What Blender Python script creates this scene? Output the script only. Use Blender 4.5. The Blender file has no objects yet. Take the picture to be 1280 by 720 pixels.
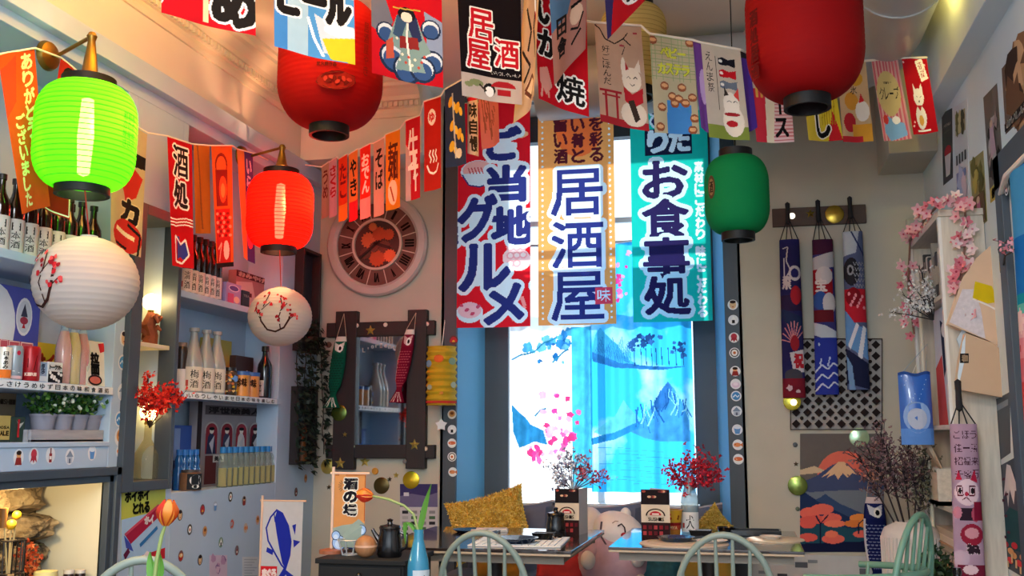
import bpy, math, random
from math import sin, cos, pi, radians, sqrt
from mathutils import Vector, Matrix, noise

SC = bpy.context.scene
COL = SC.collection
V = Vector

# ---------------------------------------------------------------- camera
F = 1250.0
CZ = 1.22
YAW = radians(13.15)
PIT = radians(8.42)
cd = bpy.data.cameras.new('camera')
cd.sensor_width = 36.0
cd.lens = F / 1280 * 36.0
cd.clip_start = 0.05
cam = bpy.data.objects.new('camera', cd)
COL.objects.link(cam)
cam.location = (0, 0, CZ)
cam.rotation_euler = (pi / 2 + PIT, 0, YAW)
SC.camera = cam

# ---------------------------------------------------------------- colour management
SC.view_settings.view_transform = 'Standard'
SC.view_settings.look = 'None'
SC.view_settings.exposure = 0.35
SC.view_settings.gamma = 1.0
SC.view_settings.use_curve_mapping = False

# ---------------------------------------------------------------- world and lights
w = bpy.data.worlds.new('sky')
SC.world = w
w.use_nodes = True
bg = w.node_tree.nodes['Background']
bg.inputs[0].default_value = (0.74, 0.87, 1.0, 1)
bg.inputs[1].default_value = 1.9


def lamp(name, kind, loc, power, col, size=0.05, rot=None, size_y=None, spread=None):
    l = bpy.data.lights.new(name, kind)
    l.energy = power
    l.color = col
    if kind == 'AREA':
        l.size = size
        if size_y:
            l.shape = 'RECTANGLE'
            l.size_y = size_y
        if spread:
            l.spread = spread
    elif kind == 'SUN':
        l.angle = size
    else:
        l.shadow_soft_size = size
    o = bpy.data.objects.new(name, l)
    COL.objects.link(o)
    o.location = loc
    if rot:
        o.rotation_euler = rot
    return o


# low sun outside, shining in through the curtained window
lamp('sun', 'SUN', (0, 12, 8), 6.0, (1.0, 0.95, 0.88), 0.02, (radians(-62), 0, radians(12)))
# warm ceiling uplight, then unseen cool fill lights added over and behind the camera
lamp('warm_ceiling_uplight', 'AREA', (-1.7, 3.0, 3.08), 84, (1.0, 0.49, 0.09), 0.5, (pi, 0, 0), 1.6)
lamp('shop_ceiling_lamp', 'AREA', (-0.6, 0.6, 3.25), 75, (0.93, 0.95, 1.0), 1.6, None, 1.2)  # added area fill, no fixture, brightens the room from overhead
lamp('shop_globe_lamp', 'POINT', (-0.5, -0.4, 2.2), 120, (0.9, 0.96, 1.0), 0.35)  # added point fill behind the camera, lights the view from the front
lamp('yellow_strip_lamp', 'POINT', (0.915, 4.42, 3.24), 17, (1.0, 0.72, 0.16), 0.05)

# ---------------------------------------------------------------- pixel -> place helpers (1280x720 frame)


def ray(u, v):
    x = (u - 640) / F
    y = -(v - 360) / F
    d1 = cos(PIT) - sin(PIT) * y
    d2 = sin(PIT) + cos(PIT) * y
    c, s = cos(YAW), sin(YAW)
    return V((x * c - d1 * s, x * s + d1 * c, d2))


def at(u, v, X=None, Y=None, Z=None):
    d = ray(u, v)
    if Y is not None:
        k = Y / d.y
    elif X is not None:
        k = X / d.x
    else:
        k = (Z - CZ) / d.z
    return V((d.x * k, d.y * k, CZ + d.z * k))


CAMP = V((0, 0, CZ))
# ---------------------------------------------------------------- materials
_M = {}


def lin(h):
    h = h.lstrip('#')
    r = []
    for i in (0, 2, 4):
        c = int(h[i:i + 2], 16) / 255
        r.append(c / 12.92 if c <= 0.04045 else ((c + 0.055) / 1.055) ** 2.4)
    return r


def mat(hexc, rough=0.6, metal=0.0, trans=0.0, noisy=0.12, scale=14.0, bump=0.0, emit=0.0, clear=0.0, spec=0.5, coat=0.0, see=0.0):
    """one procedural surface: colour with noise variation, optional light passing through (trans), see-through (see)"""
    key = (hexc, rough, metal, trans, noisy, scale, bump, emit, clear, spec, coat, see)
    if key in _M:
        return _M[key]
    m = bpy.data.materials.new('paint_' + hexc.strip('#'))
    m.use_nodes = True
    nt = m.node_tree
    N, L = nt.nodes, nt.links
    b = N['Principled BSDF']
    c = lin(hexc)
    tc = N.new('ShaderNodeTexCoord')
    nz = N.new('ShaderNodeTexNoise')
    nz.inputs['Scale'].default_value = scale
    nz.inputs['Detail'].default_value = 4
    L.new(tc.outputs['Object'], nz.inputs['Vector'])
    mx = N.new('ShaderNodeMix')
    mx.data_type = 'RGBA'
    mx.inputs[6].default_value = [max(0, x * (1 - noisy)) for x in c] + [1]
    mx.inputs[7].default_value = [min(1, x * (1 + noisy)) for x in c] + [1]
    L.new(nz.outputs['Fac'], mx.inputs[0])
    colout = mx.outputs[2]
    L.new(colout, b.inputs['Base Color'])
    b.inputs['Roughness'].default_value = rough
    b.inputs['Metallic'].default_value = metal
    b.inputs['Specular IOR Level'].default_value = spec
    if coat:
        b.inputs['Coat Weight'].default_value = coat
    if emit:
        L.new(colout, b.inputs['Emission Color'])
        b.inputs['Emission Strength'].default_value = emit
    if clear:
        b.inputs['Transmission Weight'].default_value = clear
        b.inputs['IOR'].default_value = 1.25
    if bump:
        bp = N.new('ShaderNodeBump')
        bp.inputs['Strength'].default_value = bump
        bp.inputs['Distance'].default_value = 0.01
        L.new(nz.outputs['Fac'], bp.inputs['Height'])
        L.new(bp.outputs[0], b.inputs['Normal'])
    out = N['Material Output']
    last = b.outputs[0]
    if trans:
        t = N.new('ShaderNodeBsdfTranslucent')
        L.new(colout, t.inputs[0])
        ms = N.new('ShaderNodeMixShader')
        ms.inputs[0].default_value = trans
        L.new(last, ms.inputs[1])
        L.new(t.outputs[0], ms.inputs[2])
        last = ms.outputs[0]
    if see:
        t = N.new('ShaderNodeBsdfTransparent')
        t.inputs[0].default_value = [(.1 + .9 * x) if trans else (.45 + .55 * x) for x in c] + [1]
        ms = N.new('ShaderNodeMixShader')
        ms.inputs[0].default_value = see
        L.new(last, ms.inputs[1])
        L.new(t.outputs[0], ms.inputs[2])
        last = ms.outputs[0]
    if last is not b.outputs[0]:
        L.new(last, out.inputs[0])
    _M[key] = m
    return m


def glow(hexc, s):
    return mat(hexc, 0.5, noisy=0.02, emit=s)


def cloth(hexc):
    return mat(hexc, 0.9, trans=0.3, noisy=0.07, scale=30, spec=0.1)


def ink(hexc):
    return mat(hexc, 0.8, noisy=0.06, scale=40, spec=0.15)


def wood(hexc, rough=0.5, stretch=(1, 1, 9), scale=5):
    key = ('wood', hexc, rough, stretch, scale)
    if key in _M:
        return _M[key]
    m = bpy.data.materials.new('wood_' + hexc.strip('#'))
    m.use_nodes = True
    N, L = m.node_tree.nodes, m.node_tree.links
    b = N['Principled BSDF']
    c = lin(hexc)
    tc = N.new('ShaderNodeTexCoord')
    mp = N.new('ShaderNodeMapping')
    mp.inputs['Scale'].default_value = [10.0 / s for s in stretch]
    L.new(tc.outputs['Object'], mp.inputs[0])
    nz = N.new('ShaderNodeTexNoise')
    nz.inputs['Scale'].default_value = scale
    nz.inputs['Detail'].default_value = 6
    L.new(mp.outputs[0], nz.inputs['Vector'])
    mx = N.new('ShaderNodeMix')
    mx.data_type = 'RGBA'
    mx.inputs[6].default_value = [x * 0.62 for x in c] + [1]
    mx.inputs[7].default_value = [min(1, x * 1.3) for x in c] + [1]
    L.new(nz.outputs['Fac'], mx.inputs[0])
    L.new(mx.outputs[2], b.inputs['Base Color'])
    b.inputs['Roughness'].default_value = rough
    _M[key] = m
    return m


# ---------------------------------------------------------------- mesh collecting
class MB:
    def __init__(s):
        s.v = []
        s.f = []
        s.m = []
        s.mats = []

    def mi(s, m):
        if m is None:
            return 0
        if m not in s.mats:
            s.mats.append(m)
        return s.mats.index(m)

    def add(s, vs, fs, m=None):
        o = len(s.v)
        s.v += [tuple(x) for x in vs]
        s.f += [tuple(i + o for i in f) for f in fs]
        s.m += [s.mi(m)] * len(fs)
        return s

    def box(s, a, b, m=None):
        x0, y0, z0 = [min(a[i], b[i]) for i in range(3)]
        x1, y1, z1 = [max(a[i], b[i]) for i in range(3)]
        return s.add([(x0, y0, z0), (x1, y0, z0), (x1, y1, z0), (x0, y1, z0), (x0, y0, z1), (x1, y0, z1), (x1, y1, z1), (x0, y1, z1)],
                     [(0, 3, 2, 1), (4, 5, 6, 7), (0, 1, 5, 4), (1, 2, 6, 5), (2, 3, 7, 6), (3, 0, 4, 7)], m)

    def obox(s, c, ex, ey, ez, m=None):
        """box from centre and three half-axis vectors"""
        c, ex, ey, ez = V(c), V(ex), V(ey), V(ez)
        vs = [c + ex * i + ey * j + ez * k for k in (-1, 1) for (i, j) in ((-1, -1), (1, -1), (1, 1), (-1, 1))]
        return s.add(vs, [(0, 3, 2, 1), (4, 5, 6, 7), (0, 1, 5, 4), (1, 2, 6, 5), (2, 3, 7, 6), (3, 0, 4, 7)], m)

    def tube(s, pts, r, n=8, m=None, cap=True):
        """tube along points; r number or list"""
        pts = [V(p) for p in pts]
        k = len(pts)
        rs = r if isinstance(r, (list, tuple)) else [r] * k
        vs, fs = [], []
        up = None
        for i, p in enumerate(pts):
            t = (pts[min(i + 1, k - 1)] - pts[max(i - 1, 0)])
            t = t.normalized() if t.length > 1e-9 else V((0, 0, 1))
            if up is None:
                up = t.cross(V((0, 0, 1)))
                if up.length < 1e-3:
                    up = t.cross(V((1, 0, 0)))
                up.normalize()
            else:
                up = (up - t * up.dot(t)).normalized()
            w2 = t.cross(up)
            for j in range(n):
                a = 2 * pi * j / n
                vs.append(p + (up * cos(a) + w2 * sin(a)) * rs[i])
        for i in range(k - 1):
            for j in range(n):
                fs.append((i * n + j, i * n + (j + 1) % n, (i + 1) * n + (j + 1) % n, (i + 1) * n + j))
        if cap:
            fs.append(tuple(range(n - 1, -1, -1)))
            fs.append(tuple((k - 1) * n + j for j in range(n)))
        return s.add(vs, fs, m)

    def lathe(s, prof, c=(0, 0, 0), n=24, m=None, axis=None, sx=1.0, sy=1.0, cap=False):
        """prof: list of (r, z); axis: optional 3x3 columns"""
        vs, fs = [], []
        c = V(c)
        for (r, z) in prof:
            for j in range(n):
                a = 2 * pi * j / n
                p = V((r * cos(a) * sx, r * sin(a) * sy, z))
                if axis:
                    p = axis[0] * p.x + axis[1] * p.y + axis[2] * p.z
                vs.append(c + p)
        k = len(prof)
        for i in range(k - 1):
            for j in range(n):
                fs.append((i * n + j, i * n + (j + 1) % n, (i + 1) * n + (j + 1) % n, (i + 1) * n + j))
        if cap:
            fs.append(tuple(range(n - 1, -1, -1)))
            fs.append(tuple((k - 1) * n + j for j in range(n)))
        return s.add(vs, fs, m)

    def ball(s, c, r, n=12, k=8, m=None, sc=(1, 1, 1)):
        c = V(c)
        vs = [c + V((0, 0, -r * sc[2]))]
        for i in range(1, k):
            a = -pi / 2 + pi * i / k
            for j in range(n):
                b = 2 * pi * j / n
                vs.append(c + V((r * cos(a) * cos(b) * sc[0], r * cos(a) * sin(b) * sc[1], r * sin(a) * sc[2])))
        vs.append(c + V((0, 0, r * sc[2])))
        fs = []
        for j in range(n):
            fs.append((0, 1 + (j + 1) % n, 1 + j))
        for i in range(k - 2):
            for j in range(n):
                a, b = 1 + i * n + j, 1 + i * n + (j + 1) % n
                fs.append((a, b, b + n, a + n))
        o = 1 + (k - 2) * n
        for j in range(n):
            fs.append((o + j, o + (j + 1) % n, len(vs) - 1))
        return s.add(vs, fs, m)

    def prism(s, pts, d, m=None):
        """flat outline (3-D points, in order) given thickness by vector d"""
        pts = [V(p) for p in pts]
        d = V(d)
        n = len(pts)
        vs = pts + [p + d for p in pts]
        fs = [tuple(range(n)), tuple(range(2 * n - 1, n - 1, -1))]
        for i in range(n):
            fs.append((i, (i + 1) % n, n + (i + 1) % n, n + i))
        return s.add(vs, fs, m)

    def build(s, name, m=None, parent=None, smooth=False, bev=0.0, sub=0):
        me = bpy.data.meshes.new(name)
        me.from_pydata(s.v, [], s.f)
        if s.mats:
            for x in s.mats:
                me.materials.append(x)
            me.polygons.foreach_set('material_index', s.m)
        elif m:
            me.materials.append(m)
        me.update()
        if smooth:
            me.polygons.foreach_set('use_smooth', [True] * len(me.polygons))
            me.set_sharp_from_angle(angle=radians(38))
        o = bpy.data.objects.new(name, me)
        COL.objects.link(o)
        if parent:
            o.parent = parent
            if parent.location.length > 0 or parent.rotation_euler.to_quaternion().angle > 1e-6:
                o.matrix_parent_inverse = (Matrix.Translation(parent.location) @ parent.rotation_euler.to_matrix().to_4x4()).inverted()
        if bev:
            b = o.modifiers.new('bevel', 'BEVEL')
            b.width = bev
            b.segments = 2
            b.limit_method = 'ANGLE'
        if sub:
            b = o.modifiers.new('sub', 'SUBSURF')
            b.levels = sub
            b.render_levels = sub
        return o


def tag(o, label, cat, group=None, kind=None):
    o['label'] = label
    o['category'] = cat
    if group:
        o['group'] = group
    if kind:
        o['kind'] = kind
    return o


def thing(name, label, cat, loc=(0, 0, 0), group=None):
    o = bpy.data.objects.new(name, None)
    o.empty_display_size = 0.05
    COL.objects.link(o)
    o.location = loc
    return tag(o, label, cat, group)


def struct(o, label=None):
    o['kind'] = 'structure'
    if label:
        o['label'] = label
    return o


def copytree(o, parent=None, mv=None):
    c = o.copy()
    COL.objects.link(c)
    if parent:
        c.parent = parent
    if mv is not None:
        c.location = o.location + V(mv)
    for ch in o.children:
        copytree(ch, c)
    return c


# ---------------------------------------------------------------- glyphs
_G = {}


def glyph(body):
    if body in _G:
        return _G[body]
    cu = bpy.data.curves.new('g', 'FONT')
    cu.body = body
    cu.size = 1
    cu.resolution_u = 2
    o = bpy.data.objects.new('g', cu)
    COL.objects.link(o)
    dg = bpy.context.evaluated_depsgraph_get()
    me = bpy.data.meshes.new_from_object(o.evaluated_get(dg))
    vs = [(v.co.x, v.co.y) for v in me.vertices]
    fs = [tuple(p.vertices) for p in me.polygons]
    bpy.data.objects.remove(o)
    bpy.data.meshes.remove(me)
    bpy.data.curves.remove(cu)
    if not vs:
        vs = [(0, 0), (1, 0), (1, 1)]
        fs = [(0, 1, 2)]
    x0, x1 = min(v[0] for v in vs), max(v[0] for v in vs)
    y0, y1 = min(v[1] for v in vs), max(v[1] for v in vs)
    sx, sy = max(x1 - x0, 1e-3), max(y1 - y0, 1e-3)
    _G[body] = ([((a - x0) / sx - 0.5, 0.5 - (b - y0) / sy) for a, b in vs], fs, sx / sy)
    return _G[body]


# ---------------------------------------------------------------- printed sheets
class Sheet:
    """a thin sheet (flag, poster, label ...) with flat print on it, mapped by fn(s, t) -> (point, normal)"""

    def __init__(s, corners=None, bulge=None, fn=None, flip=False):
        s.layer = 0.0006
        s.parts = {}
        s.order = []
        if corners:
            TL, TR, BR, BL = [V(c) for c in corners]
            n = (TR - TL).cross(BL - TL)
            n.normalize()
            ctr = (TL + BR) / 2
            if n.dot(CAMP - ctr) < 0:
                n = -n
            if flip:
                n = -n
            s.n = n
            s.W = ((TR - TL).length + (BR - BL).length) / 2
            s.H = ((BL - TL).length + (BR - TR).length) / 2
            bl = bulge or (lambda a, b: 0.0)

            def f(a, b):
                p = TL * (1 - a) * (1 - b) + TR * a * (1 - b) + BR * a * b + BL * (1 - a) * b
                return p + n * bl(a, b), n
            s.fn = f
        else:
            s.fn = fn
            p00, p10, p01 = fn(0, .5)[0], fn(1, .5)[0], fn(.5, 0)[0]
            s.W = (p10 - p00).length
            s.H = (fn(.5, 1)[0] - p01).length

    def P(s, a, b):
        p, n = s.fn(a, b)
        return p + n * s.layer

    def bump(s, d=0.00018):
        s.layer += d

    def mb(s, part):
        if part not in s.parts:
            s.parts[part] = MB()
        return s.parts[part]

    def r(s, s0, t0, s1, t1, c, part='picture', nx=None, ny=None):
        nx = nx or max(1, int(abs(s1 - s0) * 10))
        ny = ny or max(1, int(abs(t1 - t0) * 12))
        vs = [s.P(s0 + (s1 - s0) * i / nx, t0 + (t1 - t0) * j / ny) for j in range(ny + 1) for i in range(nx + 1)]
        fs = [(j * (nx + 1) + i, j * (nx + 1) + i + 1, (j + 1) * (nx + 1) + i + 1, (j + 1) * (nx + 1) + i) for j in range(ny) for i in range(nx)]
        s.mb(part).add(vs, fs, s.mk(c))
        s.bump()
        return s

    def mk(s, c):
        return c if not isinstance(c, str) else ink(c)

    def g(s, pts, c, part='picture'):
        s.mb(part).add([s.P(a, b) for a, b in pts], [tuple(range(len(pts)))], s.mk(c))
        s.bump()
        return s

    def e(s, a, b, ra, rb, c, n=18, rot=0.0, part='picture', a0=0, a1=2 * pi):
        pts = []
        full = abs(a1 - a0 - 2 * pi) < 1e-6
        for i in range(n if full else n + 1):
            q = a0 + (a1 - a0) * i / n
            x, y = ra * s.W * cos(q), rb * s.H * sin(q)
            x, y = x * cos(rot) - y * sin(rot), x * sin(rot) + y * cos(rot)
            pts.append((a + x / s.W, b + y / s.H))
        return s.g(pts, c, part)

    def blob(s, a, b, r, c, seed=0, n=14, k=.35, part='picture'):
        """irregular patch, r in metres-fraction of width"""
        R = random.Random(seed)
        pts = []
        for i in range(n):
            q = 2 * pi * i / n
            rr = r * s.W * (1 + R.uniform(-k, k))
            pts.append((a + rr * cos(q) / s.W, b + rr * sin(q) / s.H))
        return s.g(pts, c, part)

    def l(s, pts, wd, c, part='picture', close=False):
        """stroke; wd as fraction of width"""
        if close:
            pts = list(pts) + [pts[0]]
        vs, fs = [], []
        hw = wd * s.W / 2
        k = len(pts)
        for i, (a, b) in enumerate(pts):
            a0, b0 = pts[max(0, i - 1)]
            a1, b1 = pts[min(k - 1, i + 1)]
            dx, dy = (a1 - a0) * s.W, (b1 - b0) * s.H
            q = sqrt(dx * dx + dy * dy) or 1
            nx, ny = -dy / q * hw, dx / q * hw
            vs.append(s.P(a + nx / s.W, b + ny / s.H))
            vs.append(s.P(a - nx / s.W, b - ny / s.H))
        for i in range(k - 1):
            fs.append((2 * i, 2 * i + 1, 2 * i + 3, 2 * i + 2))
        s.mb(part).add(vs, fs, s.mk(c))
        s.bump()
        return s

    def _stamp(s, gl, a, b, w, h, c, rad, rot, ring, part):
        vs0, fs0, _ = gl
        offs = [(0, 0)]
        if rad > 0:
            offs += [(rad * cos(2 * pi * i / ring), rad * sin(2 * pi * i / ring)) for i in range(ring)]
            if ring > 8:
                offs += [(rad * .55 * cos(2 * pi * i / 6), rad * .55 * sin(2 * pi * i / 6)) for i in range(6)]
        mb = s.mb(part)
        m = s.mk(c)
        cr, sr = cos(rot), sin(rot)
        for (ox, oy) in offs:
            vs = []
            for (x, y) in vs0:
                px, py = x * w * s.W, y * h * s.H
                px, py = px * cr - py * sr + ox * s.W, px * sr + py * cr + oy * s.W
                vs.append(s.P(a + px / s.W, b + py / s.H))
            mb.add(vs, fs0, m)
        s.bump()

    def c(s, ch, a, b, w, h, c, bold=0.0, out=None, ow=0.0, rot=0.0):
        """one word or character stretched into the box w x h (fractions) centred at a, b; bold / ow are stroke growth as fraction of the width"""
        gl = glyph(ch)
        if out:
            s._stamp(gl, a, b, w, h, out, bold + ow, rot, 10, 'lettering')
        s._stamp(gl, a, b, w, h, c, bold, rot, 6, 'lettering')
        return s

    def col(s, text, a, t0, t1, w, c, bold=0.0, out=None, ow=0.0, gap=0.12, rot=0.0):
        n = len(text)
        st = (t1 - t0) / n
        for i, ch in enumerate(text):
            if ch == ' ':
                continue
            hh = st * (1 - gap)
            ww = w
            if ch in 'ー|':
                s.c('|', a, t0 + st * (i + .5), w * .12, hh * .8, c, max(bold, w * .04), out, ow)
                continue
            if ch in 'っゃゅょッャュョ、。':
                hh *= .6
                ww *= .6
            s.c(ch, a, t0 + st * (i + .5), ww, hh, c, bold, out, ow, rot)
        return s

    def row(s, text, s0, s1, b, h, c, bold=0.0, out=None, ow=0.0, gap=0.1, rot=0.0):
        n = len(text)
        st = (s1 - s0) / n
        for i, ch in enumerate(text):
            if ch == ' ':
                continue
            hh = h
            if ch == 'ー':
                hh = h * .14
            s.c(ch, s0 + st * (i + .5), b, st * (1 - gap), hh, c, bold, out, ow, rot)
        return s

    def build(s, name, base, label=None, cat=None, group=None, parent=None, nx=8, ny=12, thick=0.0, rename=None):
        lay = s.layer
        s.layer = 0.0
        m = MB()
        vs = [s.P(i / nx, j / ny) for j in range(ny + 1) for i in range(nx + 1)]
        fs = [(j * (nx + 1) + i, j * (nx + 1) + i + 1, (j + 1) * (nx + 1) + i + 1, (j + 1) * (nx + 1) + i) for j in range(ny) for i in range(nx)]
        m.add(vs, fs, base)
        if thick:
            k = len(m.v)
            back = []
            for j in range(ny + 1):
                for i in range(nx + 1):
                    p, n = s.fn(i / nx, j / ny)
                    back.append(p - n * thick)
            m.v += [tuple(x) for x in back]
            m.f += [tuple(i + k for i in reversed(f)) for f in fs]
            m.m += [0] * len(fs)
            q = nx + 1
            rim = [i for i in range(nx + 1)] + [j * q + nx for j in range(1, ny + 1)] + [ny * q + i for i in range(nx - 1, -1, -1)] + [j * q for j in range(ny - 1, 0, -1)]
            for i in range(len(rim)):
                a, b = rim[i], rim[(i + 1) % len(rim)]
                m.f.append((a, a + k, b + k, b))
                m.m.append(0)
        o = m.build(name, None, parent, smooth=True)
        for pn, pm in s.parts.items():
            pm.build((rename or {}).get(pn, pn), None, o)
        if label:
            tag(o, label, cat, group)
        s.layer = lay
        return o


def quad(px, Y=None, X=None, Z=None):
    """four photo corners TL TR BR BL put on a plane (Y or X may be pairs: left, right edge)"""
    out = []
    for i, (u, v) in enumerate(px):
        side = 0 if i in (0, 3) else 1
        k = {}
        for nm, val in (('Y', Y), ('X', X), ('Z', Z)):
            if val is not None:
                k[nm] = val[side] if isinstance(val, (tuple, list)) else val
        out.append(at(u, v, **k))
    return out


def rectpx(u0, v0, u1, v1):
    return [(u0, v0), (u1, v0), (u1, v1), (u0, v1)]


def wavy(a=0.006, k=2.0, ph=0.0, b=0.0):
    return lambda s, t: a * sin(2 * pi * k * s + ph + 1.5 * t) * (0.3 + 0.7 * t) + b * t * t


def cylmap(c, R, lon0, span, z0, z1):
    """patch on an upright cylinder; s grows to the viewer's right, t downwards"""
    c = V(c)

    def f(s, t):
        a = lon0 + (s - .5) * span
        n = V((cos(a), sin(a), 0))
        return V((c.x + n.x * R, c.y + n.y * R, z1 + (z0 - z1) * t)), n
    return f


def face_lon(c):
    """longitude on an upright body at c that faces the camera"""
    return math.atan2(-c[1], -c[0])


def spheremap(c, R, lon0, span, lat0, lat1):
    c = V(c)

    def f(s, t):
        a = lon0 + (s - .5) * span
        b = lat1 + (lat0 - lat1) * t
        n = V((cos(a) * cos(b), sin(a) * cos(b), sin(b)))
        return c + n * R, n
    return f


# ---------------------------------------------------------------- dyed cloth: the print is in the cloth itself, cell by cell
import numpy as np


class Dye(Sheet):
    def __init__(s, corners=None, bulge=None, cell=0.0042, fn=None, W=None, H=None):
        super().__init__(corners, bulge, fn)
        s.W, s.H = W or s.W, H or s.H
        s.nx, s.ny = max(4, int(s.W / cell)), max(4, int(s.H / cell))
        s.arr = np.zeros((s.ny, s.nx), dtype=np.int16)
        s.keys = [None]
        s.gx = (np.arange(s.nx) + .5) / s.nx
        s.gy = (np.arange(s.ny) + .5) / s.ny

    def idx(s, part, c):
        k = (part, s.mk(c))
        if k not in s.keys:
            s.keys.append(k)
        return s.keys.index(k)

    def mask(s, pts, out=None):
        if out is None:
            out = np.zeros((s.ny, s.nx), dtype=bool)
        xs = [p[0] for p in pts]
        ys = [p[1] for p in pts]
        i0, i1 = max(0, int(min(xs) * s.nx) - 1), min(s.nx, int(max(xs) * s.nx) + 2)
        j0, j1 = max(0, int(min(ys) * s.ny) - 1), min(s.ny, int(max(ys) * s.ny) + 2)
        if i1 <= i0 or j1 <= j0:
            return out
        X, Y = np.meshgrid(s.gx[i0:i1], s.gy[j0:j1])
        ins = np.zeros(X.shape, dtype=bool)
        n = len(pts)
        for k in range(n):
            x0, y0 = pts[k]
            x1, y1 = pts[(k + 1) % n]
            if y0 == y1:
                continue
            c = ((y0 > Y) != (y1 > Y)) & (X < (x1 - x0) * (Y - y0) / (y1 - y0) + x0)
            ins ^= c
        out[j0:j1, i0:i1] |= ins
        return out

    def g(s, pts, c, part='picture'):
        s.arr[s.mask(pts)] = s.idx(part, c)
        return s

    def r(s, s0, t0, s1, t1, c, part='picture', nx=None, ny=None):
        return s.g([(s0, t0), (s1, t0), (s1, t1), (s0, t1)], c, part)

    def l(s, pts, wd, c, part='picture', close=False):
        if close:
            pts = list(pts) + [pts[0]]
        hw = wd * s.W / 2
        for i in range(len(pts) - 1):
            (a0, b0), (a1, b1) = pts[i], pts[i + 1]
            dx, dy = (a1 - a0) * s.W, (b1 - b0) * s.H
            q = sqrt(dx * dx + dy * dy) or 1
            nx, ny = -dy / q * hw / s.W, dx / q * hw / s.H
            s.g([(a0 + nx, b0 + ny), (a1 + nx, b1 + ny), (a1 - nx, b1 - ny), (a0 - nx, b0 - ny)], c, part)
        return s

    def _stamp(s, gl, a, b, w, h, c, rad, rot, ring, part):
        vs0, fs0, _ = gl
        cr, sr = cos(rot), sin(rot)
        P = []
        for (x, y) in vs0:
            px, py = x * w * s.W, y * h * s.H
            P.append((a + (px * cr - py * sr) / s.W, b + (px * sr + py * cr) / s.H))
        m = np.zeros((s.ny, s.nx), dtype=bool)
        for f in fs0:
            s.mask([P[i] for i in f], m)
        rc = rad * s.nx
        k = int(rc + .5)
        if k:
            base = m.copy()
            for dj in range(-k, k + 1):
                for di in range(-k, k + 1):
                    if di * di + dj * dj <= rc * rc + .3:
                        sh = np.roll(np.roll(base, dj, 0), di, 1)
                        m |= sh
        s.arr[m] = s.idx(part, c)

    def build(s, name, base, label=None, cat=None, group=None, parent=None, nx=8, ny=12, thick=0.0, rename=None):
        s.layer = 0.0
        pts = {}

        def vid(mb, d, i, j):
            if (i, j) not in d:
                d[(i, j)] = len(mb.v)
                mb.v.append(tuple(s.P(i / s.nx, j / s.ny)))
            return d[(i, j)]
        mbs = {None: (MB(), {})}
        for j in range(s.ny):
            for i in range(s.nx):
                k = s.keys[s.arr[j, i]]
                part, mt = (None, base) if k is None else k
                part = None if part == 'picture' else part
                if part not in mbs:
                    mbs[part] = (MB(), {})
                mb, d = mbs[part]
                mb.f.append((vid(mb, d, i, j), vid(mb, d, i + 1, j), vid(mb, d, i + 1, j + 1), vid(mb, d, i, j + 1)))
                mb.m.append(mb.mi(mt))
        o = mbs[None][0].build(name, None, parent)
        for part in mbs:
            if part:
                mbs[part][0].build(part, None, o)
        if label:
            tag(o, label, cat, group)
        return o

# ================================================================ the setting
WALLW = mat('#b6b1a2', 0.85, noisy=0.06, scale=6, bump=0.06)
WALLR = mat('#ccd8dc', 0.8, noisy=0.04, scale=6, bump=0.04)
BUILTIN = mat('#a8bed4', 0.7, noisy=0.05, scale=7, bump=0.04)
SLATE = mat('#3a444e', 0.55, noisy=0.1, scale=10)
BAYBLUE = mat('#5d9fc4', 0.6, noisy=0.05, scale=5)
CEIL = mat('#d8cfc0', 0.85, noisy=0.04, scale=5)
CROWN = mat('#d9cdb4', 0.6, noisy=0.05, scale=9)
CREAM = mat('#d8d0b4', 0.8, noisy=0.05, scale=6)

YB, XL, XR, ZC = 6.1, -2.74, 1.05, 3.42
XB = -3.1     # back of the recesses in the shelving wall
WX0, WX1 = -1.79, -0.113   # window bay, front edges
WZT = 3.38

struct(MB().box((-3.4, -2.5, -0.1), (1.3, 6.8, 0.0)).build('floor', wood('#6b5140', 0.45, (1, 12, 1))), 'brown wooden floor of the room')
struct(MB().box((-3.4, -2.5, ZC), (1.3, 6.8, ZC + 0.1)).build('ceiling', CEIL), 'warm lit cream ceiling')

# back wall with the window bay cut out
m = MB()
m.box((-3.4, YB, 0), (WX0, YB + 0.15, ZC))
m.box((WX1, YB, 0), (1.3, YB + 0.15, ZC))
m.box((WX0, YB, WZT), (WX1, YB + 0.15, ZC))
wall_back = struct(m.build('wall_back', WALLW), 'grey beige back wall')
# splayed reveals of the bay, sill box under it, slate lintel
m = MB()
m.add([(WX0, YB, 0), (-1.685, 6.5, 0), (-1.685, 6.5, WZT), (WX0, YB, WZT), (WX0 - .1, YB, 0), (-1.785, 6.5, 0), (-1.785, 6.5, WZT), (WX0 - .1, YB, WZT)],
      [(0, 1, 2, 3), (4, 7, 6, 5), (0, 3, 7, 4), (1, 5, 6, 2), (3, 2, 6, 7), (0, 4, 5, 1)])
m.build('reveal', BAYBLUE, wall_back)
m = MB()
m.add([(WX1, YB, 0), (-0.19, 6.5, 0), (-0.19, 6.5, WZT), (WX1, YB, WZT), (WX1 + .1, YB, 0), (-0.09, 6.5, 0), (-0.09, 6.5, WZT), (WX1 + .1, YB, WZT)],
      [(0, 3, 2, 1), (4, 5, 6, 7), (0, 4, 7, 3), (1, 2, 6, 5), (3, 7, 6, 2), (0, 1, 5, 4)])
m.build('reveal', BAYBLUE, wall_back)
MB().box((WX0, YB + 0.0, 0.0), (WX1, YB + 0.42, 0.70)).build('bay_seat_box', SLATE, wall_back)
MB().box((WX0 - .1, YB + .06, WZT - 0.001), (WX1 + .1, YB + .5, WZT + .12)).build('bay_soffit', WALLW, wall_back)
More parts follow.
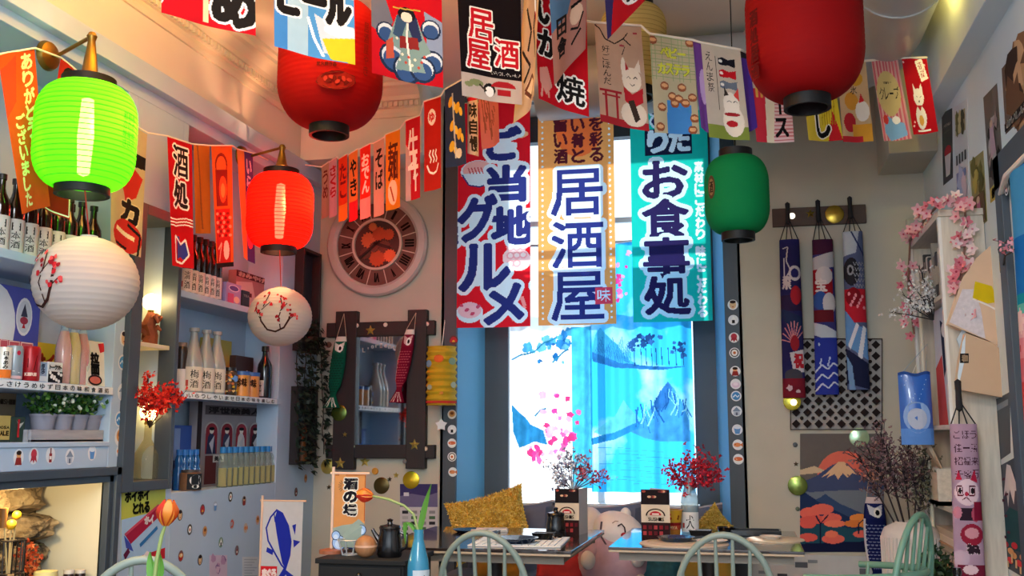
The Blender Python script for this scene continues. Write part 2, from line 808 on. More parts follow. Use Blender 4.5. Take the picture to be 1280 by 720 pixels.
# slate boards framing the bay on the wall face
for i, (a, b) in enumerate(((-1.867, -1.782), (-0.113, -0.027))):
    struct(MB().box((a, YB - 0.022, 0.0), (b, YB + 0.01, WZT + 0.0)).build('trim_%d' % (i + 1), SLATE, None, bev=0.003), 'dark slate board beside the window bay')
struct(MB().box((-1.867, YB - 0.03, WZT - 0.02), (-0.027, YB + 0.05, WZT + .1)).build('trim_3', SLATE, None, bev=0.003), 'dark slate lintel over the window bay')

# window unit at the back of the bay
win = struct(bpy.data.objects.new('window_1', None), 'tall sash window behind the printed curtain')
COL.objects.link(win)
GX0, GX1, GZ0, GZ1 = -1.535, -0.322, 0.80, 3.20
m = MB()
m.box((-1.70, 6.46, 0.4), (GX0, 6.54, WZT + .05))
m.build('jamb', SLATE, win)
m = MB()
m.box((GX1, 6.46, 0.4), (-0.17, 6.54, WZT + .05))
m.build('jamb', SLATE, win)
MB().box((GX0, 6.46, GZ1), (GX1, 6.54, WZT + .05)).build('head', SLATE, win)
MB().box((GX0, 6.46, 0.4), (GX1, 6.54, GZ0)).build('apron', SLATE, win)
MB().box((GX0 - .02, 6.36, GZ0 - .03), (GX1 + .02, 6.47, GZ0)).build('sill', mat('#dfe6ea', 0.5), win, bev=0.004)
WHITEP = mat('#e4e9ec', 0.45, noisy=0.04)
MB().box((GX0, 6.48, 1.98), (GX1, 6.53, 2.04)).build('meeting_rail', WHITEP, win)
MB().box((-0.95, 6.485, GZ0), (-0.91, 6.525, GZ1)).build('glazing_bar', WHITEP, win)
MB().box((GX0, 6.485, 2.62), (GX1, 6.525, 2.655)).build('glazing_bar', WHITEP, win)
PANE = mat('#eef6fa', 0.05, noisy=0.02, see=0.9)
for (a, b) in ((GX0, -0.95), (-0.91, GX1)):
    for (c, d) in ((GZ0, 1.98), (2.04, 2.62), (2.655, GZ1)):
        MB().box((a, 6.50, c), (b, 6.506, d)).build('pane', PANE, win)

# left wall: deep back plane with a built-in front of posts, panels and shelves
wall_left = struct(MB().box((XB - .12, -2.5, 0), (XB, YB, ZC)).build('wall_left', BUILTIN), 'pale blue grey shelving wall')
YA0, YA1 = 2.2, 3.93       # near shelf recess
YN0, YN1 = 4.00, 4.40      # lamp niche
YS0, YS1 = 4.45, 5.56      # far shelf recess
S_A = (1.926, 1.434, 1.195)
S_B = (1.942, 1.440, 0.946)
TOPZ = 2.80


def lbox(name, y0, y1, z0, z1, x0=XB, x1=XL, mt=None, bev=0.003):
    return MB().box((x0, y0, z0), (x1, y1, z1)).build(name, mt or BUILTIN, wall_left, bev=bev)


lbox('upper_panel', -2.5, YB, TOPZ, 2.86)
lbox('beam', -2.5, YB, 2.86, 2.955, x1=-2.69)
lbox('frieze', -2.5, YB, 2.955, ZC, mt=CEIL)
lbox('post', YA1, YN0 + .0, 0, TOPZ)
lbox('post', YN1, YS0, 0, TOPZ)
lbox('end_panel', YS1, YB, 0, TOPZ)
lbox('lower_panel', YN0, YN1, 0, 1.0)
lbox('niche_header', YN0, YN1, 2.27, TOPZ)
lbox('lower_panel', YS0, YS1, 0, S_B[2])
lbox('niche_back', YN0, YN1, 1.0, 2.27, x0=XB, x1=-2.96, mt=CREAM)
lbox('recess_back', YS0, YS1, S_B[2], TOPZ, x0=XB, x1=-2.97)
lbox('mantel_panel', YA0 - 4, YA1, 1.085, S_A[2])
for z in S_A[:2]:
    lbox('shelf', YA0 - 4, YA1, z - .036, z, x1=XL + .012)
lbox('shelf', YA0 - 4, YA1, S_A[2] - .02, S_A[2] + .001, x1=XL + .006)
for z in S_B[:2]:
    lbox('shelf', YS0 - .02, YS1 + .01, z - .034, z, x1=XL + .012)
# letters cut into the shelf edges
def shelf_edge(y0, y1, z, text):
    p = Sheet([V((XL + .0125, y0, z - .003)), V((XL + .0125, y1, z - .003)), V((XL + .0125, y1, z - .033)), V((XL + .0125, y0, z - .033))])
    p.row(text, 0.03, 0.97, 0.5, 0.66, '#2c3138', 0.0006, gap=.35)
    o = p.build('shelf_edge_strip', mat('#dfe4e6', .5), parent=wall_left, nx=4, ny=1)
    return o


shelf_edge(3.14, 3.92, S_A[1], 'すしさけうめゆず日本の味和食酒処')
shelf_edge(4.5, 5.52, S_B[1], 'いらっしゃいませ日本の味を楽しむ')

# niche frame in slate
fr = MB()
fr.box((-2.96, YN0, 0.97), (XL + .03, YN0 + .085, 2.30))
fr.build('niche_frame_side', SLATE, wall_left, bev=.003)
MB().box((-2.80, YN1 - .03, 0.97), (XL + .03, YN1, 2.30)).build('niche_frame_side', SLATE, wall_left, bev=.003)
MB().box((-2.96, YN0 + .085, 0.97), (XL + .03, YN1 - .03, 1.015)).build('niche_frame_bottom', SLATE, wall_left, bev=.003)
MB().box((-2.96, YN0 + .085, 2.25), (XL + .03, YN1 - .03, 2.30)).build('niche_frame_top', SLATE, wall_left, bev=.003)
MB().box((-2.96, YN0 + .085, 1.635), (XL - .0, YN1 - .03, 1.655)).build('niche_shelf', mat('#c9c2a8', .6), wall_left, bev=.002)

# fireplace: stepped slate frame, stone back, cream cheek
FZ = 1.085
for k, (o_, i_, x_) in enumerate(((0.0, .035, .035), (.035, .065, .02))):
    MB().box((XL - .02, YA0 - 4, FZ - i_), (XL + x_, YA1 + .06 - o_, FZ - o_)).build('fireplace_lintel', SLATE, wall_left, bev=.003)
    MB().box((XL - .02, YA1 + .06 - i_, 0), (XL + x_, YA1 + .06 - o_, FZ - o_)).build('fireplace_jamb', SLATE, wall_left, bev=.003)
MB().box((XB, YA1 - .005, 0), (XL - .01, YA1 + .05, FZ - .01)).build('fireplace_cheek', CREAM, wall_left)
MB().box((XB, YA0 - 4, FZ - .02), (XL - .0, YA1, FZ)).build('fireplace_soffit', mat('#6a5a44', .9), wall_left)
STONE = None


def stone_mat():
    m_ = bpy.data.materials.new('rubble_stone')
    m_.use_nodes = True
    N, L = m_.node_tree.nodes, m_.node_tree.links
    b = N['Principled BSDF']
    tc = N.new('ShaderNodeTexCoord')
    n1 = N.new('ShaderNodeTexNoise')
    n1.inputs['Scale'].default_value = 9
    n1.inputs['Detail'].default_value = 10
    n1.inputs['Roughness'].default_value = .7
    L.new(tc.outputs['Object'], n1.inputs['Vector'])
    cr = N.new('ShaderNodeValToRGB')
    e = cr.color_ramp.elements
    e[0].position, e[0].color = .38, (.02, .014, .01, 1)
    e[1].position, e[1].color = .7, (.62, .47, .27, 1)
    x = e.new(.48)
    x.color = (.36, .25, .13, 1)
    L.new(n1.outputs['Fac'], cr.inputs[0])
    L.new(cr.outputs[0], b.inputs['Base Color'])
    b.inputs['Roughness'].default_value = .9
    bp = N.new('ShaderNodeBump')
    bp.inputs['Strength'].default_value = .9
    bp.inputs['Distance'].default_value = .03
    L.new(n1.outputs['Fac'], bp.inputs['Height'])
    L.new(bp.outputs[0], b.inputs['Normal'])
    return m_


STONE = stone_mat()
R_ = random.Random(5)
MB().box((XB - .02, 2.3, 0.3), (XB + .02, YA1, FZ)).build('stone_backing', mat('#4a3a28', .95, bump=.4), wall_left)
# rubble stones fitted side by side in uneven courses
z = 0.45
ci = 0
while z < 1.05:
    h = [.17, .15, .12, .16, .10][ci % 5]
    y = 2.95 - .07 * (ci % 2)
    while y < YA1 - .01:
        wd = R_.uniform(.13, .27)
        y1 = min(y + wd, YA1 - .004)
        if y1 - y > .05:
            s_ = MB()
            n1, n2 = 11, 9
            vs = []
            dep = R_.uniform(.07, .14)
            for j in range(n2 + 1):
                for i in range(n1 + 1):
                    a, b = i / n1, j / n2
                    edge = min(a, 1 - a, b * 1.0, 1 - b)
                    q = min(1, edge * 4.5)
                    p = V((XB + .015 + dep * (q ** .35) + (.06 * noise.noise((y * 11 + a * 3, z * 11 + b * 3, 1.7)) + .04 * noise.noise((y * 30 + a * 7, z * 30 + b * 7, 3.1))) * q, y + (y1 - y) * a, z + h * b))
                    p.y += .016 * noise.noise((b * 3 + y * 7, z * 5, .3)) * (0 if i in (0, n1) else 1)
                    p.z += .02 * noise.noise((a * 3, z * 8, y * 9))
                    vs.append(p)
            s_.add(vs, [(j * (n1 + 1) + i, j * (n1 + 1) + i + 1, (j + 1) * (n1 + 1) + i + 1, (j + 1) * (n1 + 1) + i) for j in range(n2) for i in range(n1)])
            s_.build('stone', STONE, wall_left)
        y = y1
    z += h
    ci += 1
lamp('fireplace_lamp', 'POINT', (-2.80, 3.45, 0.98), 5, (1.0, .74, .36), .03)

# right wall with its beam, and the bulkhead over the back wall
wall_right = struct(MB().box((XR, -.5, 0), (XR + .15, YB, ZC)).build('wall_right', WALLR), 'pale blue white wall hung with posters')
MB().box((XR - .105, -0.5, 2.88), (XR + .15, YB, ZC)).build('beam', WALLR, wall_right, bev=.004)
struct(MB().box((.80, 5.62, 2.745), (XR - .0, YB, ZC)).build('wall_back_bulkhead', WALLW, None, bev=.004), 'grey bulkhead box above the back wall')
struct(MB().box((XL, 5.75, 2.965), (-1.92, YB, ZC)).build('wall_back_header', CEIL, None, bev=.004), 'tan header box above the clock')

# crown moulding with dentils
def crown(name, a, b, inward, label):
    """moulding along a->b (ceiling line), inward = direction into the room"""
    a, b, inward = V(a), V(b), V(inward)
    prof = [(0, -.215), (.012, -.215), (.02, -.19), (.02, -.165), (.034, -.16), (.04, -.125), (.055, -.12), (.062, -.095), (.10, -.06), (.125, -.05), (.13, -.03), (.15, -.02), (.15, .005), (0, .005)]
    k = len(prof)
    vs = [a + inward * r + V((0, 0, z)) for r, z in prof] + [b + inward * r + V((0, 0, z)) for r, z in prof]
    fs = [(i, (i + 1) % k, k + (i + 1) % k, k + i) for i in range(k)] + [tuple(range(k)), tuple(range(2 * k - 1, k - 1, -1))]
    o = struct(MB().add(vs, fs).build(name, CROWN), label)
    d = (b - a)
    n = int(d.length / .034)
    d.normalize()
    t = MB()
    for i in range(n):
        c = a + d * (.034 * (i + .5)) + inward * .041 + V((0, 0, -.142))
        t.obox(c, d * .010, inward * .012, V((0, 0, .015)))
    p = t.build('dentils', CROWN, o)
    p['kind'] = 'stuff'
    return o


crown('trim_4', (XL, -2.0, ZC), (XL, 5.75, ZC), (1, 0, 0), 'cream dentil crown moulding over the shelving wall')
crown('trim_5', (XL, 5.75, ZC), (-1.92, 5.75, ZC), (0, -1, 0), 'cream dentil crown moulding over the clock')
struct(MB().box((XL - .0, YB - .02, 0), (-1.87, YB, .1)).build('baseboard_back', SLATE), 'slate baseboard under the clock wall')

# printed newspaper wainscot behind the far table end
p = Sheet([V((0.0, YB - .012, .55)), V((XR, YB - .012, .55)), V((XR, YB - .012, .02)), V((0.0, YB - .012, .02))])
R_ = random.Random(3)
for i in range(26):
    a, b = R_.uniform(.02, .9), R_.uniform(.02, .4)
    p.r(a, b, a + R_.uniform(.02, .07), b + R_.uniform(.03, .1), R_.choice(['#5a6068', '#7d858c', '#3d434c', '#99a0a4']), nx=1, ny=1)
wp = p.build('wainscot_panel', mat('#b9bcbd', .7), parent=wall_back, nx=2, ny=2, thick=.01)

# ventilation duct under the ceiling
DUCT = mat('#b3b5b6', 0.38, metal=0.25, noisy=0.06, scale=4)
du = thing('ventilation_duct', 'fat grey round ventilation duct running under the ceiling', 'duct', (0.6, 5.2, 3.1))
m = MB()
m.tube([(.70, y_, 3.2) for y_ in (0.6, 2.4, 4.4, 4.9)] + [(.68, 5.15, 3.2), (.58, 5.32, 3.2), (.40, 5.38, 3.2), (.0, 5.38, 3.2), (-1.1, 5.38, 3.2)], .2, 32)
m.build('pipe', DUCT, du, smooth=True)
for y_ in (3.4, 4.35):
    MB().tube([(.70, y_, 3.2), (.70, y_ + .03, 3.2)], .207, 32).build('seam_band', DUCT, du, smooth=True)
for x_ in (-.35, .05):
    MB().tube([(x_, 5.38, 3.2), (x_ + .03, 5.38, 3.2)], .207, 32).build('seam_band', DUCT, du, smooth=True)
for z_ in (3.02, 3.1):
    MB().box((.475, 4.33, z_ + .1), (.51, 4.37, z_ + .13)).build('clamp_bolt', mat('#55585c', .4, metal=.8), du, bev=.003)

# ================================================================ curtains and nobori banners at the window
def print_mat(name, white, blue, scale, lo, hi, seed):
    m_ = bpy.data.materials.new(name)
    m_.use_nodes = True
    N, L = m_.node_tree.nodes, m_.node_tree.links
    b = N['Principled BSDF']
    tc = N.new('ShaderNodeTexCoord')
    mp = N.new('ShaderNodeMapping')
    mp.inputs['Location'].default_value = (seed, seed * 2, seed * 3)
    L.new(tc.outputs['Object'], mp.inputs[0])
    n1 = N.new('ShaderNodeTexNoise')
    n1.inputs['Scale'].default_value = scale
    n1.inputs['Detail'].default_value = 5
    L.new(mp.outputs[0], n1.inputs['Vector'])
    cr = N.new('ShaderNodeValToRGB')
    e = cr.color_ramp.elements
    e[0].position, e[0].color = lo, lin(white) + [1]
    e[1].position, e[1].color = hi, lin(blue) + [1]
    L.new(n1.outputs['Fac'], cr.inputs[0])
    L.new(cr.outputs[0], b.inputs['Base Color'])
    b.inputs['Roughness'].default_value = .9
    t = N.new('ShaderNodeBsdfTranslucent')
    L.new(cr.outputs[0], t.inputs[0])
    ms = N.new('ShaderNodeMixShader')
    ms.inputs[0].default_value = .72
    L.new(b.outputs[0], ms.inputs[1])
    L.new(t.outputs[0], ms.inputs[2])
    L.new(ms.outputs[0], N['Material Output'].inputs[0])
    return m_


def thin(hexc):
    return mat(hexc, .9, trans=.6, noisy=.55, scale=16, spec=.1)


YCUR = 6.40
CT = 2.46
cz0, cz1 = at(700, 614, Y=YCUR).z, CT
folds = lambda s, t: .022 * sin(2 * pi * 3.2 * s) + .008 * sin(2 * pi * 7.3 * s + 1 + t)
xa, xb, xc = at(637, 500, Y=YCUR).x, at(741, 500, Y=YCUR).x, at(867, 500, Y=YCUR).x
tq = lambda v: (cz1 - at(750, v, Y=YCUR).z) / (cz1 - cz0)
rod = MB().tube([(-1.62, YCUR, CT + .012), (-.25, YCUR, CT + .012)], .011, 10).build('curtain_rod', mat('#d8dcdf', .35, metal=.6), None, smooth=True)
tag(rod, 'thin pale rod carrying the printed landscape curtains', 'curtain rod')
L_ = Dye([V((xa, YCUR, cz1)), V((xb, YCUR, cz1)), V((xb, YCUR, cz0)), V((xa, YCUR, cz0))], folds)
su = lambda u: (at(u, 500, Y=YCUR).x - xa) / (xb - xa)
# blue branch and tree crown along the top, blossoms low
R_ = random.Random(11)
for i in range(34):
    u = 668 + R_.gauss(28, 16)
    v = 412 + abs(R_.gauss(0, 18)) + (15 if u < 680 else 0)
    L_.blob(su(min(u, 732)), tq(v), R_.uniform(.02, .06), thin(R_.choice(['#2f7fc0', '#4aa0d8', '#1f5f9c', '#67b7dd'])), i)
for (a, b) in (((640, 448), (668, 438)), ((668, 438), (696, 420)), ((690, 452), (712, 436)), ((668, 520), (683, 510))):
    L_.l([(su(a[0]), tq(a[1])), (su((a[0] + b[0]) / 2), tq((a[1] + b[1]) / 2 - 2)), (su(b[0]), tq(b[1]))], .02, thin('#2a7aa0'))
L_.r(su(715), tq(408), .995, tq(610), thin('#46b4e8'))
L_.g([(su(640), tq(505)), (su(655), tq(520)), (su(662), tq(530)), (su(680), tq(538)), (su(684), tq(556)), (su(668), tq(552)), (su(650), tq(560)), (su(642), tq(540))], thin('#2c83b8'))
for i in range(46):
    u, v = R_.gauss(703, 12), R_.gauss(535, 17)
    if i > 34:
        u, v = R_.gauss(672, 6), R_.gauss(568, 5)
    if u < 737:
        L_.blob(su(u), tq(v), R_.uniform(.02, .048), thin(R_.choice(['#f06aa8', '#e8408c', '#f7a6cb', '#d93a7a'])), i + 50, n=9)
L_.build('curtain', print_mat('curtain_white', '#ffffff', '#e6f4fb', 2.5, .5, .8, 1.3), 'sheer white curtain panel printed with pink blossoms and blue branches', 'curtain', nx=56, ny=24)

K_ = Dye([V((xb - .01, YCUR - .01, cz1)), V((xc, YCUR - .01, cz1)), V((xc, YCUR - .01, cz0)), V((xb - .01, YCUR - .01, cz0))], folds)
sk = lambda u: (at(u, 500, Y=YCUR).x - xb) / (xc - xb)
pt = lambda u, v: (sk(u), tq(v))
# far ridge, waterline, trees, front peaks
K_.g([pt(743, 440), pt(748, 418), pt(754, 410), pt(762, 420), pt(775, 432), pt(783, 446), pt(800, 458), pt(780, 462), pt(764, 452), pt(748, 450)], thin('#3fa6dc'))
K_.g([pt(743, 440), pt(758, 446), pt(776, 454), pt(800, 457), pt(830, 460), pt(860, 459), pt(830, 464), pt(800, 462), pt(772, 460), pt(744, 452)], thin('#2b6fae'))
for i in range(26):
    u = R_.choice([R_.gauss(815, 8), R_.gauss(795, 5), R_.gauss(835, 6), R_.gauss(853, 5)])
    v = 428 + abs(u - 815) * .28 + R_.uniform(-10, 8)
    K_.blob(*pt(min(max(u, 786), 862), v), R_.uniform(.014, .035), thin(R_.choice(['#234b82', '#2f5f9c', '#1d3f70'])), i)
for u in (795, 803, 809, 816, 822, 829, 837, 846, 855):
    K_.l([pt(u, 436), pt(u + 1, 458)], .008, thin('#234b82'))
K_.g([pt(744, 540), pt(770, 520), pt(781, 500), pt(788, 510), pt(800, 522), pt(806, 530), pt(786, 536), pt(760, 546)], thin('#5cc0ea'))
K_.g([pt(790, 540), pt(806, 520), pt(822, 500), pt(830, 486), pt(836, 478), pt(843, 486), pt(850, 500), pt(858, 510), pt(861, 520), pt(862, 552), pt(828, 552), pt(806, 548)], thin('#3c8fd0'))
K_.g([pt(814, 512), pt(830, 486), pt(836, 478), pt(841, 486), pt(838, 500), pt(830, 512)], thin('#2f6fb2'))
K_.g([pt(741, 548), pt(770, 540), pt(800, 527), pt(806, 520), pt(798, 536), pt(770, 549), pt(742, 556)], thin('#2b86c4'))
for i in range(26):
    u = 796 + i * 2.6
    h_ = 486 + abs(u - 836) * .62 + R_.uniform(-3, 5)
    K_.l([pt(u, h_), pt(u + R_.uniform(-5, 5), h_ + R_.uniform(8, 16)), pt(u + R_.uniform(-9, 9), h_ + R_.uniform(18, 32))], R_.uniform(.006, .016), thin(R_.choice(['#1f5a9c', '#2a6cb0', '#7fc8f0'])))
    u = 746 + i * 1.7
    K_.l([pt(u, 440 - (i % 7) * 3), pt(u + 3, 452 + (i % 5))], .007, thin('#2a78b8'))
for i in range(12):
    v = 560 + i * 4
    a = 745 + (i * 37) % 60
    K_.l([pt(a, v), pt(a + 25, v - 1), pt(a + 48, v + 1)], .005, thin('#3c9ad2'))
for i in range(14):
    K_.blob(*pt(R_.gauss(779, 6), R_.gauss(355, 22)), R_.uniform(.016, .035), thin(R_.choice(['#f06aa8', '#e8408c', '#f7a6cb'])), i + 9, n=9)
K_.build('curtain', print_mat('curtain_blue', '#b8ecff', '#35b4f2', 2.2, .34, .48, 4.1), 'sheer blue curtain panel printed with mountains, water and pines', 'curtain', nx=56, ny=24)

YN = 5.93
ZROD = at(700, 122, Y=YN).z
rod = MB().tube([(at(566, 122, Y=YN).x, YN, ZROD), (at(905, 122, Y=YN).x, YN, ZROD)], .012, 10)
for u in (570, 900):
    q = at(u, 122, Y=YN)
    rod.tube([(q.x, YN, ZROD), (q.x, YB + .06, ZROD)], .01, 8)
tag(rod.build('banner_rod', mat('#c9c4b4', .4, metal=.4), None, smooth=True), 'pale rod above the window carrying three tall banners', 'rod')


def nobori(u0, u1, vb, base):
    x0, x1 = at(u0, 300, Y=YN - .015).x, at(u1, 300, Y=YN - .015).x
    zb = at((u0 + u1) / 2, vb, Y=YN - .015).z
    zt = ZROD + .004
    s = Dye([V((x0, YN - .015, zt)), V((x1, YN - .015, zt)), V((x1, YN - .015, zb)), V((x0, YN - .015, zb))], lambda a, b: .010 * sin(5 * a + 2 * b) * b)
    s.T = lambda v: (zt - at((u0 + u1) / 2, v, Y=YN - .015).z) / (zt - zb)
    s.S = lambda u: (u - u0) / (u1 - u0)
    return s


def th2(h):
    return mat(h, .9, trans=.62, noisy=.06, scale=25, spec=.1)


WH = th2('#dff1fa')
NAVY = th2('#2b3478')
# red food banner
s = nobori(572, 663, 409, None)
T, S = s.T, s.S
RED = th2('#e01f2d')
for (a, b, r) in ((630, 190, .2), (600, 270, .2), (640, 250, .22), (600, 340, .2), (625, 365, .24), (640, 215, .2)):
    s.blob(S(a), T(b), r, WH, int(a + b), 12, .25)
s.e(S(597), T(213), .24, .05, WH).e(S(597), T(211), .21, .04, th2('#f0b6b0')).g([(S(577), T(216)), (S(617), T(212)), (S(612), T(228)), (S(600), T(233)), (S(586), T(230))], WH)
s.l([(S(577), T(216)), (S(586), T(230)), (S(600), T(233)), (S(612), T(228)), (S(617), T(212))], .02, NAVY)
for i in range(6):
    s.l([(S(585 + i * 4), T(208)), (S(588 + i * 4), T(216))], .015, th2('#c84a50'))
s.e(S(648), T(170), .14, .018, th2('#f3c090')).e(S(646), T(325), .2, .05, th2('#f7d4d4'), rot=.3)
for i in range(8):
    s.e(S(638 + (i % 3) * 8), T(310 + (i // 3) * 10), .055, .016, th2('#f2a8b0')).e(S(638 + (i % 3) * 8), T(310 + (i // 3) * 10), .035, .01, th2('#fbe6e4'))
s.l([(S(642), T(378)), (S(652), T(372)), (S(656), T(384)), (S(648), T(396)), (S(640), T(400))], .05, th2('#f79a96'))
s.e(S(588), T(390), .18, .045, WH).e(S(588), T(387), .16, .035, th2('#f0c2cc'))
for i in range(7):
    s.e(S(578 + (i * 7) % 22), T(381 + (i * 5) % 14), .025, .007, th2('#d05070'))
for ch, u, v, w_, h_ in (('ご', 630, 180, 40, 38), ('当', 633, 230, 46, 42), ('地', 640, 282, 48, 44), ('グ', 597, 272, 46, 56), ('ル', 606, 334, 60, 56), ('メ', 630, 380, 46, 48)):
    s.c(ch, S(u), T(v), w_ / 91., (T(v + h_ / 2) - T(v - h_ / 2)), NAVY, .03, WH, .05)
s.build('nobori_banner', RED, 'red tall window banner with navy lettering and painted noodle bowls', 'banner', 'tall banners at the window', nx=8, ny=24)

# orange izakaya banner
s = nobori(673, 769, 406, None)
T, S = s.T, s.S
ORG = th2('#f3a55c')
s.e(S(725), T(165), .3, .11, th2('#f4763c'))
for i in range(38):
    v = 135 + i * 7.1
    s.e(.06, T(v), .016, .005, WH, 8).e(.94, T(v), .016, .005, WH, 8)
for k, (tx, u) in enumerate((('旬を彩る', 747), ('旨い肴と', 724), ('旨い酒', 702))):
    t0 = (128, 128, 145)[k]
    s.col(tx, S(u), T(t0), T(204), .17, th2('#5a1f2a'), .008)
for ch, v, h_ in (('居', 240, 56), ('酒', 306, 58), ('屋', 370, 60)):
    s.c(ch, S(722), T(v), .66, T(v + h_ / 2) - T(v - h_ / 2), NAVY, .016, WH, .05)
s.r(S(743), T(360), S(765), T(381), th2('#e8455c')).row('味', S(745), S(763), T(370), T(378) - T(362), WH, .004)
s.build('nobori_banner', ORG, 'orange tall window banner with dotted edges and purple izakaya lettering', 'banner', 'tall banners at the window', nx=8, ny=24)

# teal banner
s = nobori(790, 888, 402, None)
T, S = s.T, s.S
TEAL = th2('#1cc2b0')
DK = th2('#2a2350')
s.r(S(809), T(160), S(868), T(193), th2('#1d2440'), nx=4, ny=4)
s.row('のりた'[1:], S(812), S(866), T(176), T(190) - T(164), WH, .025)
s.c('ま', S(838), T(140), .36, T(158) - T(126), DK, .03, WH, .03)
for ch, v, h_ in (('お', 224, 44), ('食', 273, 48), ('事', 322, 48), ('処', 369, 46)):
    s.c(ch, S(833), T(v), .56, T(v + h_ / 2) - T(v - h_ / 2), DK, .022, th2('#cfeef6'), .055)
s.col('素材にこだわり', S(876), T(203), T(301), .11, WH, .008)
s.col('味にこだわる', S(876), T(308), T(398), .11, WH, .008)
s.build('nobori_banner', TEAL, 'teal tall window banner with dark purple and small white lettering', 'banner', 'tall banners at the window', nx=8, ny=24)

# ================================================================ bunting strings and flags
STR = mat('#e8e0d0', .8)


def string(name, pts, label, r=.004, sag=0.0, mt=None):
    q = []
    for i in range(len(pts) - 1):
        a, b = V(pts[i]), V(pts[i + 1])
        for k in range(6):
            t = k / 6
            q.append(a.lerp(b, t) - V((0, 0, sag * 4 * t * (1 - t))))
    q.append(V(pts[-1]))
    o = MB().tube(q, r, 6, mt or STR).build(name, None, None, smooth=True)
    return tag(o, label, 'string')


def flag(px, Y=None, X=None, amp=.008, k=1.0, ph=0.0):
    return Dye(quad(px, Y, X), wavy(amp, k, ph), cell=.0029)


GA = 'large picture flags on the near bunting string'
GB = 'picture flags on the string across the room'
GC = 'narrow flags on the string over the clock'
GD = 'flags along the shelving wall'
BK, WT, RD = '#14100f', '#f1ece2', '#c01522'

# --- near string
tops = []
f = flag([(203, -130), (317, -104), (319, 46), (201, 17)], (2.66, 2.86))
f.g([(.42, .70), (.9, .66), (1.0, .70), (1.0, .74), (.7, .80), (.56, .78)], '#e6c493').r(.44, .78, .50, .97, '#e6c493')
f.c('め', .78, .78, .44, .34, BK, .035, WT, .03)
f.build('flag', cloth(RD), 'red flag with a black brushed hiragana and cream fan', 'flag', GA)
f = flag([(342, -100), (441, -78), (443, 82), (342, 59)], (2.95, 3.15))
f.r(0, .5, .16, 1, '#3f7fb8').r(.16, .5, .42, 1, '#a9c3cc').r(.42, .5, 1, 1, '#4d8fc0')
f.g([(.5, .66), (.66, .7), (1, .72), (1, .98), (.62, .95)], '#c6cdd0').g([(.60, .84), (1, .80), (1, 1), (.70, .99)], '#d8bc22').e(.82, .76, .2, .05, '#e8e8e2')
f.l([(.42, .7), (.5, .85), (.62, .98)], .04, '#dfe4e4')
f.row('ビール', .04, .96, .56, .3, BK, .03, WT, .03)
f.build('flag', cloth('#c9c4b8'), 'blue beer flag with black katakana and a foaming golden glass', 'flag', GA)
f = flag([(463, -90), (551, -72), (553, 111), (464, 92)], (3.3, 3.5))
f.g([(.0, .5), (.2, .48), (.3, .62), (.18, .74), (0, .68)], '#6d6a72').g([(.75, .5), (1, .56), (1, .8), (.8, .84)], '#8a94a8')
for (a, b, r) in ((.3, .86, .2), (.86, .84, .16), (.2, .7, .14), (.84, .62, .14), (.5, .92, .2), (.72, .9, .18)):
    f.e(a, b, r, r * .5, '#1c2a44').e(a, b - .006, r * .82, r * .38, '#d4d8d8').e(a, b + .012, r * .72, r * .34, '#34507c')
f.g([(.36, .56), (.5, .6), (.64, .55), (.74, .68), (.84, .78), (.7, .82), (.76, .92), (.34, .93), (.42, .8), (.22, .76)], '#7f978e').g([(.5, .6), (.64, .55), (.72, .7), (.62, .74)], '#2a3050').g([(.36, .56), (.5, .6), (.42, .72), (.3, .7)], '#39506a')
f.g([(.4, .7), (.66, .69), (.68, .77), (.4, .78)], '#8a2622').l([(.52, .6), (.5, .7), (.56, .92)], .03, '#efe6d2').e(.5, .545, .13, .045, '#16131a').e(.5, .565, .085, .034, '#ecd9c0').e(.5, .515, .07, .02, '#16131a').l([(.3, .52), (.7, .5)], .02, '#c8a23c').g([(.2, .76), (.3, .72), (.32, .86), (.2, .88)], '#c2543c')
for i in range(10):
    f.e(.36 + (i * 31 % 40) / 100, .72 + (i * 17 % 18) / 100, .02, .01, '#c44838' if i % 2 else '#e2d8b8', 8)
f.build('flag', cloth(RD), 'red flag with a robed figure and dark blue waves', 'flag', GA)
f = flag([(567, -110), (650, -92), (652, 132), (577, 120)], (3.7, 3.88), amp=.006)
f.r(0, .87, 1, 1, '#b9a79a')
f.c('居', .35, .60, .4, .17, RD, .012, WT, .025).c('屋', .3, .76, .38, .15, RD, .012, WT, .025).c('酒', .76, .73, .38, .15, RD, .012, WT, .025)
f.row('いらっしゃいませ', .5, .98, .845, .018, '#b9b2aa', 0)
f.e(.47, .94, .1, .035, BK).e(.47, .95, .075, .028, '#efe8de').e(.7, .92, .2, .035, '#a31a22', a0=pi, a1=2 * pi).r(.6, .93, .82, .965, '#a31a22').e(.25, .915, .12, .018, '#7d8458').e(.12, .93, .07, .014, '#7d8458').l([(.3, .92), (.42, .95)], .03, '#3a2c22')
f.build('flag', cloth('#171317'), 'black flag with red izakaya characters and a round mask face', 'flag', GA)
f = flag([(660, -60), (676, -60), (671, 120), (645, 156)], (3.98, 3.72), amp=.012)
f.l([(.3, .35), (.5, .5), (.4, .62)], .06, BK).l([(.7, .3), (.6, .5), (.8, .7)], .06, BK).l([(.2, .6), (.5, .72), (.3, .8)], .05, BK).e(.6, .86, .25, .07, '#d8c2a0').l([(.35, .86), (.6, .79), (.85, .86), (.6, .93)], .06, '#5a3020', close=True)
f.build('flag', cloth('#bfa58c'), 'narrow beige flag twisted edge on with ink brush lines', 'flag', GA)
f = flag([(664, -95), (731, -78), (735, 147), (672, 124)], (3.8, 3.98), amp=.008)
f.c('い', .25, .5, .4, .12, BK, .03, WT, .03).c('か', .25, .67, .4, .14, BK, .025, WT, .03).c('焼', .66, .88, .52, .15, BK, .016, WT, .03)
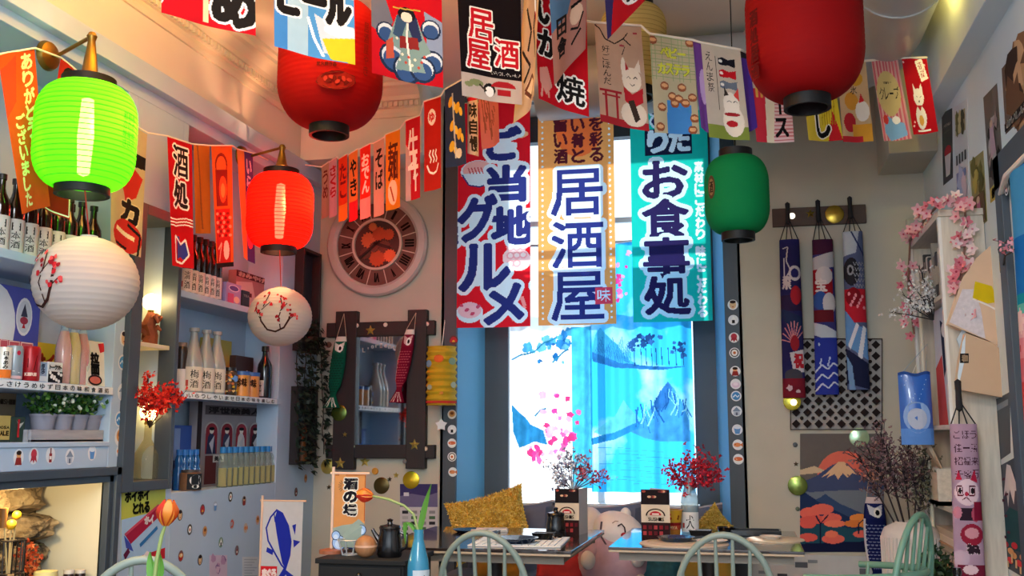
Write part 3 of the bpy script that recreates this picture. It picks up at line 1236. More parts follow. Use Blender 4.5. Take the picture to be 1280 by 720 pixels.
f.g([(.05, .82), (.2, .8), (.3, .9), (.16, .96), (.05, .9)], '#c98878').l([(.1, .9), (.06, .98)], .04, '#c98878').l([(.2, .9), (.22, .97)], .04, '#c98878')
f.build('flag', cloth(RD), 'red flag with black white-edged grilled squid lettering', 'flag', GA)
f = flag([(684, -60), (735, -70), (730, 62), (691, 108)], (3.70, 3.86), amp=.01)
f.g([(0, .1), (.9, .1), (.5, .55), (0, .62)], '#4c6a86')
f.c('田', .3, .62, .3, .14, BK, .015).c('舎', .3, .78, .3, .14, BK, .015).e(.74, .6, .17, .09, '#c9a890').l([(.6, .52), (.9, .5)], .06, BK).l([(.6, .7), (.8, .74), (.92, .62)], .04, BK).l([(.62, .84), (.86, .76)], .05, BK)
f.build('flag', cloth('#a8776a'), 'brown flag with black brush characters and a bearded face', 'flag', GA)
f = flag([(752, -70), (838, -46), (805, 2), (758, 51)], (3.55, 3.7), amp=.01)
f.g([(0, .5), (.18, .5), (.1, 1), (0, 1)], '#2a2048').e(.55, .6, .28, .16, '#d8d2c8', rot=.4).c('祭', .55, .6, .34, .22, BK, .01, rot=.3)
f.build('flag', cloth('#a81722'), 'red and navy flag folded to a point with a round crest', 'flag', GA)
string('bunting_string', [at(150, -148, Y=2.5)] + [at(203, -130, Y=2.66), at(317, -104, Y=2.86), at(342, -100, Y=2.95), at(441, -78, Y=3.15), at(463, -90, Y=3.3), at(551, -72, Y=3.5), at(567, -110, Y=3.7), at(650, -92, Y=3.88), at(664, -95, Y=3.8), at(731, -78, Y=3.98)] + [at(752, -70, Y=3.55), at(838, -46, Y=3.7), V((0.35, 4.2, 3.30))], 'string carrying the large picture flags below the ceiling')

# --- string across the room
Yb = 4.3
f = flag([(743, 28), (801, 32), (811, 165), (750, 152)], (Yb, Yb + .12), amp=.006)
f.r(0, .93, 1, 1, '#a3242c').r(.03, .66, .5, .685, '#a3242c').r(.08, .71, .46, .73, '#a3242c').r(.12, .68, .17, .93, '#a3242c').r(.36, .68, .41, .93, '#a3242c')
f.e(.72, .86, .26, .12, '#e0cdb8').e(.72, .53, .2, .12, '#e8d8c4').g([(.55, .46), (.57, .33), (.68, .43)], '#b02a30').g([(.78, .43), (.9, .33), (.92, .46)], '#e8d8c4').e(.56, .42, .05, .1, '#e8d8c4')
f.g([(.54, .6), (.72, .67), (.94, .6), (.92, .74), (.72, .8), (.56, .74)], '#b3202a').g([(.62, .74), (.74, .72), (.84, .9), (.74, .94)], '#3a2a22').l([(.62, .52), (.66, .5), (.7, .52)], .015, BK).l([(.76, .52), (.8, .5), (.84, .52)], .015, BK).l([(.68, .57), (.73, .59), (.78, .57)], .015, BK)
f.l([(.0, .02), (.1, .06), (.2, .16), (.4, .2), (.6, .14), (.75, .2)], .025, BK).l([(.6, .14), (.7, .08)], .02, BK).l([(.55, .3), (.62, .22)], .015, BK)
f.col('好ごほんだ', .2, .22, .62, .16, BK, .006)
for i in range(8):
    f.e(.3 + (i * 29 % 60) / 100, .08 + (i * 13 % 26) / 100, .025, .012, '#a8404a', 8)
f.build('flag', cloth('#c4a48c'), 'tan flag with a beckoning cat and red shrine gate', 'flag', GB)
f = flag([(812, 42), (866, 50), (874, 168), (818, 166)], (Yb + .12, Yb + .2), amp=.006)
for i in range(16):
    f.r(0, .02 + i * .029, 1, .024 + i * .029, '#7f9a6a', nx=4, ny=1)
for i in range(13):
    f.r(.02 + i * .078, 0, .028 + i * .078, .46, '#8aa274', nx=1, ny=4)
f.row('ベビー', .22, .82, .17, .1, '#c8c83e', .012, '#2c3318', .012).row('カステラ', .14, .88, .34, .11, '#c8c83e', .012, '#2c3318', .012)
f.g([(.32, .66), (.86, .7), (.84, 1), (.3, 1)], '#3f7fc0')
for i, (a, b) in enumerate(((.28, .52), (.68, .52), (.9, .62), (.2, .74), (.92, .84), (.14, .94), (.86, .96), (.45, .62), (.6, .64), (.74, .68), (.5, .69), (.06, .06), (.92, .04))):
    f.e(a, b, .1, .045, '#8a4f34').e(a, b - .005, .075, .02, '#d8a070')
f.build('flag', cloth('#c3b896'), 'pale green check flag with little sponge cakes and yellow katakana', 'flag', GB)
f = flag([(876, 53), (925, 62), (937, 176), (886, 172)], (Yb + .22, Yb + .28), amp=.006)
f.r(0, .86, 1, 1, '#7c8a3a').r(.33, .12, .345, .7, '#4a3c30')
f.col('えんま祭', .16, .08, .52, .16, BK, .008)
for b, c_ in ((.17, '#171520'), (.3, RD), (.42, '#6a7484')):
    f.g([(.4, b - .03), (.5, b - .05), (.66, b - .03), (.84, b - .05), (.82, b + .05), (.66, b + .03), (.5, b + .04), (.4, b + .03)], c_).e(.46, b - .005, .045, .018, WT)
f.e(.66, .8, .26, .17, '#e8dccb').e(.64, .62, .2, .13, '#eee3d4').g([(.48, .54), (.5, .44), (.6, .52)], '#3a2f2a').g([(.72, .52), (.84, .44), (.84, .58)], '#d0403c').e(.62, .83, .14, .035, '#b3202a').l([(.54, .6), (.6, .58), (.66, .6)], .014, BK).l([(.7, .6), (.75, .58), (.8, .6)], .014, BK).e(.64, .73, .2, .02, '#a3242c')
f.build('flag', cloth('#d3c6b4'), 'cream flag with carp streamers and a smiling cat', 'flag', GB)
f = flag([(866, 51), (886, 55), (890, 168), (876, 160)], (Yb + .235, Yb + .25))
f.e(.5, .5, .3, .2, '#c9a6d8')
f.build('flag', cloth('#7b4a9c'), 'small lilac flag half behind the cream cat flag', 'flag', GB)
f = flag([(924, 64), (936, 66), (946, 160), (935, 166)], (Yb + .34, Yb + .36))
f.r(0, 0, 1, .08, '#2c2a30')
f.build('flag', cloth('#5b3a9c'), 'plain deep purple flag beside the cream cat flag', 'flag', GB)
f = flag([(934, 66), (985, 72), (992, 178), (945, 178)], (Yb + .37, Yb + .44))
f.r(.45, 0, 1, 1, '#e8c4c4', nx=4)
for i in range(24):
    f.r(.5, .02 + i * .041, 1, .035 + i * .041, '#d07a80', nx=3, ny=1)
f.g([(.25, .3), (.5, .1), (.6, .5), (.5, 1), (.05, 1)], '#e9dcc2').g([(0, .4), (.35, .4), (.3, 1), (0, 1)], '#cf3040').r(.1, .1, .17, .5, '#d9a24a').r(.22, .1, .29, .5, '#d9a24a').col('ソース', .72, .22, .95, .3, BK, .02)
f.build('flag', cloth('#d8bfae'), 'pink striped flag with fried sticks and black katakana', 'flag', GB)
f = flag([(1000, 74), (1040, 77), (1053, 176), (1010, 176)], (Yb + .45, Yb + .5))
f.r(0, .55, .5, 1, '#d8c040').r(.5, .1, 1, 1, '#d9c232').g([(.62, 1), (.82, .62), (1, 1)], '#c8202a').c('し', .5, .74, .4, .44, BK, .03, WT, .03)
for i in range(6):
    f.l([(.55 + i * .07, .3), (.5 + i * .07, .8)], .02, '#a88a1a')
f.build('flag', cloth('#d5b95a'), 'yellow striped flag with one brushed hiragana and red triangle', 'flag', GB)
f = flag([(1046, 76), (1082, 76), (1091, 177), (1053, 178)], (Yb + .5, Yb + .55))
f.e(.6, .22, .25, .09, '#dba33a').e(.4, .5, .25, .11, '#d8963a').e(.75, .62, .22, .13, '#e8e2de').g([(.66, .52), (.74, .4), (.84, .5)], '#c8202a').e(.3, .76, .22, .12, '#b82632').r(.4, .78, 1, 1, '#d89a34').r(0, .93, .7, 1, '#b82632').c('氷', .5, .36, .24, .1, BK, .01)
f.build('flag', cloth('#d9b58c'), 'cream flag with shaved ice, fruit and golden sweets', 'flag', GB)
f = flag([(1089, 76), (1122, 73), (1139, 174), (1104, 177)], (Yb + .56, Yb + .6))
for i in range(8):
    f.r(.03 + i * .12, 0, .09 + i * .12, 1, '#c8606c', nx=1)
f.e(.46, .42, .44, .28, '#c9b47a').row('クレープ', .1, .86, .42, .15, BK, .012).row('YUMMY', .3, .64, .29, .03, BK, 0)
f.g([(.15, .74), (.3, .7), (.85, .8), (.9, .95), (.3, 1), (.1, .9)], '#79a8d0').e(.2, .74, .1, .06, '#c83a34').e(.6, .75, .14, .05, WT)
f.build('flag', cloth('#d8a8a2'), 'pink striped flag with a pancake disc and crepe lettering', 'flag', GB)
f = flag([(1127, 74), (1158, 72), (1172, 165), (1141, 169)], (Yb + .6, Yb + .63))
f.g([(.5, .04), (.8, .0), (.95, .28), (.68, .32)], WT).c('招', .68, .1, .16, .1, '#b3202a', .01).c('福', .76, .21, .16, .1, '#b3202a', .01)
f.e(.46, .78, .22, .16, '#e9e2d8').e(.46, .52, .22, .12, '#f0eae2').g([(.26, .48), (.28, .34), (.4, .44)], '#f0eae2').g([(.5, .42), (.64, .33), (.66, .48)], '#f0eae2').g([(.34, .62), (.46, .7), (.58, .62)], '#b3202a').e(.46, .82, .1, .07, '#d9a24a').l([(.36, .5), (.42, .52)], .02, BK).l([(.52, .52), (.58, .5)], .02, BK).e(.47, .57, .03, .015, BK).r(.25, .95, .75, .97, WT)
for i in range(14):
    a, b = (i * 37 % 90) / 100 + .04, (i * 53 % 90) / 100 + .04
    if abs(a - .46) > .22 or b < .3:
        f.e(a, b, .035, .015, '#f0c6c0', 8)
f.build('flag', cloth(RD), 'red flag with a white fox and tiny blossoms', 'flag', GB)
string('bunting_string', [at(640, 10, Y=4.05), at(743, 28, Y=Yb), at(801, 32, Y=Yb + .12), at(812, 42, Y=Yb + .12), at(866, 50, Y=Yb + .2), at(876, 53, Y=Yb + .22), at(925, 62, Y=Yb + .28), at(934, 66, Y=Yb + .37), at(985, 72, Y=Yb + .44), at(1000, 74, Y=Yb + .45), at(1040, 77, Y=Yb + .5), at(1082, 76, Y=Yb + .55), at(1122, 73, Y=Yb + .6), at(1158, 72, Y=Yb + .63), V((XR - .1, 5.25, 3.0))], 'string of picture flags stretched across to the wall beam', r=.006)

# --- narrow flags over the clock
spec = [(402, 411, 206, 272, 5.70, '#c9a184', 'beige flag with rusty marks hanging at the corner end'), (411, 421, 200, 271, 5.62, '#d7a6ac', 'pink and white narrow flag next to the corner end'), (423, 434, 196, 276, 5.52, '#e2431f', 'plain scarlet narrow flag with orange foot'),
        (436, 447, 190, 276, 5.42, '#e08a3c', 'orange narrow flag with a red foot and black strokes'), (450, 463, 183, 273, 5.32, '#d8301f', 'scarlet narrow flag with white script and pink foot'), (467, 480, 176, 270, 5.2, '#b9aa92', 'grey beige narrow flag with bold black brush script'),
        (482, 500, 165, 262, 5.08, '#dd8e22', 'amber narrow flag with noodles and dark script'), (507, 525, 148, 250, 4.92, '#c8202a', 'crimson narrow flag with white brush strokes and grey edge'), (530, 551, 124, 238, 4.74, '#c3281e', 'brick red flag with steam curls and a bath sign')]
tp = []
for i, (a, b, c_, d, Y, base, lab) in enumerate(spec):
    f = flag([(a, c_ + 3), (b, c_ - 4), (b + 1, d - 3), (a + 1, d + 2)], (Y, Y - .09), amp=.004)
    tp += [at(a, c_ + 3, Y=Y), at(b, c_ - 4, Y=Y - .09)]
    tx = ['うめ', 'さくら', 'たこ', 'やき', 'おでん', 'そば', '麺', '生', 'ゆ'][i]
    ink_ = ['#7a2c1c', '#b3202a', '#7a1410', BK, WT, BK, '#4a2412', WT, WT][i]
    if i == 2:
        f.r(0, .75, 1, 1, '#e88a2a')
    if i in (3, 4):
        f.r(0, .72, 1, 1, '#c0202a' if i == 3 else '#d79a94')
    if i == 6:
        f.e(.45, .78, .3, .16, '#e2cfa8').l([(.3, .7), (.5, .9)], .08, '#8a4a20')
    if i == 7:
        f.g([(0, .3), (.35, .4), (.3, 1), (0, 1)], '#b9a8a4')
        f.l([(.2, .6), (.7, .5), (.5, .75), (.8, .7)], .1, WT).l([(.6, .4), (.62, .9)], .1, WT)
    if i == 8:
        for q in (.34, .5, .66):
            f.l([(q, .70), (q + .06, .66), (q - .04, .61), (q + .03, .56)], .06, WT)
        f.l([(.18, .72), (.3, .8), (.5, .82), (.7, .8), (.82, .72)], .07, WT).e(.46, .2, .22, .09, WT).c('ゆ', .46, .2, .26, .1, '#c3281e', .02)
        tx = ''
    if tx:
        f.col(tx, .5, .1, .66, .62, ink_, .03)
    f.build('narrow_flag', cloth(base), lab, 'flag', GC, nx=4, ny=8)
Yq = 4.6
f = flag([(556, 112), (580, 98), (584, 205), (558, 210)], (4.62, 4.5), amp=.005)
for (a, b) in ((.3, .2), (.6, .3), (.35, .5), (.65, .62), (.3, .75)):
    f.e(a, b, .1, .07, '#c8a02c', rot=.4).e(a + .15, b + .06, .08, .06, '#d9b848', rot=-.4)
f.l([(.4, .1), (.45, .9)], .06, '#a8b0b8').e(.6, .85, .16, .06, '#c9c4b8')
f.build('narrow_flag', cloth('#2c3a5a'), 'navy narrow flag with golden ears and grey stems', 'flag', GC, nx=4, ny=8)
f = flag([(584, 122), (597, 118), (600, 196), (586, 192)], (4.55, 4.5))
f.col('味自慢', .5, .1, .95, .6, '#2c2018', .03).r(0, 0, 1, .08, RD)
f.build('narrow_flag', cloth('#d8b49c'), 'cream narrow flag with black small characters beside navy flag', 'flag', GC, nx=4, ny=8)
f = flag([(596, 100), (622, 108), (626, 178), (604, 188)], (4.45, 4.4), amp=.01)
for i in range(12):
    f.l([(.15 + (i * 23 % 60) / 100, .2 + (i * 11 % 40) / 100), (.2 + (i * 23 % 60) / 100, .4 + (i * 11 % 50) / 100)], .05, '#7a3f34')
f.build('narrow_flag', cloth('#b4605a'), 'rosy brown narrow flag showing its washed-out back', 'flag', GC, nx=4, ny=8)
string('bunting_string', [V((XL + .005, 5.735, 2.94))] + tp + [at(556, 112, Y=4.62), at(580, 98, Y=4.5), at(584, 122, Y=4.55), at(597, 118, Y=4.5), at(596, 100, Y=4.45), at(622, 108, Y=4.4), at(640, 10, Y=4.05)], 'string of narrow flags rising from the corner above the clock')

# --- flags along the shelving wall
XF = -2.60
f = flag([(-3, 68), (44, 60), (62, 258), (24, 268)], X=(XF, XF), amp=.012, k=.8)
f.g([(0, .1), (.45, .02), (.3, .3), (0, .4)], '#d8391c')
f.col('ありがとう', .74, .02, .55, .32, '#e8d6a0', .016).col('ございました', .36, .38, .97, .3, '#e8d6a0', .016)
f.build('wall_flag', cloth('#d8521e'), 'orange draped flag with cream thank-you lettering', 'flag', GD)
f = flag([(48, 140), (92, 150), (85, 275), (46, 257)], X=(XF - .05, XF - .05))
f.l([(.97, 0), (.97, .98)], .03, WT).l([(.0, .98), (.97, .98)], .03, WT)
f.build('wall_flag', cloth('#9c2a1a'), 'dark rust flag with white piping behind the green lantern', 'flag', GD)
f = flag([(76, 72), (108, 98), (96, 118), (68, 108)], X=(XF - .06, XF - .06))
f.e(.45, .5, .3, .4, BK).e(.45, .5, .2, .26, WT).c('心', .45, .5, .3, .4, BK, .02)
f.build('wall_flag', cloth('#a8261c'), 'small red and black flag corner above the green lantern', 'flag', GD)
f = flag([(140, 140), (184, 168), (174, 322), (136, 306)], X=(XF, XF), amp=.008)
f.g([(.1, 0), (.7, 0), (.6, .1), (.2, .12)], '#d8783a').g([(.5, .2), (1, .2), (1, .3), (.5, .32)], BK).g([(.35, .5), (.6, .3), (.95, .38), (.8, .55), (.5, .62)], '#b3261e')
f.c('カ', .62, .68, .5, .17, BK, .04, '#d8c4a0', .02).e(.55, .88, .46, .13, '#b3261e').l([(.2, .84), (.8, .88)], .08, '#d8c4a0').l([(.6, .78), (.95, .84), (.9, 1)], .06, BK).l([(.2, .95), (.6, .97)], .05, BK)
f.build('wall_flag', cloth('#c3ad8a'), 'cream flag with bold red shapes and a black katakana', 'flag', GD)
f = flag([(209, 170), (240, 180), (241, 336), (214, 332)], X=(XF, XF), amp=.006)
f.c('酒', .52, .17, .62, .24, BK, .022, WT, .05).c('処', .5, .43, .6, .2, BK, .03, WT, .05)
for b in (.62, .645, .67):
    f.l([(0, b + .01), (.25, b + .015), (.5, b), (.75, b - .01), (1, b)], .03, WT)
f.g([(.3, .76), (.42, .76), (.5, .92), (.3, .94)], '#2f3a8a').e(.62, .87, .2, .07, '#2f3a8a').l([(.2, .76), (.22, .96), (.55, .97), (.82, .9), (.7, .78), (.5, .82)], .05, WT, close=True)
f.build('wall_flag', cloth('#c8141c'), 'red flag with white-edged sake house characters and a flask', 'flag', GD)
f = flag([(242, 180), (262, 182), (262, 292), (243, 292)], X=(XF - .06, XF - .06), amp=.006)
f.l([(.2, 0), (.6, .95)], .1, '#a8592a')
f.build('wall_flag', cloth('#e07a2c'), 'plain orange flag hanging slack between red and carp flags', 'flag', GD)
f = flag([(264, 182), (290, 182), (291, 333), (270, 335)], X=(XF, XF), amp=.005)
f.e(.45, .16, .32, .1, '#7a1a14').e(.45, .17, .26, .085, '#e8662a').r(.14, .2, .78, .5, '#7a1a14').e(.52, .36, .22, .11, '#e8562a').e(.52, .37, .12, .06, '#e89a4a').r(.06, .52, .86, .98, '#b81c18')
for j in range(6):
    for i in range(4):
        f.e(.16 + i * .2 + (.1 if j % 2 else 0), .56 + j * .036, .075, .014, '#7a100c' if (i + j) % 2 else '#e8a078', 10)
f.l([(.15, .85), (.4, .8), (.2, .95)], .06, '#efb49a').e(.66, .86, .14, .08, '#e8c4b0').r(0, .965, 1, 1, BK)
f.build('wall_flag', cloth('#e86a2a'), 'orange flag with a long carp streamer and scales', 'flag', GD)
f = flag([(296, 186), (316, 192), (318, 330), (304, 322)], X=(XF - .07, XF - .07), amp=.004)
f.r(0, 0, .45, 1, '#c9783a').col('いらっ', .74, .06, .5, .3, '#b8a4c8', .02).e(.7, .8, .2, .08, '#c8344a')
f.build('wall_flag', cloth('#4a3a78'), 'purple and amber flag behind the red wall lantern', 'flag', GD)
string('bunting_string', [at(-40, 74, X=XL), at(-3, 68, X=XF), at(44, 60, X=XF), at(76, 72, X=XF - .06), at(108, 98, X=XF - .06), at(140, 140, X=XF), at(184, 166, X=XF), at(209, 170, X=XF), at(240, 180, X=XF), at(264, 182, X=XF), at(290, 182, X=XF), at(296, 186, X=XF - .07), at(318, 192, X=XF - .07), at(335, 200, X=XL)], 'sagging string of flags pinned along the shelving wall')

# ================================================================ lanterns
BRASS = mat('#8a6a2c', .35, metal=.9, noisy=.2)
BLACKL = mat('#0c0a0b', .55, noisy=.1, spec=.3)


def paper(hexc, tr=.7, see=.1):
    return mat(hexc, .75, trans=tr, noisy=.05, scale=8, spec=.2, see=see)


def ribbed(R, H, ribs, ends=.62, corner=.28, depth=.012):
    """profile of a pleated paper lantern (r, z from 0 to H)"""
    pr = []
    n = ribs * 4
    for i in range(n + 1):
        t = i / n
        q = min(t, 1 - t) / corner
        if q < 1:
            r = R * (ends + (1 - ends) * sqrt(max(0, 1 - (1 - q) ** 2)))
        else:
            r = R
        r *= 1 - depth * (1 if i % 4 == 0 else 0)
        pr.append((r, H * t))
    return pr


def chochin(name, label, c, R, H, colour, ribs, group=None, ends=.42, corner=.3, ring=.36, lit=None, see=.08, tr=.7, cap=.045, prints=None, cord_to=None, cat='lantern', rib=None):
    """barrel paper lantern, c = centre of body"""
    c = V(c)
    t = thing(name, label, cat, (c.x, c.y, c.z - H / 2), group)
    z0 = c.z - H / 2
    sh = MB().lathe([(r, z0 + z) for r, z in ribbed(R, H, ribs, ends, corner, .012 if rib else .005)], (c.x, c.y, 0), 44).build('paper_shade', paper(colour, tr, see), t, smooth=True)
    rb = MB() if rib else None
    for r, z in ribbed(R, H, ribs, ends, corner)[4::4] if rib else ():
        rb.lathe([(r * 1.0, z0 + z - .0016), (r * 1.008, z0 + z), (r * 1.0, z0 + z + .0016)], (c.x, c.y, 0), 44)
    if rib:
        rb.build('rib_wires', mat(rib, .7, trans=.3), t)['kind'] = 'stuff'
    rr = R * (ends + .02)
    MB().lathe([(rr * .86, z0 - cap), (rr, z0 - cap), (rr, z0 + .006), (rr * .86, z0 + .006), (rr * .86, z0 - cap)], (c.x, c.y, 0), 32).build('bottom_ring', BLACKL, t, smooth=True)
    z1 = z0 + H
    MB().lathe([(rr * .86, z1 - .006), (rr, z1 - .006), (rr, z1 + cap), (rr * .86, z1 + cap), (rr * .86, z1 - .006)], (c.x, c.y, 0), 32).build('top_ring', BLACKL, t, smooth=True)
    MB().tube([(c.x - rr * .9, c.y, z1 + cap * .8), (c.x, c.y, z1 + cap * .9), (c.x + rr * .9, c.y, z1 + cap * .8)], .004, 6).build('hanger_wire', BLACKL, t)
    if cord_to:
        MB().tube([(c.x, c.y, z1 + cap * .9), cord_to], .003, 6).build('cord', BLACKL, t)
    if lit:
        bc, power, bh, em = lit
        MB().lathe([(.001, c.z - bh * .5), (.022, c.z - bh * .5 + .01), (.03, c.z), (.022, c.z + bh * .5 - .01), (.001, c.z + bh * .5)], (c.x, c.y, 0), 16).build('bulb', glow(bc, em), t, smooth=True)
        lamp(name + '_light', 'POINT', (c.x + .075, c.y + .02, c.z + H * .12), power, lin(bc), .03)
    if prints:
        prints(t, c, z0)
    return t


def cylprint(t, c, R, lon, span, z0, z1, fn, base=None):
    p = Sheet(fn=cylmap(c, R, lon, span, z0, z1))
    fn(p)
    for pn, pm in p.parts.items():
        pm.build('painted_' + pn, None, t)


INKR = '#5a0c0c'
c = at(414, 70, Y=4.2)


def pr(t, c, z0):
    def fish(p):
        p.e(.5, .6, .3, .24, '#7c1210', rot=-.12).l([(.2, .66), (.34, .45), (.55, .38), (.78, .44), (.8, .6), (.66, .78), (.4, .84), (.22, .7)], .02, INKR, close=True)
        for i in range(9):
            p.e(.34 + i * .045, .58 + .06 * sin(i * 2), .03, .07, INKR if i % 2 else '#a8302a', rot=i)
        p.row('炭火焼き鳥', .2, .5, .2, .1, INKR, .003)
    cylprint(t, c, .247, face_lon(c) + .1, 1.2, 2.72, 2.90, fish)
    cylprint(t, c, .247, face_lon(c) + .68, .14, 2.83, 3.1, lambda p: p.col('居酒屋やき', .5, .02, .98, .8, '#8a1512', .03))


chochin('red_lantern', 'large unlit red barrel lantern painted with a grilled fish, hanging above the wall clock', (c.x, c.y, 2.955), .245, .61, '#b0060a', 26, 'large red barrel lanterns', .36, .34, tr=.35, see=0, prints=pr, cord_to=(c.x, c.y, ZC))
c = at(1006, 60, Y=3.9)


def pr(t, c, z0):
    cylprint(t, c, .224, face_lon(c) - .98, .3, 2.56, 2.86, lambda p: p.col('酒処居酒', .5, .02, .98, .8, '#5c0a0a', .05))


chochin('red_lantern', 'large unlit red barrel lantern hanging in front of the pink striped flag', (c.x, c.y, 2.80), .224, .56, '#980407', 24, 'large red barrel lanterns', .38, .34, tr=.3, see=0, prints=pr, cord_to=(c.x, c.y, ZC))
c = at(921, 245, Y=4.6)


def pr(t, c, z0):
    cylprint(t, c, .148, face_lon(c) - .85, .4, 2.27, 2.40, lambda p: p.e(.5, .5, .42, .42, '#4a3a26').e(.5, .5, .3, .3, '#7a6440').c('酒', .5, .5, .4, .4, '#2c2014', .02))


chochin('green_lantern', 'dark green barrel lantern hanging beside the teal window banner', (c.x, c.y, 2.315), .146, .355, '#0a8a4c', 20, None, .5, .34, tr=.4, see=0, prints=pr, cap=.035, cord_to=(c.x, c.y, ZC - .0))
c = at(791, 20, Y=4.75)
chochin('yellow_lantern', 'pale yellow pleated paper lantern behind the cake flag', (c.x, c.y, 3.12), .165, .42, '#e0d08a', 18, None, .6, .25, tr=.6, see=0, cord_to=(c.x, c.y, ZC), rib='#a8924a')


def sconce(name, label, u, v, H, R, colour, bulbc, power, em, plate_uv, group, see, rib):
    c = at(u, v, X=-2.43)
    plate = at(plate_uv[0], plate_uv[1], X=XL)
    t = chochin(name, label, c, R, H, colour, 20, group, .52, .32, lit=(bulbc, power, H * .78, em), see=see, tr=.6, cap=.03, rib=rib)
    z1 = c.z + H / 2 + .03
    ax = [V((0, 1, 0)), V((0, 0, 1)), V((1, 0, 0))]
    MB().lathe([(0.0, .03), (.03, .03), (.055, .022), (.062, .008), (.062, 0)], plate, 28, axis=ax).build('wall_plate', BRASS, t, smooth=True)
    top = V((c.x, c.y, max(plate.z, z1 + .07)))
    MB().tube([plate + V((.02, 0, 0)), V((plate.x + .06, plate.y, plate.z)), top], .008, 8).build('arm', BRASS, t, smooth=True)
    MB().lathe([(.012, top.z + .015), (.02, top.z), (.014, top.z - .02), (.03, z1 + .03), (.045, z1 + .015), (.03, z1 - .002), (.0, z1 - .002)], (c.x, c.y, 0), 20).build('socket', BRASS, t, smooth=True)
    return t, c


gl, gc = sconce('wall_lantern', 'glowing lime green pleated lantern on a brass wall arm', 107, 171, .40, .185, '#58c818', '#f4ffc0', 6, 24, (58, 70), 'lit wall lanterns over the shelves', .3, '#1c8a10')
rl, rc = sconce('wall_lantern', 'glowing red orange pleated lantern on a brass wall arm', 350, 264, .40, .178, '#e00e06', '#ffb884', 28, 18, (301, 196), 'lit wall lanterns over the shelves', .3, '#8a0c08')


def green_text(p):
    for j in range(3):
        p.col('和の味さ', .2 + j * .25, .1, .8, .2, '#1d5a12', .004)


cylprint(gl, gc, .187, face_lon(gc) + .95, .5, gc.z - .1, gc.z + .1, green_text)


def globe(name, label, u, v, X, R, hang, blossom):
    c = at(u, v, X=X)
    t = thing(name, label, 'lantern', (c.x, c.y, c.z - R), 'white paper globes hung below wall lanterns')
    pr_ = []
    n = 72
    for i in range(n + 1):
        a = -pi / 2 + pi * i / n
        k = 1 - (.012 if i % 3 == 0 else 0)
        pr_.append((max(.002, R * cos(a) * k), c.z + R * .93 * sin(a) * k))
    MB().lathe(pr_, (c.x, c.y, 0), 44).build('paper_shade', mat('#cdc2bb', .8, trans=.35, noisy=.04, scale=6), t, smooth=True)
    MB().tube([(c.x, c.y, c.z + R * .92), hang], .003, 6).build('cord', mat('#a02a20', .6), t)
    MB().lathe([(.03, c.z + R * .9), (.032, c.z + R * .95), (.02, c.z + R * .96)], (c.x, c.y, 0), 16).build('top_ring', mat('#b9b2a8', .5), t)
    p = Sheet(fn=spheremap(c, R * 1.003, face_lon(c) + blossom, 1.8, -.9, .85))
    br = '#3a1c16'
    p.l([(.2, .42), (.24, .62), (.34, .78), (.5, .82), (.66, .74), (.74, .58), (.76, .4)], .035, br).l([(.3, .74), (.22, .5), (.3, .3), (.34, .12)], .022, br).l([(.24, .6), (.14, .44), (.12, .3)], .018, br).l([(.6, .78), (.56, .55), (.62, .36), (.58, .2)], .022, br).l([(.58, .45), (.7, .3)], .015, br).l([(.26, .42), (.4, .28)], .015, br).l([(.72, .6), (.84, .5)], .015, br)
    R_ = random.Random(int(u))
    for i in range(34):
        a, b = R_.choice([(.34, .12), (.3, .3), (.22, .5), (.12, .3), (.14, .44), (.58, .2), (.62, .36), (.7, .3), (.76, .4), (.84, .5), (.74, .58), (.4, .28), (.56, .55)])
        p.blob(a + R_.gauss(0, .035), b + R_.gauss(0, .035), R_.uniform(.016, .034), R_.choice(['#b3202a', '#d04a4a', '#8e1620']), i, 8, .3)
    for pn, pm in p.parts.items():
        pm.build('painted_branch', None, t)
    return t


globe('paper_globe', 'large white paper globe under the green lantern with a plum branch at its edge', 108, 354, -2.43, .192, (gc.x, gc.y, gc.z - .2 + .06), -1.1)
globe('paper_globe', 'smaller white paper globe under the red lantern with a plum branch', 350, 396, -2.43, .17, (rc.x, rc.y, rc.z - .2 + .06), -.15)

# ================================================================ clock
cc = at(473, 306, Y=YB - .005)
ax = [V((1, 0, 0)), V((0, 0, 1)), V((0, -1, 0))]
ck = thing('wall_clock', 'big round wall clock with grey rim, brown roman numeral dial and gears', 'clock', (cc.x, cc.y, cc.z - .345))
CR = .345
MB().lathe([(CR, 0), (CR, .035), (CR - .012, .05), (CR - .05, .055), (CR - .068, .04), (CR - .07, .02)], cc, 64, axis=ax).build('rim', mat('#b8b0a8', .6, noisy=.1), ck, smooth=True)
MB().lathe([(0, .012), (CR - .06, .012)], cc, 64, axis=ax).build('dial', wood('#6a4438', .6, (3, 3, 3)), ck)
ri = .165
MB().lathe([(ri - .008, .012), (ri - .008, .032), (ri + .008, .032), (ri + .008, .012)], cc, 56, axis=ax).build('inner_ring', mat('#c9b8a4', .6), ck, smooth=True)
p = Sheet([cc + V((-CR, -.0135, CR)), cc + V((CR, -.0135, CR)), cc + V((CR, -.0135, -CR)), cc + V((-CR, -.0135, -CR))])
ROM = ['XII', 'I', 'II', 'III', 'IIII', 'V', 'VI', 'VII', 'VIII', 'IX', 'X', 'XI']
for i in range(12):
    a = 2 * pi * i / 12
    rr = (.165 + .275) / 2 / (2 * CR)
    wdt = {1: .02, 2: .045, 3: .065, 4: .08}.get(len(ROM[i]), .07)
    p.c(ROM[i], .5 + sin(a) * rr, .5 - cos(a) * rr, wdt, .085, '#1c1210', .004, rot=a)
    b = a + pi / 12
    p.l([(.5 + sin(b) * .25, .5 - cos(b) * .25), (.5 + sin(b) * .4, .5 - cos(b) * .4)], .009, '#c9b8a4')
for pn, pm in p.parts.items():
    pm.build({'lettering': 'numeral_print', 'picture': 'dial_divisions'}[pn], None, ck)
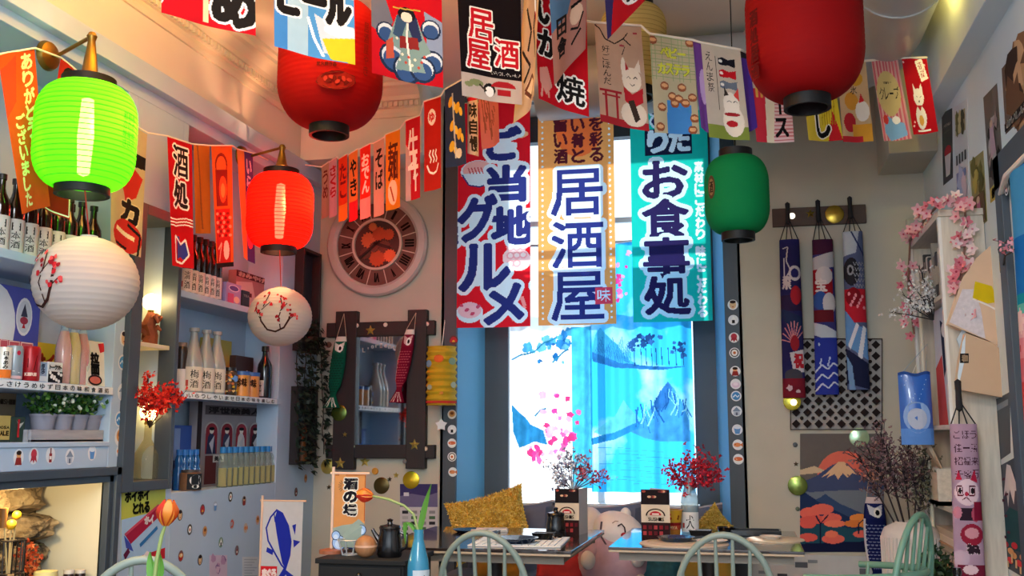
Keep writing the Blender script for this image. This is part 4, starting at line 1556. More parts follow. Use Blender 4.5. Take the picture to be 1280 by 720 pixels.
GEAR = mat('#b0603a', .4, metal=.6, noisy=.2)
R_ = random.Random(4)
MB().lathe([(0, .013), (ri - .008, .013)], cc, 40, axis=ax).build('gear_plate', mat('#4a2a20', .6), ck)
for i, (gx, gy, gr) in enumerate(((0, -.09, .06), (.05, -.02, .045), (-.06, .03, .055), (.01, .07, .05), (-.08, -.06, .04), (.09, -.08, .045), (.08, .06, .04), (-.02, -.02, .035), (-.03, .115, .03))):
    g_ = MB()
    n = 14
    pts = []
    for k in range(n * 4):
        q = 2 * pi * k / (n * 4)
        r_ = gr * (1 if k % 4 in (0, 1) else .84)
        pts.append(cc + V((gx + r_ * cos(q), -.016 - .0015 * i, gy + r_ * sin(q))))
    g_.prism(pts, (0, -.003, 0))
    g_.build('gear', [GEAR, mat('#6a4a3c', .4, metal=.5), mat('#c87a4a', .4, metal=.6)][i % 3], ck)
HND = mat('#17100e', .4)
for (a, ln, wd) in ((radians(232), .15, .007), (radians(108), .1, .01)):
    d = V((sin(a), 0, cos(a)))
    e_ = V((cos(a), 0, -sin(a)))
    MB().obox(cc + V((0, -.04, 0)) + d * ln * .4, d * ln * .6, e_ * wd, V((0, .002, 0))).build('hand', HND, ck)

# ================================================================ crossed-beam mirror
DWOOD = wood('#1c1114', .6, (1, 1, 9))
DWOODH = wood('#1c1114', .6, (9, 1, 1))
mr = thing('beam_mirror', 'mirror in a dark crossed wooden beam frame below the clock', 'mirror', at(475, 586, Y=YB))


def wallbox(u0, v0, u1, v1, y0, y1, name, mt, parent, bev=.004, Yp=None):
    a, b = at(u0, (v0 + v1) / 2, Y=y0), at(u1, (v0 + v1) / 2, Y=y0)
    um = (u0 + u1) / 2
    za, zb = at(um, v0, Y=y0).z, at(um, v1, Y=y0).z
    return MB().box((a.x, y0, zb), (b.x, y1, za)).build(name, mt, parent, bev=bev)


wallbox(417, 389, 444, 587, YB - .055, YB - .001, 'upright_beam', DWOOD, mr)
wallbox(508, 387, 532, 586, YB - .055, YB - .001, 'upright_beam', DWOOD, mr)
wallbox(408, 402, 543, 420, YB - .045, YB - .001, 'cross_beam', DWOODH, mr)
wallbox(407, 556, 543, 573, YB - .045, YB - .001, 'cross_beam', DWOODH, mr)
gm = mat('#c8d8e2', .04, metal=1.0, noisy=.02)
pane = wallbox(443, 419, 509, 557, YB - .02, YB - .005, 'mirror_glass', gm, mr, bev=0)
p = Sheet(quad(rectpx(444, 420, 508, 556), Y=YB - .021))
for i, ch in enumerate("L'orient"):
    p.c(ch, .17 + i * .085, .14 - .05 * sin(pi * (i + .5) / 9), .05 if ch != "'" else .015, .04 if ch in "Lti" else (.028 if ch != "'" else .015), '#e8e8e8', .003)
for pn, pm in p.parts.items():
    pm.build('glass_lettering', None, mr)

# ================================================================ goods on the shelves
PROF = {
    'wine': [(.0, 0), (.95, 0), (1, .02), (1, .58), (.93, .65), (.5, .76), (.38, .82), (.36, .93), (.42, .935), (.42, .97), (.36, .975), (.34, 1), (0, 1)],
    'tokkuri': [(0, 0), (.95, 0), (1, .03), (1, .42), (.9, .52), (.62, .68), (.42, .8), (.36, .88), (.36, .95), (.44, .955), (.44, 1), (0, 1)],
    'ramune': [(0, 0), (.9, 0), (.97, .03), (.97, .5), (.8, .55), (.72, .6), (.86, .66), (.8, .74), (.55, .84), (.46, .88), (.46, .9), (0, .9)],
    'juice': [(0, 0), (.95, 0), (1, .02), (1, .52), (.92, .6), (.55, .78), (.45, .84), (.45, .94), (0, .94)],
    'vase': [(0, 0), (.9, 0), (1, .04), (1, .36), (.9, .46), (.5, .62), (.3, .7), (.27, .95), (.34, .97), (.34, 1), (.2, 1)],
    'jar': [(0, 0), (.92, 0), (1, .04), (1, .78), (.9, .86), (.8, .88), (.8, .9), (0, .9)],
    'cup': [(0, 0), (.78, 0), (.8, .02), (1, .97), (1.06, .98), (1.06, 1), (.9, 1)],
}


def bottle(name, label, pos, R, H, prof, body, group=None, cat='bottle', lab=None, cap=None, fill=None, fac=0.0, n=20):
    """lab = (z0, z1 as height fractions, colour, text, ink, span); cap = (z0, z1, r, colour)"""
    pos = V(pos)
    t = thing(name, label, cat, pos, group)
    MB().lathe([(max(r * R, .0005), pos.z + z * H) for r, z in PROF[prof]], (pos.x, pos.y, 0), n).build('body', body, t, smooth=True)
    if fill:
        MB().lathe([(max(r * R * .93, .0005), pos.z + .004 + z * H) for r, z in PROF[prof] if z < fill[0]] + [(.0005, pos.z + .004 + H * max(z for r, z in PROF[prof] if z < fill[0]))], (pos.x, pos.y, 0), n).build('contents', fill[1], t, smooth=True)
    if lab:
        z0, z1, lc, text, ic, span = lab
        p = Sheet(fn=cylmap(pos, R * 1.025, face_lon(pos) + fac, span, pos.z + z0 * H, pos.z + z1 * H))
        if text:
            k = len(text)
            p.col(text, .5, .1, .9, .36, ic, .003)
            p.r(.12, .55, .24, .8, '#a8403a', nx=1, ny=1)
        p.build('label', mat(lc, .7), parent=t, nx=10, ny=1)
    if cap:
        z0, z1, r, cc_ = cap
        MB().lathe([(r * R, pos.z + z0 * H), (r * R, pos.z + z1 * H), (0.0005, pos.z + z1 * H)], (pos.x, pos.y, 0), 16).build('cap', mat(cc_, .4), t, smooth=True)
    return t


def carton(name, label, cat, u0, u1, X, z0, h, depth, colour, prints=None, group=None, yaw=0.0, tilt=0.0, rough=.6):
    """box standing on a shelf of the left wall; u0,u1 photo edges of its room-facing side"""
    y0, y1 = at(u0, 450, X=X).y, at(u1, 450, X=X).y
    t = thing(name, label, cat, (X, (y0 + y1) / 2, z0), group)
    tl = depth * 0 + tilt
    m = MB()
    m.add([(X, y0, z0), (X, y1, z0), (X - tl, y1, z0 + h), (X - tl, y0, z0 + h), (X - depth, y0, z0), (X - depth, y1, z0), (X - depth - tl, y1, z0 + h), (X - depth - tl, y0, z0 + h)],
          [(0, 1, 2, 3), (4, 7, 6, 5), (0, 3, 7, 4), (1, 5, 6, 2), (3, 2, 6, 7), (0, 4, 5, 1)])
    m.build('box_body', mat(colour, rough), t, bev=.0015)
    if prints:
        p = Sheet([V((X - tl + .001, y0, z0 + h)), V((X - tl + .001, y1, z0 + h)), V((X + .001, y1, z0)), V((X + .001, y0, z0))])
        prints(p)
        for pn, pm in p.parts.items():
            pm.build(pn, None, t)
    return t


DGLASS = mat('#160d0a', .12, noisy=.05, spec=.6, coat=.4)
# near shelf, top: row of dark sake bottles with paper labels
for i in range(10):
    y = 3.10 + i * .0815
    bottle('sake_bottle', 'dark glass sake bottle with white brush-lettered label in the row under the orange flag', (XL - .075, y, S_A[0]), .038, .31, 'wine', DGLASS, 'labelled sake bottles on the near top shelf',
           lab=(.03, .46, '#c9c6be', '日本酒', '#1c1a18', 2.4), cap=(.93, 1.0, .46, '#100c0c'), fac=.25)
for i in range(3):
    bottle('sake_bottle', 'tall plain dark bottle standing behind the labelled row', (XL - .22, 3.70 + i * .085, S_A[0]), .036, .335, 'wine', DGLASS, 'plain bottles behind the labelled row', cap=(.9, 1.0, .5, '#2a0f0f'))

# near shelf, middle
z = S_A[1]
carton('display_box', 'violet blue carton with a large white disc and oval face crest', 'box', -30, 46, XL - .20, z, .40, .08, '#4a4fa8',
       lambda p: (p.e(.22, .42, .36, .42, '#dfe2e6'), p.e(.72, .3, .14, .2, '#dfe2e6'), p.e(.72, .3, .12, .17, '#c9ced6'), p.g([(.66, .3), (.72, .16), (.78, .3)], '#3a3c50'), p.e(.72, .34, .07, .04, '#a03a4a'), p.g([(.69, .42), (.75, .42), (.72, .36)], '#b3202a')))
carton('yellow_packet', 'yellow snack packet with red katakana behind the pink bottle', 'packet', 42, 76, XL - .19, z, .185, .03, '#d9b21e', lambda p: p.row('サイ', .15, .85, .45, .36, '#b83a1e', .03), tilt=.02)
carton('postcard', 'white paper card leaning under the white globe', 'card', 46, 74, XL - .25, z, .36, .004, '#cfcac8')


def can(label, u, X, zz, R, H, body, prints, group='drink cans on the near middle shelf'):
    y = at(u, 450, X=X).y
    t = thing('drink_can', label, 'can', (X, y, zz), group)
    MB().lathe([(.0005, zz), (R * .86, zz), (R, zz + .008), (R, zz + H - .012), (R * .88, zz + H - .003), (R * .86, zz + H), (R * .8, zz + H - .004), (.0005, zz + H - .004)], (X, y, 0), 24).build('body', mat(body, .3, metal=.2), t, smooth=True)
    p = Sheet(fn=cylmap((X, y, 0), R * 1.01, face_lon((X, y)), 2.3, zz + .006, zz + H - .012))
    prints(p)
    for pn, pm in p.parts.items():
        pm.build('label_' + pn, None, t)
    return t


can('orange can with black vertical lettering on white', 5, XL - .045, z, .029, .125, '#d8d4c8', lambda p: (p.r(.0, .7, 1, 1, '#d8702a'), p.col('日本あみ', .6, .05, .68, .26, '#181614', .01)))
can('grey silver can with a small red cherry mark', 18, XL - .045, z, .032, .135, '#8a949c', lambda p: (p.e(.7, .14, .1, .08, '#a8203a'), p.l([(.2, .8), (.5, .74), (.8, .8)], .04, '#e8e8e8'), p.r(0, .9, 1, 1, '#c9a6a8')))
can('deep red can with dark lettering', 38, XL - .045, z, .038, .14, '#a8141e', lambda p: (p.g([(.4, .3), (.8, .2), (.7, .7), (.4, .6)], '#5a0c10'), p.row('KIRI', .3, .8, .82, .1, '#e8c4b4', .01)))
for i, (a, b, lc) in enumerate(((-2, 8, 'at the picture box edge'), (9, 23, ''), (24, 40, ''))):
    carton('snack_box', ['pink topped snack box behind the orange can', 'pink topped snack box behind the grey can', 'pink topped snack box behind the red can'][i], 'box', a, b, XL - .12, z, .165, .04, '#b84a58',
           lambda p: p.l([(.05, .02), (.95, .02), (.95, .3), (.05, .3)], .06, '#e8c8c8', close=True), 'pink snack boxes behind the cans')
carton('candy_box', 'small blue and white candy box with dark katakana', 'box', 48.5, 60, XL - .02, z, .082, .03, '#8fa6c4', lambda p: (p.col('ミルク', .5, .1, .6, .4, '#1d2440', .02), p.r(0, .7, 1, .95, '#c9d4e0')), 'small candy boxes')
carton('candy_box', 'small white candy box with a black spotted pattern', 'box', 61, 79, XL - .015, z, .085, .03, '#d4d8dc', lambda p: [p.row('トーラット', .08, .92, .25, .2, '#15161c', .015), p.r(0, .45, 1, 1, '#1a1c24')] + [p.e(.12 + (i * 31 % 80) / 100, .52 + (i * 19 % 44) / 100, .09, .08, '#e6e8ea') for i in range(9)], 'small candy boxes')
JUICE = lambda h: mat(h, .15, noisy=.05, coat=.5)
GLASS = mat('#dfe9ea', .06, noisy=.02, see=.72, spec=.6)
for u, cl, lb in ((80, '#e07a7c', 'pink juice bottle with a clear neck'), (92, '#dcb21c', 'yellow juice bottle with a clear neck'), (103, '#d0505a', 'coral red juice bottle with a clear neck')):
    X = XL - .075
    bottle('juice_bottle', lb + ' under the white globe', (X, at(u, 430, X=X).y, z), .034, .285, 'juice', GLASS, 'juice bottles under the white globe', fill=(.8, JUICE(cl)), cap=(.93, .99, .5, '#c9c9c4'))
carton('noodle_packet', 'white noodle packet with bold black lettering and a bowl, leaning', 'packet', 111, 135, XL - .035, z, .20, .012, '#d8d4cc',
       lambda p: (p.col('拉面', .42, .25, .75, .42, '#141214', .03), p.g([(.6, .05), (.9, .02), (.95, .2), (.7, .25)], '#c02a30'), p.e(.4, .86, .36, .12, '#2a1a1c'), p.e(.4, .86, .28, .08, '#c4655c')), tilt=.02)
carton('mustard_tin', 'short yellow tin beside the coral juice bottle', 'tin', 109, 119, XL - .06, z, .085, .05, '#c9a01e')

# near shelf, ledge: planter with four grey pots, sale boxes
z = S_A[2]
pl = thing('planter_trough', 'grey wooden trough holding four small grey pots', 'planter', (XL - .06, 3.6, z))
y0, y1 = at(38, 550, X=XL - .02).y, at(129, 550, X=XL - .02).y
WG = wood('#9a9aa0', .7, (1, 9, 1))
MB().box((XL - .02, y0, z), (XL - .032, y1, z + .05)).build('side_board', WG, pl, bev=.002)
MB().box((XL - .15, y0, z), (XL - .138, y1, z + .05)).build('side_board', WG, pl, bev=.002)
MB().box((XL - .15, y0, z), (XL - .02, y1, z + .01)).build('base_board', WG, pl)
for y in (y0, y1):
    MB().box((XL - .138, y - .006, z), (XL - .032, y + .006, z + .05)).build('end_board', WG, pl)
LEAF = [mat('#2c5a22', .6, trans=.2, noisy=.25), mat('#4f8a34', .6, trans=.2, noisy=.25), mat('#8fb45a', .6, trans=.2, noisy=.2)]


def leaf_quad(mb, p, d, n, L, W, m):
    d = V(d).normalized()
    s_ = d.cross(V(n)).normalized()
    mb.add([p, p + d * L * .35 + s_ * W, p + d * L, p + d * L * .35 - s_ * W], [(0, 1, 2, 3)], m)


FLW = mat('#e8ecd8', .6)
for i, u in enumerate((53, 75, 94, 111)):
    y = at(u, 532, X=XL - .085).y
    c = V((XL - .085, y, z + .01))
    t = thing('potted_plant', ['bushy dark green plant in grey pot at the sale box end of the trough', 'leafy plant with white flower heads in the second grey pot', 'dark leafy plant in the third grey pot along the trough', 'loose trailing plant in the grey pot at the post end of the trough'][i], 'potted plant', c, 'small potted plants in the trough')
    MB().lathe([(.0005, c.z), (.036, c.z), (.05, c.z + .095), (.053, c.z + .095), (.053, c.z + .105), (.047, c.z + .105), (.044, c.z + .09), (.0005, c.z + .09)], (c.x, c.y, 0), 20).build('pot', mat('#8a8a98', .7), t, smooth=True)
    R_ = random.Random(i + 20)
    mb = MB()
    fl = MB()
    for k in range(170):
        a, b, r = R_.uniform(0, 2 * pi), R_.uniform(-.15, 1.2), R_.uniform(.02, .085)
        q = c + V((cos(a) * cos(b) * r * .95, sin(a) * cos(b) * r * 1.05, .115 + sin(b) * r * 1.05))
        leaf_quad(mb, q, (R_.uniform(-1, 1), R_.uniform(-1, 1), R_.uniform(-.2, 1)), (R_.uniform(-1, 1), R_.uniform(-1, 1), 1), .028, .009, LEAF[R_.choice([0, 0, 0, 1, 1, 2])])
        if i in (1, 3) and k % (7 if i == 1 else 14) == 0:
            fl.ball(q + V((.012, -.01, .006)), .008, 6, 4)
    o = mb.build('foliage', None, t)
    o['kind'] = 'stuff'
    if fl.v:
        fl.build('flower_heads', FLW, t)['kind'] = 'stuff'
carton('sake_gift_box', 'dark gift box with a gold SALE label beside the trough', 'box', -14, 19, XL - .05, z, .105, .09, '#1e2a22', lambda p: (p.r(.45, .02, .98, .9, '#b09a58'), p.row('SALE', .5, .94, .66, .16, '#2a2010', .01), p.row('OOSA', .5, .94, .45, .1, '#2a2010', .005)))
carton('gift_box', 'dark green gift box with red ribbon knot', 'box', 20, 37, XL - .05, z, .10, .08, '#1f3326', lambda p: (p.g([(.3, .1), (.5, .3), (.9, .2), (.6, .45)], '#b8b4ac'), p.r(.44, .1, .58, .8, '#a8202a')))
carton('picture_card', 'brown printed card propped behind the sale box', 'card', -10, 24, XL - .22, z, .20, .006, '#7a6a58', lambda p: (p.row('OISHII', .3, .95, .18, .1, '#4a3c30', .004), p.e(.6, .7, .3, .2, '#9a7430')))

# far shelf, top
z = S_B[0]
for i, u in enumerate((232, 240, 248.5, 256, 263, 270)):
    X = XL - .055
    bottle('sake_bottle', 'dark sake bottle with white label in the row behind the red flag', (X, at(u, 340, X=X).y, z), .034, .32, 'wine', DGLASS, 'labelled sake bottles on the far top shelf', lab=(.03, .40, '#c9bfb8', '清酒', '#1c1a18', 2.4), cap=(.9, 1.0, .5, '#3a1414'), fac=.3)
carton('snack_pouch', 'small violet snack pouch with an oval logo', 'packet', 279, 298, XL - .02, z, .118, .03, '#9a86b8', lambda p: (p.e(.5, .24, .36, .16, '#d4ccdc'), p.e(.5, .24, .3, .12, '#5a4a8a'), p.r(.1, .5, .5, .95, '#b85a80'), p.e(.7, .75, .2, .16, '#d8c0a8')))
carton('dark_tin', 'narrow dark teal tin beside the violet pouch', 'tin', 300, 309, XL - .03, z, .10, .03, '#22303a', lambda p: p.row('TEA', .1, .9, .3, .12, '#a8b0b0', .01))
carton('gift_box', 'large rosy printed box with white triangles standing at the back', 'box', 291, 330, XL - .12, z, .235, .05, '#a86a68', lambda p: (p.r(0, 0, 1, .16, '#5a2428'), p.row('おみやげ', .06, .94, .08, .1, '#e0b8a8', .01), p.g([(0, .3), (.5, .2), (.7, .9), (0, .9)], '#d4b4ac'), p.r(.1, .5, .5, .6, '#6a2c30'), p.e(.8, .8, .18, .14, '#b82030')))
# far shelf, middle
z = S_B[1]
FROST = mat('#84898a', .35, noisy=.06, coat=.2)
for i, u in enumerate((241.5, 257, 270.5)):
    X = XL - .06 + .01 * i
    bottle('plum_wine_bottle', 'frosted pale grey bottle with a cream hand-lettered label', (X, at(u, 450, X=X).y, z), .052, .335, 'tokkuri', FROST, 'frosted bottles on the far middle shelf', lab=(.03, .40, '#c4bbae', '梅酒', '#171412', 2.2), cap=(.955, 1.01, .5, '#8a8a8c'), fac=.2)
X = XL - .1
bottle('dark_jar', 'dark jar with a woven top at the post end of the middle shelf', (X, at(227, 450, X=X).y, z), .03, .27, 'jar', mat('#2c2420', .3), None, cat='jar', lab=(.02, .45, '#c8ccd0', None, '', 2.4), cap=(.88, .96, .85, '#7a6a5c'))
carton('tea_packet', 'tall olive yellow tea packet standing behind the frosted bottles', 'packet', 257, 289, XL - .15, z, .32, .04, '#a89a42', lambda p: (p.c('茶', .55, .3, .2, .1, '#e0d8b4', .02), p.l([(.6, .35), (.7, .6), (.6, .9)], .08, '#7a7a2c'), p.l([(.75, .4), (.65, .7)], .06, '#8a8a30')))
carton('dark_box', 'dark brown carton with a small green and cream label', 'box', 295, 317, XL - .11, z, .24, .06, '#2a1512', lambda p: (p.r(.3, .72, .62, .96, '#a89070'), p.r(.62, .72, .98, .96, '#2f5a44'), p.r(.02, .55, .2, .95, '#8a7a84'), p.e(.62, .45, .08, .12, '#c8b8ac')))
X = XL - .045
t = bottle('patterned_jar', 'squat gold and brown patterned jar with blue patch', (X, at(287, 470, X=X).y, z), .042, .155, 'jar', mat('#3a2a1c', .35), None, cat='jar', cap=(.88, 1.0, .86, '#140f0e'))
p = Sheet(fn=cylmap((X, at(287, 470, X=X).y, 0), .0432, face_lon((X, at(287, 470, X=X).y)), 2.4, z + .012, z + .118))
R_ = random.Random(8)
for i in range(30):
    p.blob(R_.random(), R_.random(), .09, R_.choice(['#c9a02c', '#a8643a', '#d8b878', '#7a4a30']), i, 7)
p.blob(.8, .25, .2, '#5a8ac8', 3)
for pn, pm in p.parts.items():
    pm.build('pattern', None, t)
for i, u in enumerate((302.5, 314.5)):
    X = XL - .03
    y = at(u, 470, X=X).y
    t = thing('orange_tin', ['orange tin with brush script next to the patterned jar', 'orange tin with brush script next to the dark bottle'][i], 'tin', (X, y, z), 'orange tins on the far middle shelf')
    MB().lathe([(.0005, z), (.045, z), (.046, z + .13), (.044, z + .135), (.0005, z + .135)], (X, y, 0), 24).build('body', mat('#c98434', .4), t, smooth=True)
    MB().lathe([(.047, z + .118), (.047, z + .14), (.0005, z + .14)], (X, y, 0), 24).build('lid', mat('#2f5a9c', .4), t, smooth=True)
    p = Sheet(fn=cylmap((X, y, 0), .0465, face_lon((X, y)), 2.2, z + .02, z + .115))
    p.row('珍味', .2, .8, .4, .5, '#3a2010', .02)
    for pn, pm in p.parts.items():
        pm.build(pn, None, t)
X = XL - .05
bottle('sake_bottle', 'black sake bottle with floral side and white square label', (X, at(331, 460, X=X).y, z), .044, .31, 'wine', mat('#171216', .15, coat=.4), None, lab=(.04, .34, '#d0d0cc', '本', '#141414', .9), cap=(.9, 1, .5, '#0c0a0a'), fac=-.5)
# far shelf, bottom
z = S_B[2]
BLUEG = mat('#1c5a9c', .12, noisy=.05, coat=.4, see=.15)
for i, u in enumerate((224, 231, 238, 245)):
    X = XL - .10 + .004 * i
    bottle('blue_soda_bottle', 'small cobalt blue soda bottle under the blue pouch', (X, at(u, 570, X=X).y, z), .026, .205, 'ramune', BLUEG, 'cobalt soda bottles on the far bottom shelf', cap=(.86, 1, .6, '#1f6ab8'))
carton('blue_pouch', 'blue night-picture pouch standing behind the cobalt bottles', 'packet', 221, 249, XL - .17, z, .33, .03, '#2a4fa0', lambda p: (p.r(.05, .05, .3, .6, '#8fa6d0'), p.r(0, .55, 1, .8, '#26345a'), p.r(.3, .6, .6, .7, '#7a9ac0')))
X = XL - .035
y = at(238, 600, X=X).y
t = bottle('cracker_jar', 'jar of brown crackers with a round black and white label', (X, y, z), .055, .105, 'jar', mat('#6a4a30', .4, noisy=.4, scale=60), None, cat='jar', cap=(.86, .98, .88, '#3a3430'))
p = Sheet(fn=cylmap((X, y, 0), .0562, face_lon((X, y)) + .5, 1.6, z + .006, z + .085))
p.r(0, 0, 1, 1, '#20242a').e(.5, .4, .36, .34, '#d8d8d4').e(.5, .4, .24, .16, '#20242a').e(.5, .8, .22, .12, '#d8d8d4')
for pn, pm in p.parts.items():
    pm.build('jar_label', None, t)


def ukiyo(p):
    p.r(0, 0, .06, 1, '#2c2224').r(.1, .05, .98, .16, '#5a5052')
    p.row('浮世絵美人', .14, .95, .105, .07, '#2a2224', .004)
    for i in range(4):
        a = .2 + i * .22
        c1, c2 = [('#8a2a34', '#2a2c48'), ('#7a2430', '#3a3a52'), ('#8f2c38', '#c8c0c0'), ('#6a2030', '#2c1f28')][i]
        p.e(a, .34, .095, .1, '#b0a4a0').e(a, .35, .082, .09, c1).r(a - .082, .35, a + .082, .62, c1)
        p.g([(a - .07, .62), (a - .05, .42), (a, .34), (a + .05, .44), (a + .07, .62)], c2).e(a, .35, .03, .035, '#d8c8bc').e(a, .325, .04, .02, '#17141a').g([(a - .03, .5), (a + .04, .4), (a + .02, .62)], '#b8b4bc')
        p.r(a - .08, .64, a + .08, .97, ['#5a2c30', '#3c3a4c', '#4a4038', '#6a3a3c'][i])
    p.r(.22, .63, .38, .72, '#c8c4c0').row('美人', .24, .36, .675, .05, '#3a3438', .004)


carton('print_box', 'tall box printed with four arched portrait pictures behind the clear bottles', 'box', 250, 331, XL - .14, z, .465, .05, '#8a8286', ukiyo)
CLEARB = mat('#b8c8c4', .08, noisy=.03, see=.75, spec=.6)
CAPB = '#1f74b8'
for i in range(10):
    u = 278.5 + i * 6.9
    X = XL - .032
    bottle('ramune_bottle', 'clear soda bottle with blue cap and pale yellow label', (X, at(u, 580, X=X).y, z), .029, .215, 'ramune', CLEARB, 'clear soda bottles with blue caps on the far bottom shelf', lab=(.03, .48, '#8f8b5c', None, '', 1.5), fill=(.3, mat('#a8a03c', .3, see=.3)), cap=(.85, 1, .62, CAPB))

# ================================================================ lamp niche
z = 1.655
c = V((-2.83, at(188, 400, X=-2.83).y, z))
t = thing('driftwood_lamp', 'rust red driftwood figure lamp with a glowing globe bulb on top', 'lamp', c, 'globe bulb lamps in the slate niche')
RUST = mat('#7a3a20', .8, noisy=.35, scale=40, bump=.4)
R_ = random.Random(2)
mb = MB()
mb.tube([c, c + V((.005, .01, .05)), c + V((-.004, -.008, .1)), c + V((.004, .006, .16))], [.04, .032, .036, .022], 9)
for k in range(9):
    a = R_.uniform(0, 6.28)
    q = c + V((0, 0, R_.uniform(.02, .13)))
    mb.tube([q, q + V((cos(a) * .04, sin(a) * .04, .02)), q + V((cos(a) * .055, sin(a) * .055, .05 * R_.uniform(-.4, 1)))], [.018, .014, .006], 6)
mb.build('driftwood', RUST, t, smooth=True)
MB().lathe([(.014, c.z + .15), (.016, c.z + .18), (.01, c.z + .185)], (c.x, c.y, 0), 12).build('socket', BRASS, t)
MB().ball((c.x, c.y, c.z + .215), .042, 20, 14).build('bulb', glow('#ffcf7a', 16), t, smooth=True)
lamp('niche_light_upper', 'POINT', (c.x + .06, c.y, c.z + .225), .8, (1, .72, .34), .04)
z = 1.015
c = V((-2.83, at(184, 560, X=-2.83).y, z))
t = bottle('bottle_lamp', 'clear glass bottle lamp with a glowing globe bulb at the niche floor', c, .062, .27, 'vase', mat('#d8cfa8', .05, see=.86, noisy=.03), 'globe bulb lamps in the slate niche', cat='lamp')
MB().lathe([(.018, c.z + .26), (.018, c.z + .285), (.001, c.z + .285)], (c.x, c.y, 0), 12).build('socket', BRASS, t)
MB().ball((c.x, c.y, c.z + .32), .042, 20, 14).build('bulb', glow('#ffcf7a', 16), t, smooth=True)
lamp('niche_light_lower', 'POINT', (c.x + .06, c.y, c.z + .33), .8, (1, .72, .34), .04)


def spray(name, label, base, tips, cols, seed, group=None, cat='flowers', n=26, r=.012, spread=.05, stemc='#3a2a22', leafy=None, rs=.0025, parts=('stem_cluster', 'blossoms')):
    """branching stems from base to tips with small blossoms crowded round the ends"""
    R_ = random.Random(seed)
    base = V(base)
    t = thing(name, label, cat, base, group)
    st, bl = MB(), MB()
    ms = [mat(h, .6, trans=.2, noisy=.2) for h in cols]
    for tp_ in tips:
        tp_ = V(tp_)
        mid = base.lerp(tp_, .5) + V((R_.uniform(-1, 1), R_.uniform(-1, 1), .3)) * (tp_ - base).length * .06
        st.tube([base, mid, tp_], [rs * 1.3, rs, rs * .6], 5)
        for k in range(n):
            f_ = R_.uniform(.55, 1.05)
            q = mid.lerp(tp_, (f_ - .5) * 2) + V((R_.gauss(0, 1), R_.gauss(0, 1), R_.gauss(0, 1))) * spread
            if k % 4 == 0:
                st.tube([mid.lerp(tp_, max(0, (f_ - .62) * 2)), q], [rs * .7, rs * .4], 4)
            m_ = R_.choice(ms)
            for w_ in range(3):
                d = V((R_.uniform(-1, 1), R_.uniform(-1, 1), R_.uniform(-1, 1)))
                leaf_quad(bl, q, d, (R_.uniform(-1, 1), R_.uniform(-1, 1), R_.uniform(-1, 1) + .1), r * 1.5, r * .55, m_)
    st.build(parts[0], mat(stemc, .8), t)
    bl.build(parts[1], None, t)['kind'] = 'stuff'
    return t


b0 = V((-2.80, at(187, 530, X=-2.80).y, 1.26))
spray('red_blossom_spray', 'bright red blossom spray spilling out of the slate niche', b0, [at(u, v, X=-2.70) for u, v in ((184, 474), (178, 488), (196, 492), (210, 484), (220, 490), (226, 496), (205, 500), (186, 500))], ['#e01a10', '#c81208', '#f03a24'], 6, n=46, r=.013, spread=.018)

# vine over the two small wooden wall boxes at the corner
for i, (v0, v1, lab) in enumerate(((312, 440, 'small dark wooden wall box above the hanging vine'), (484, 580, 'small dark wooden wall box below, behind the trailing vine'))):
    y0, y1 = at(365, 450, X=XL + .0).y, at(388, 450, X=XL + .0).y
    z1, z0 = at(376, v0, X=XL).z, at(376, v1, X=XL).z
    t = thing('wall_box', lab, 'wall box', (XL, (y0 + y1) / 2, z0), 'small wooden wall boxes in the corner')
    for (a, b, c_, d) in ((y0, y0 + .025, z0, z1), (y1 - .025, y1, z0, z1)):
        MB().box((XL - .001, a, c_), (XL + .06, b, d)).build('side_board', DWOOD, t, bev=.002)
    for (c_, d) in ((z0, z0 + .02), (z1 - .02, z1)):
        MB().box((XL - .001, y0 + .025, c_), (XL + .06, y1 - .025, d)).build('end_board', DWOOD, t, bev=.002)
    MB().box((XL - .001, y0 + .02, z0 + .01), (XL + .006, y1 - .02, z1 - .01)).build('back_board', mat('#1c2634', .7), t)
    if i:
        q = V((XL + .03, (y0 + y1) / 2 - .02, z0 + .02))
        tt = thing('amber_figurine', 'small amber brown figurine inside the lower wall box', 'figurine', q)
        MB().lathe([(.001, 0), (.03, .0), (.034, .04), (.024, .08), (.03, .11), (.026, .15), (.012, .17), (.001, .175)], q, 14).build('body', mat('#8a4a1c', .4, noisy=.3), tt, smooth=True)
        MB().ball(q + V((.01, 0, .185)), .02, 10, 8).build('head', mat('#9a5a28', .4), tt, smooth=True)
t = thing('ivy_vine', 'dark green trailing vine hanging down beside the mirror frame', 'vine', at(388, 580, X=XL + .05))
R_ = random.Random(9)
st, lf = MB(), MB()
for k in range(4):
    y0 = 5.68 + .1 * k
    pts = [V((XL + .05, y0, 1.93 - .02 * k))]
    for j in range(10):
        pts.append(pts[-1] + V((R_.uniform(-.006, .012), R_.uniform(-.012, .022), -.085 * (1 - .1 * (k % 2)))))
    st.tube(pts, .003, 5)
    for q in pts:
        for w_ in range(16):
            d = V((R_.uniform(.0, 1), R_.uniform(-1, 1), R_.uniform(-1, .3)))
            leaf_quad(lf, q + V((R_.uniform(0, .03), R_.uniform(-.045, .045), R_.uniform(-.05, .05))), d, (1, R_.uniform(-.6, .6), .6), .045, .013, [mat('#16261a', .5, noisy=.3), mat('#22382a', .5, noisy=.3), mat('#0f1a14', .5)][w_ % 3])
st.build('stem_cluster', mat('#2a2418', .8), t)
lf.build('leaves', None, t)['kind'] = 'stuff'

# ================================================================ stickers, discs, stars
GOLD = mat('#b99a3c', .28, metal=.85, noisy=.25, scale=30)
GOLDP = mat('#c9b25a', .3, metal=.6, noisy=.3, scale=25)


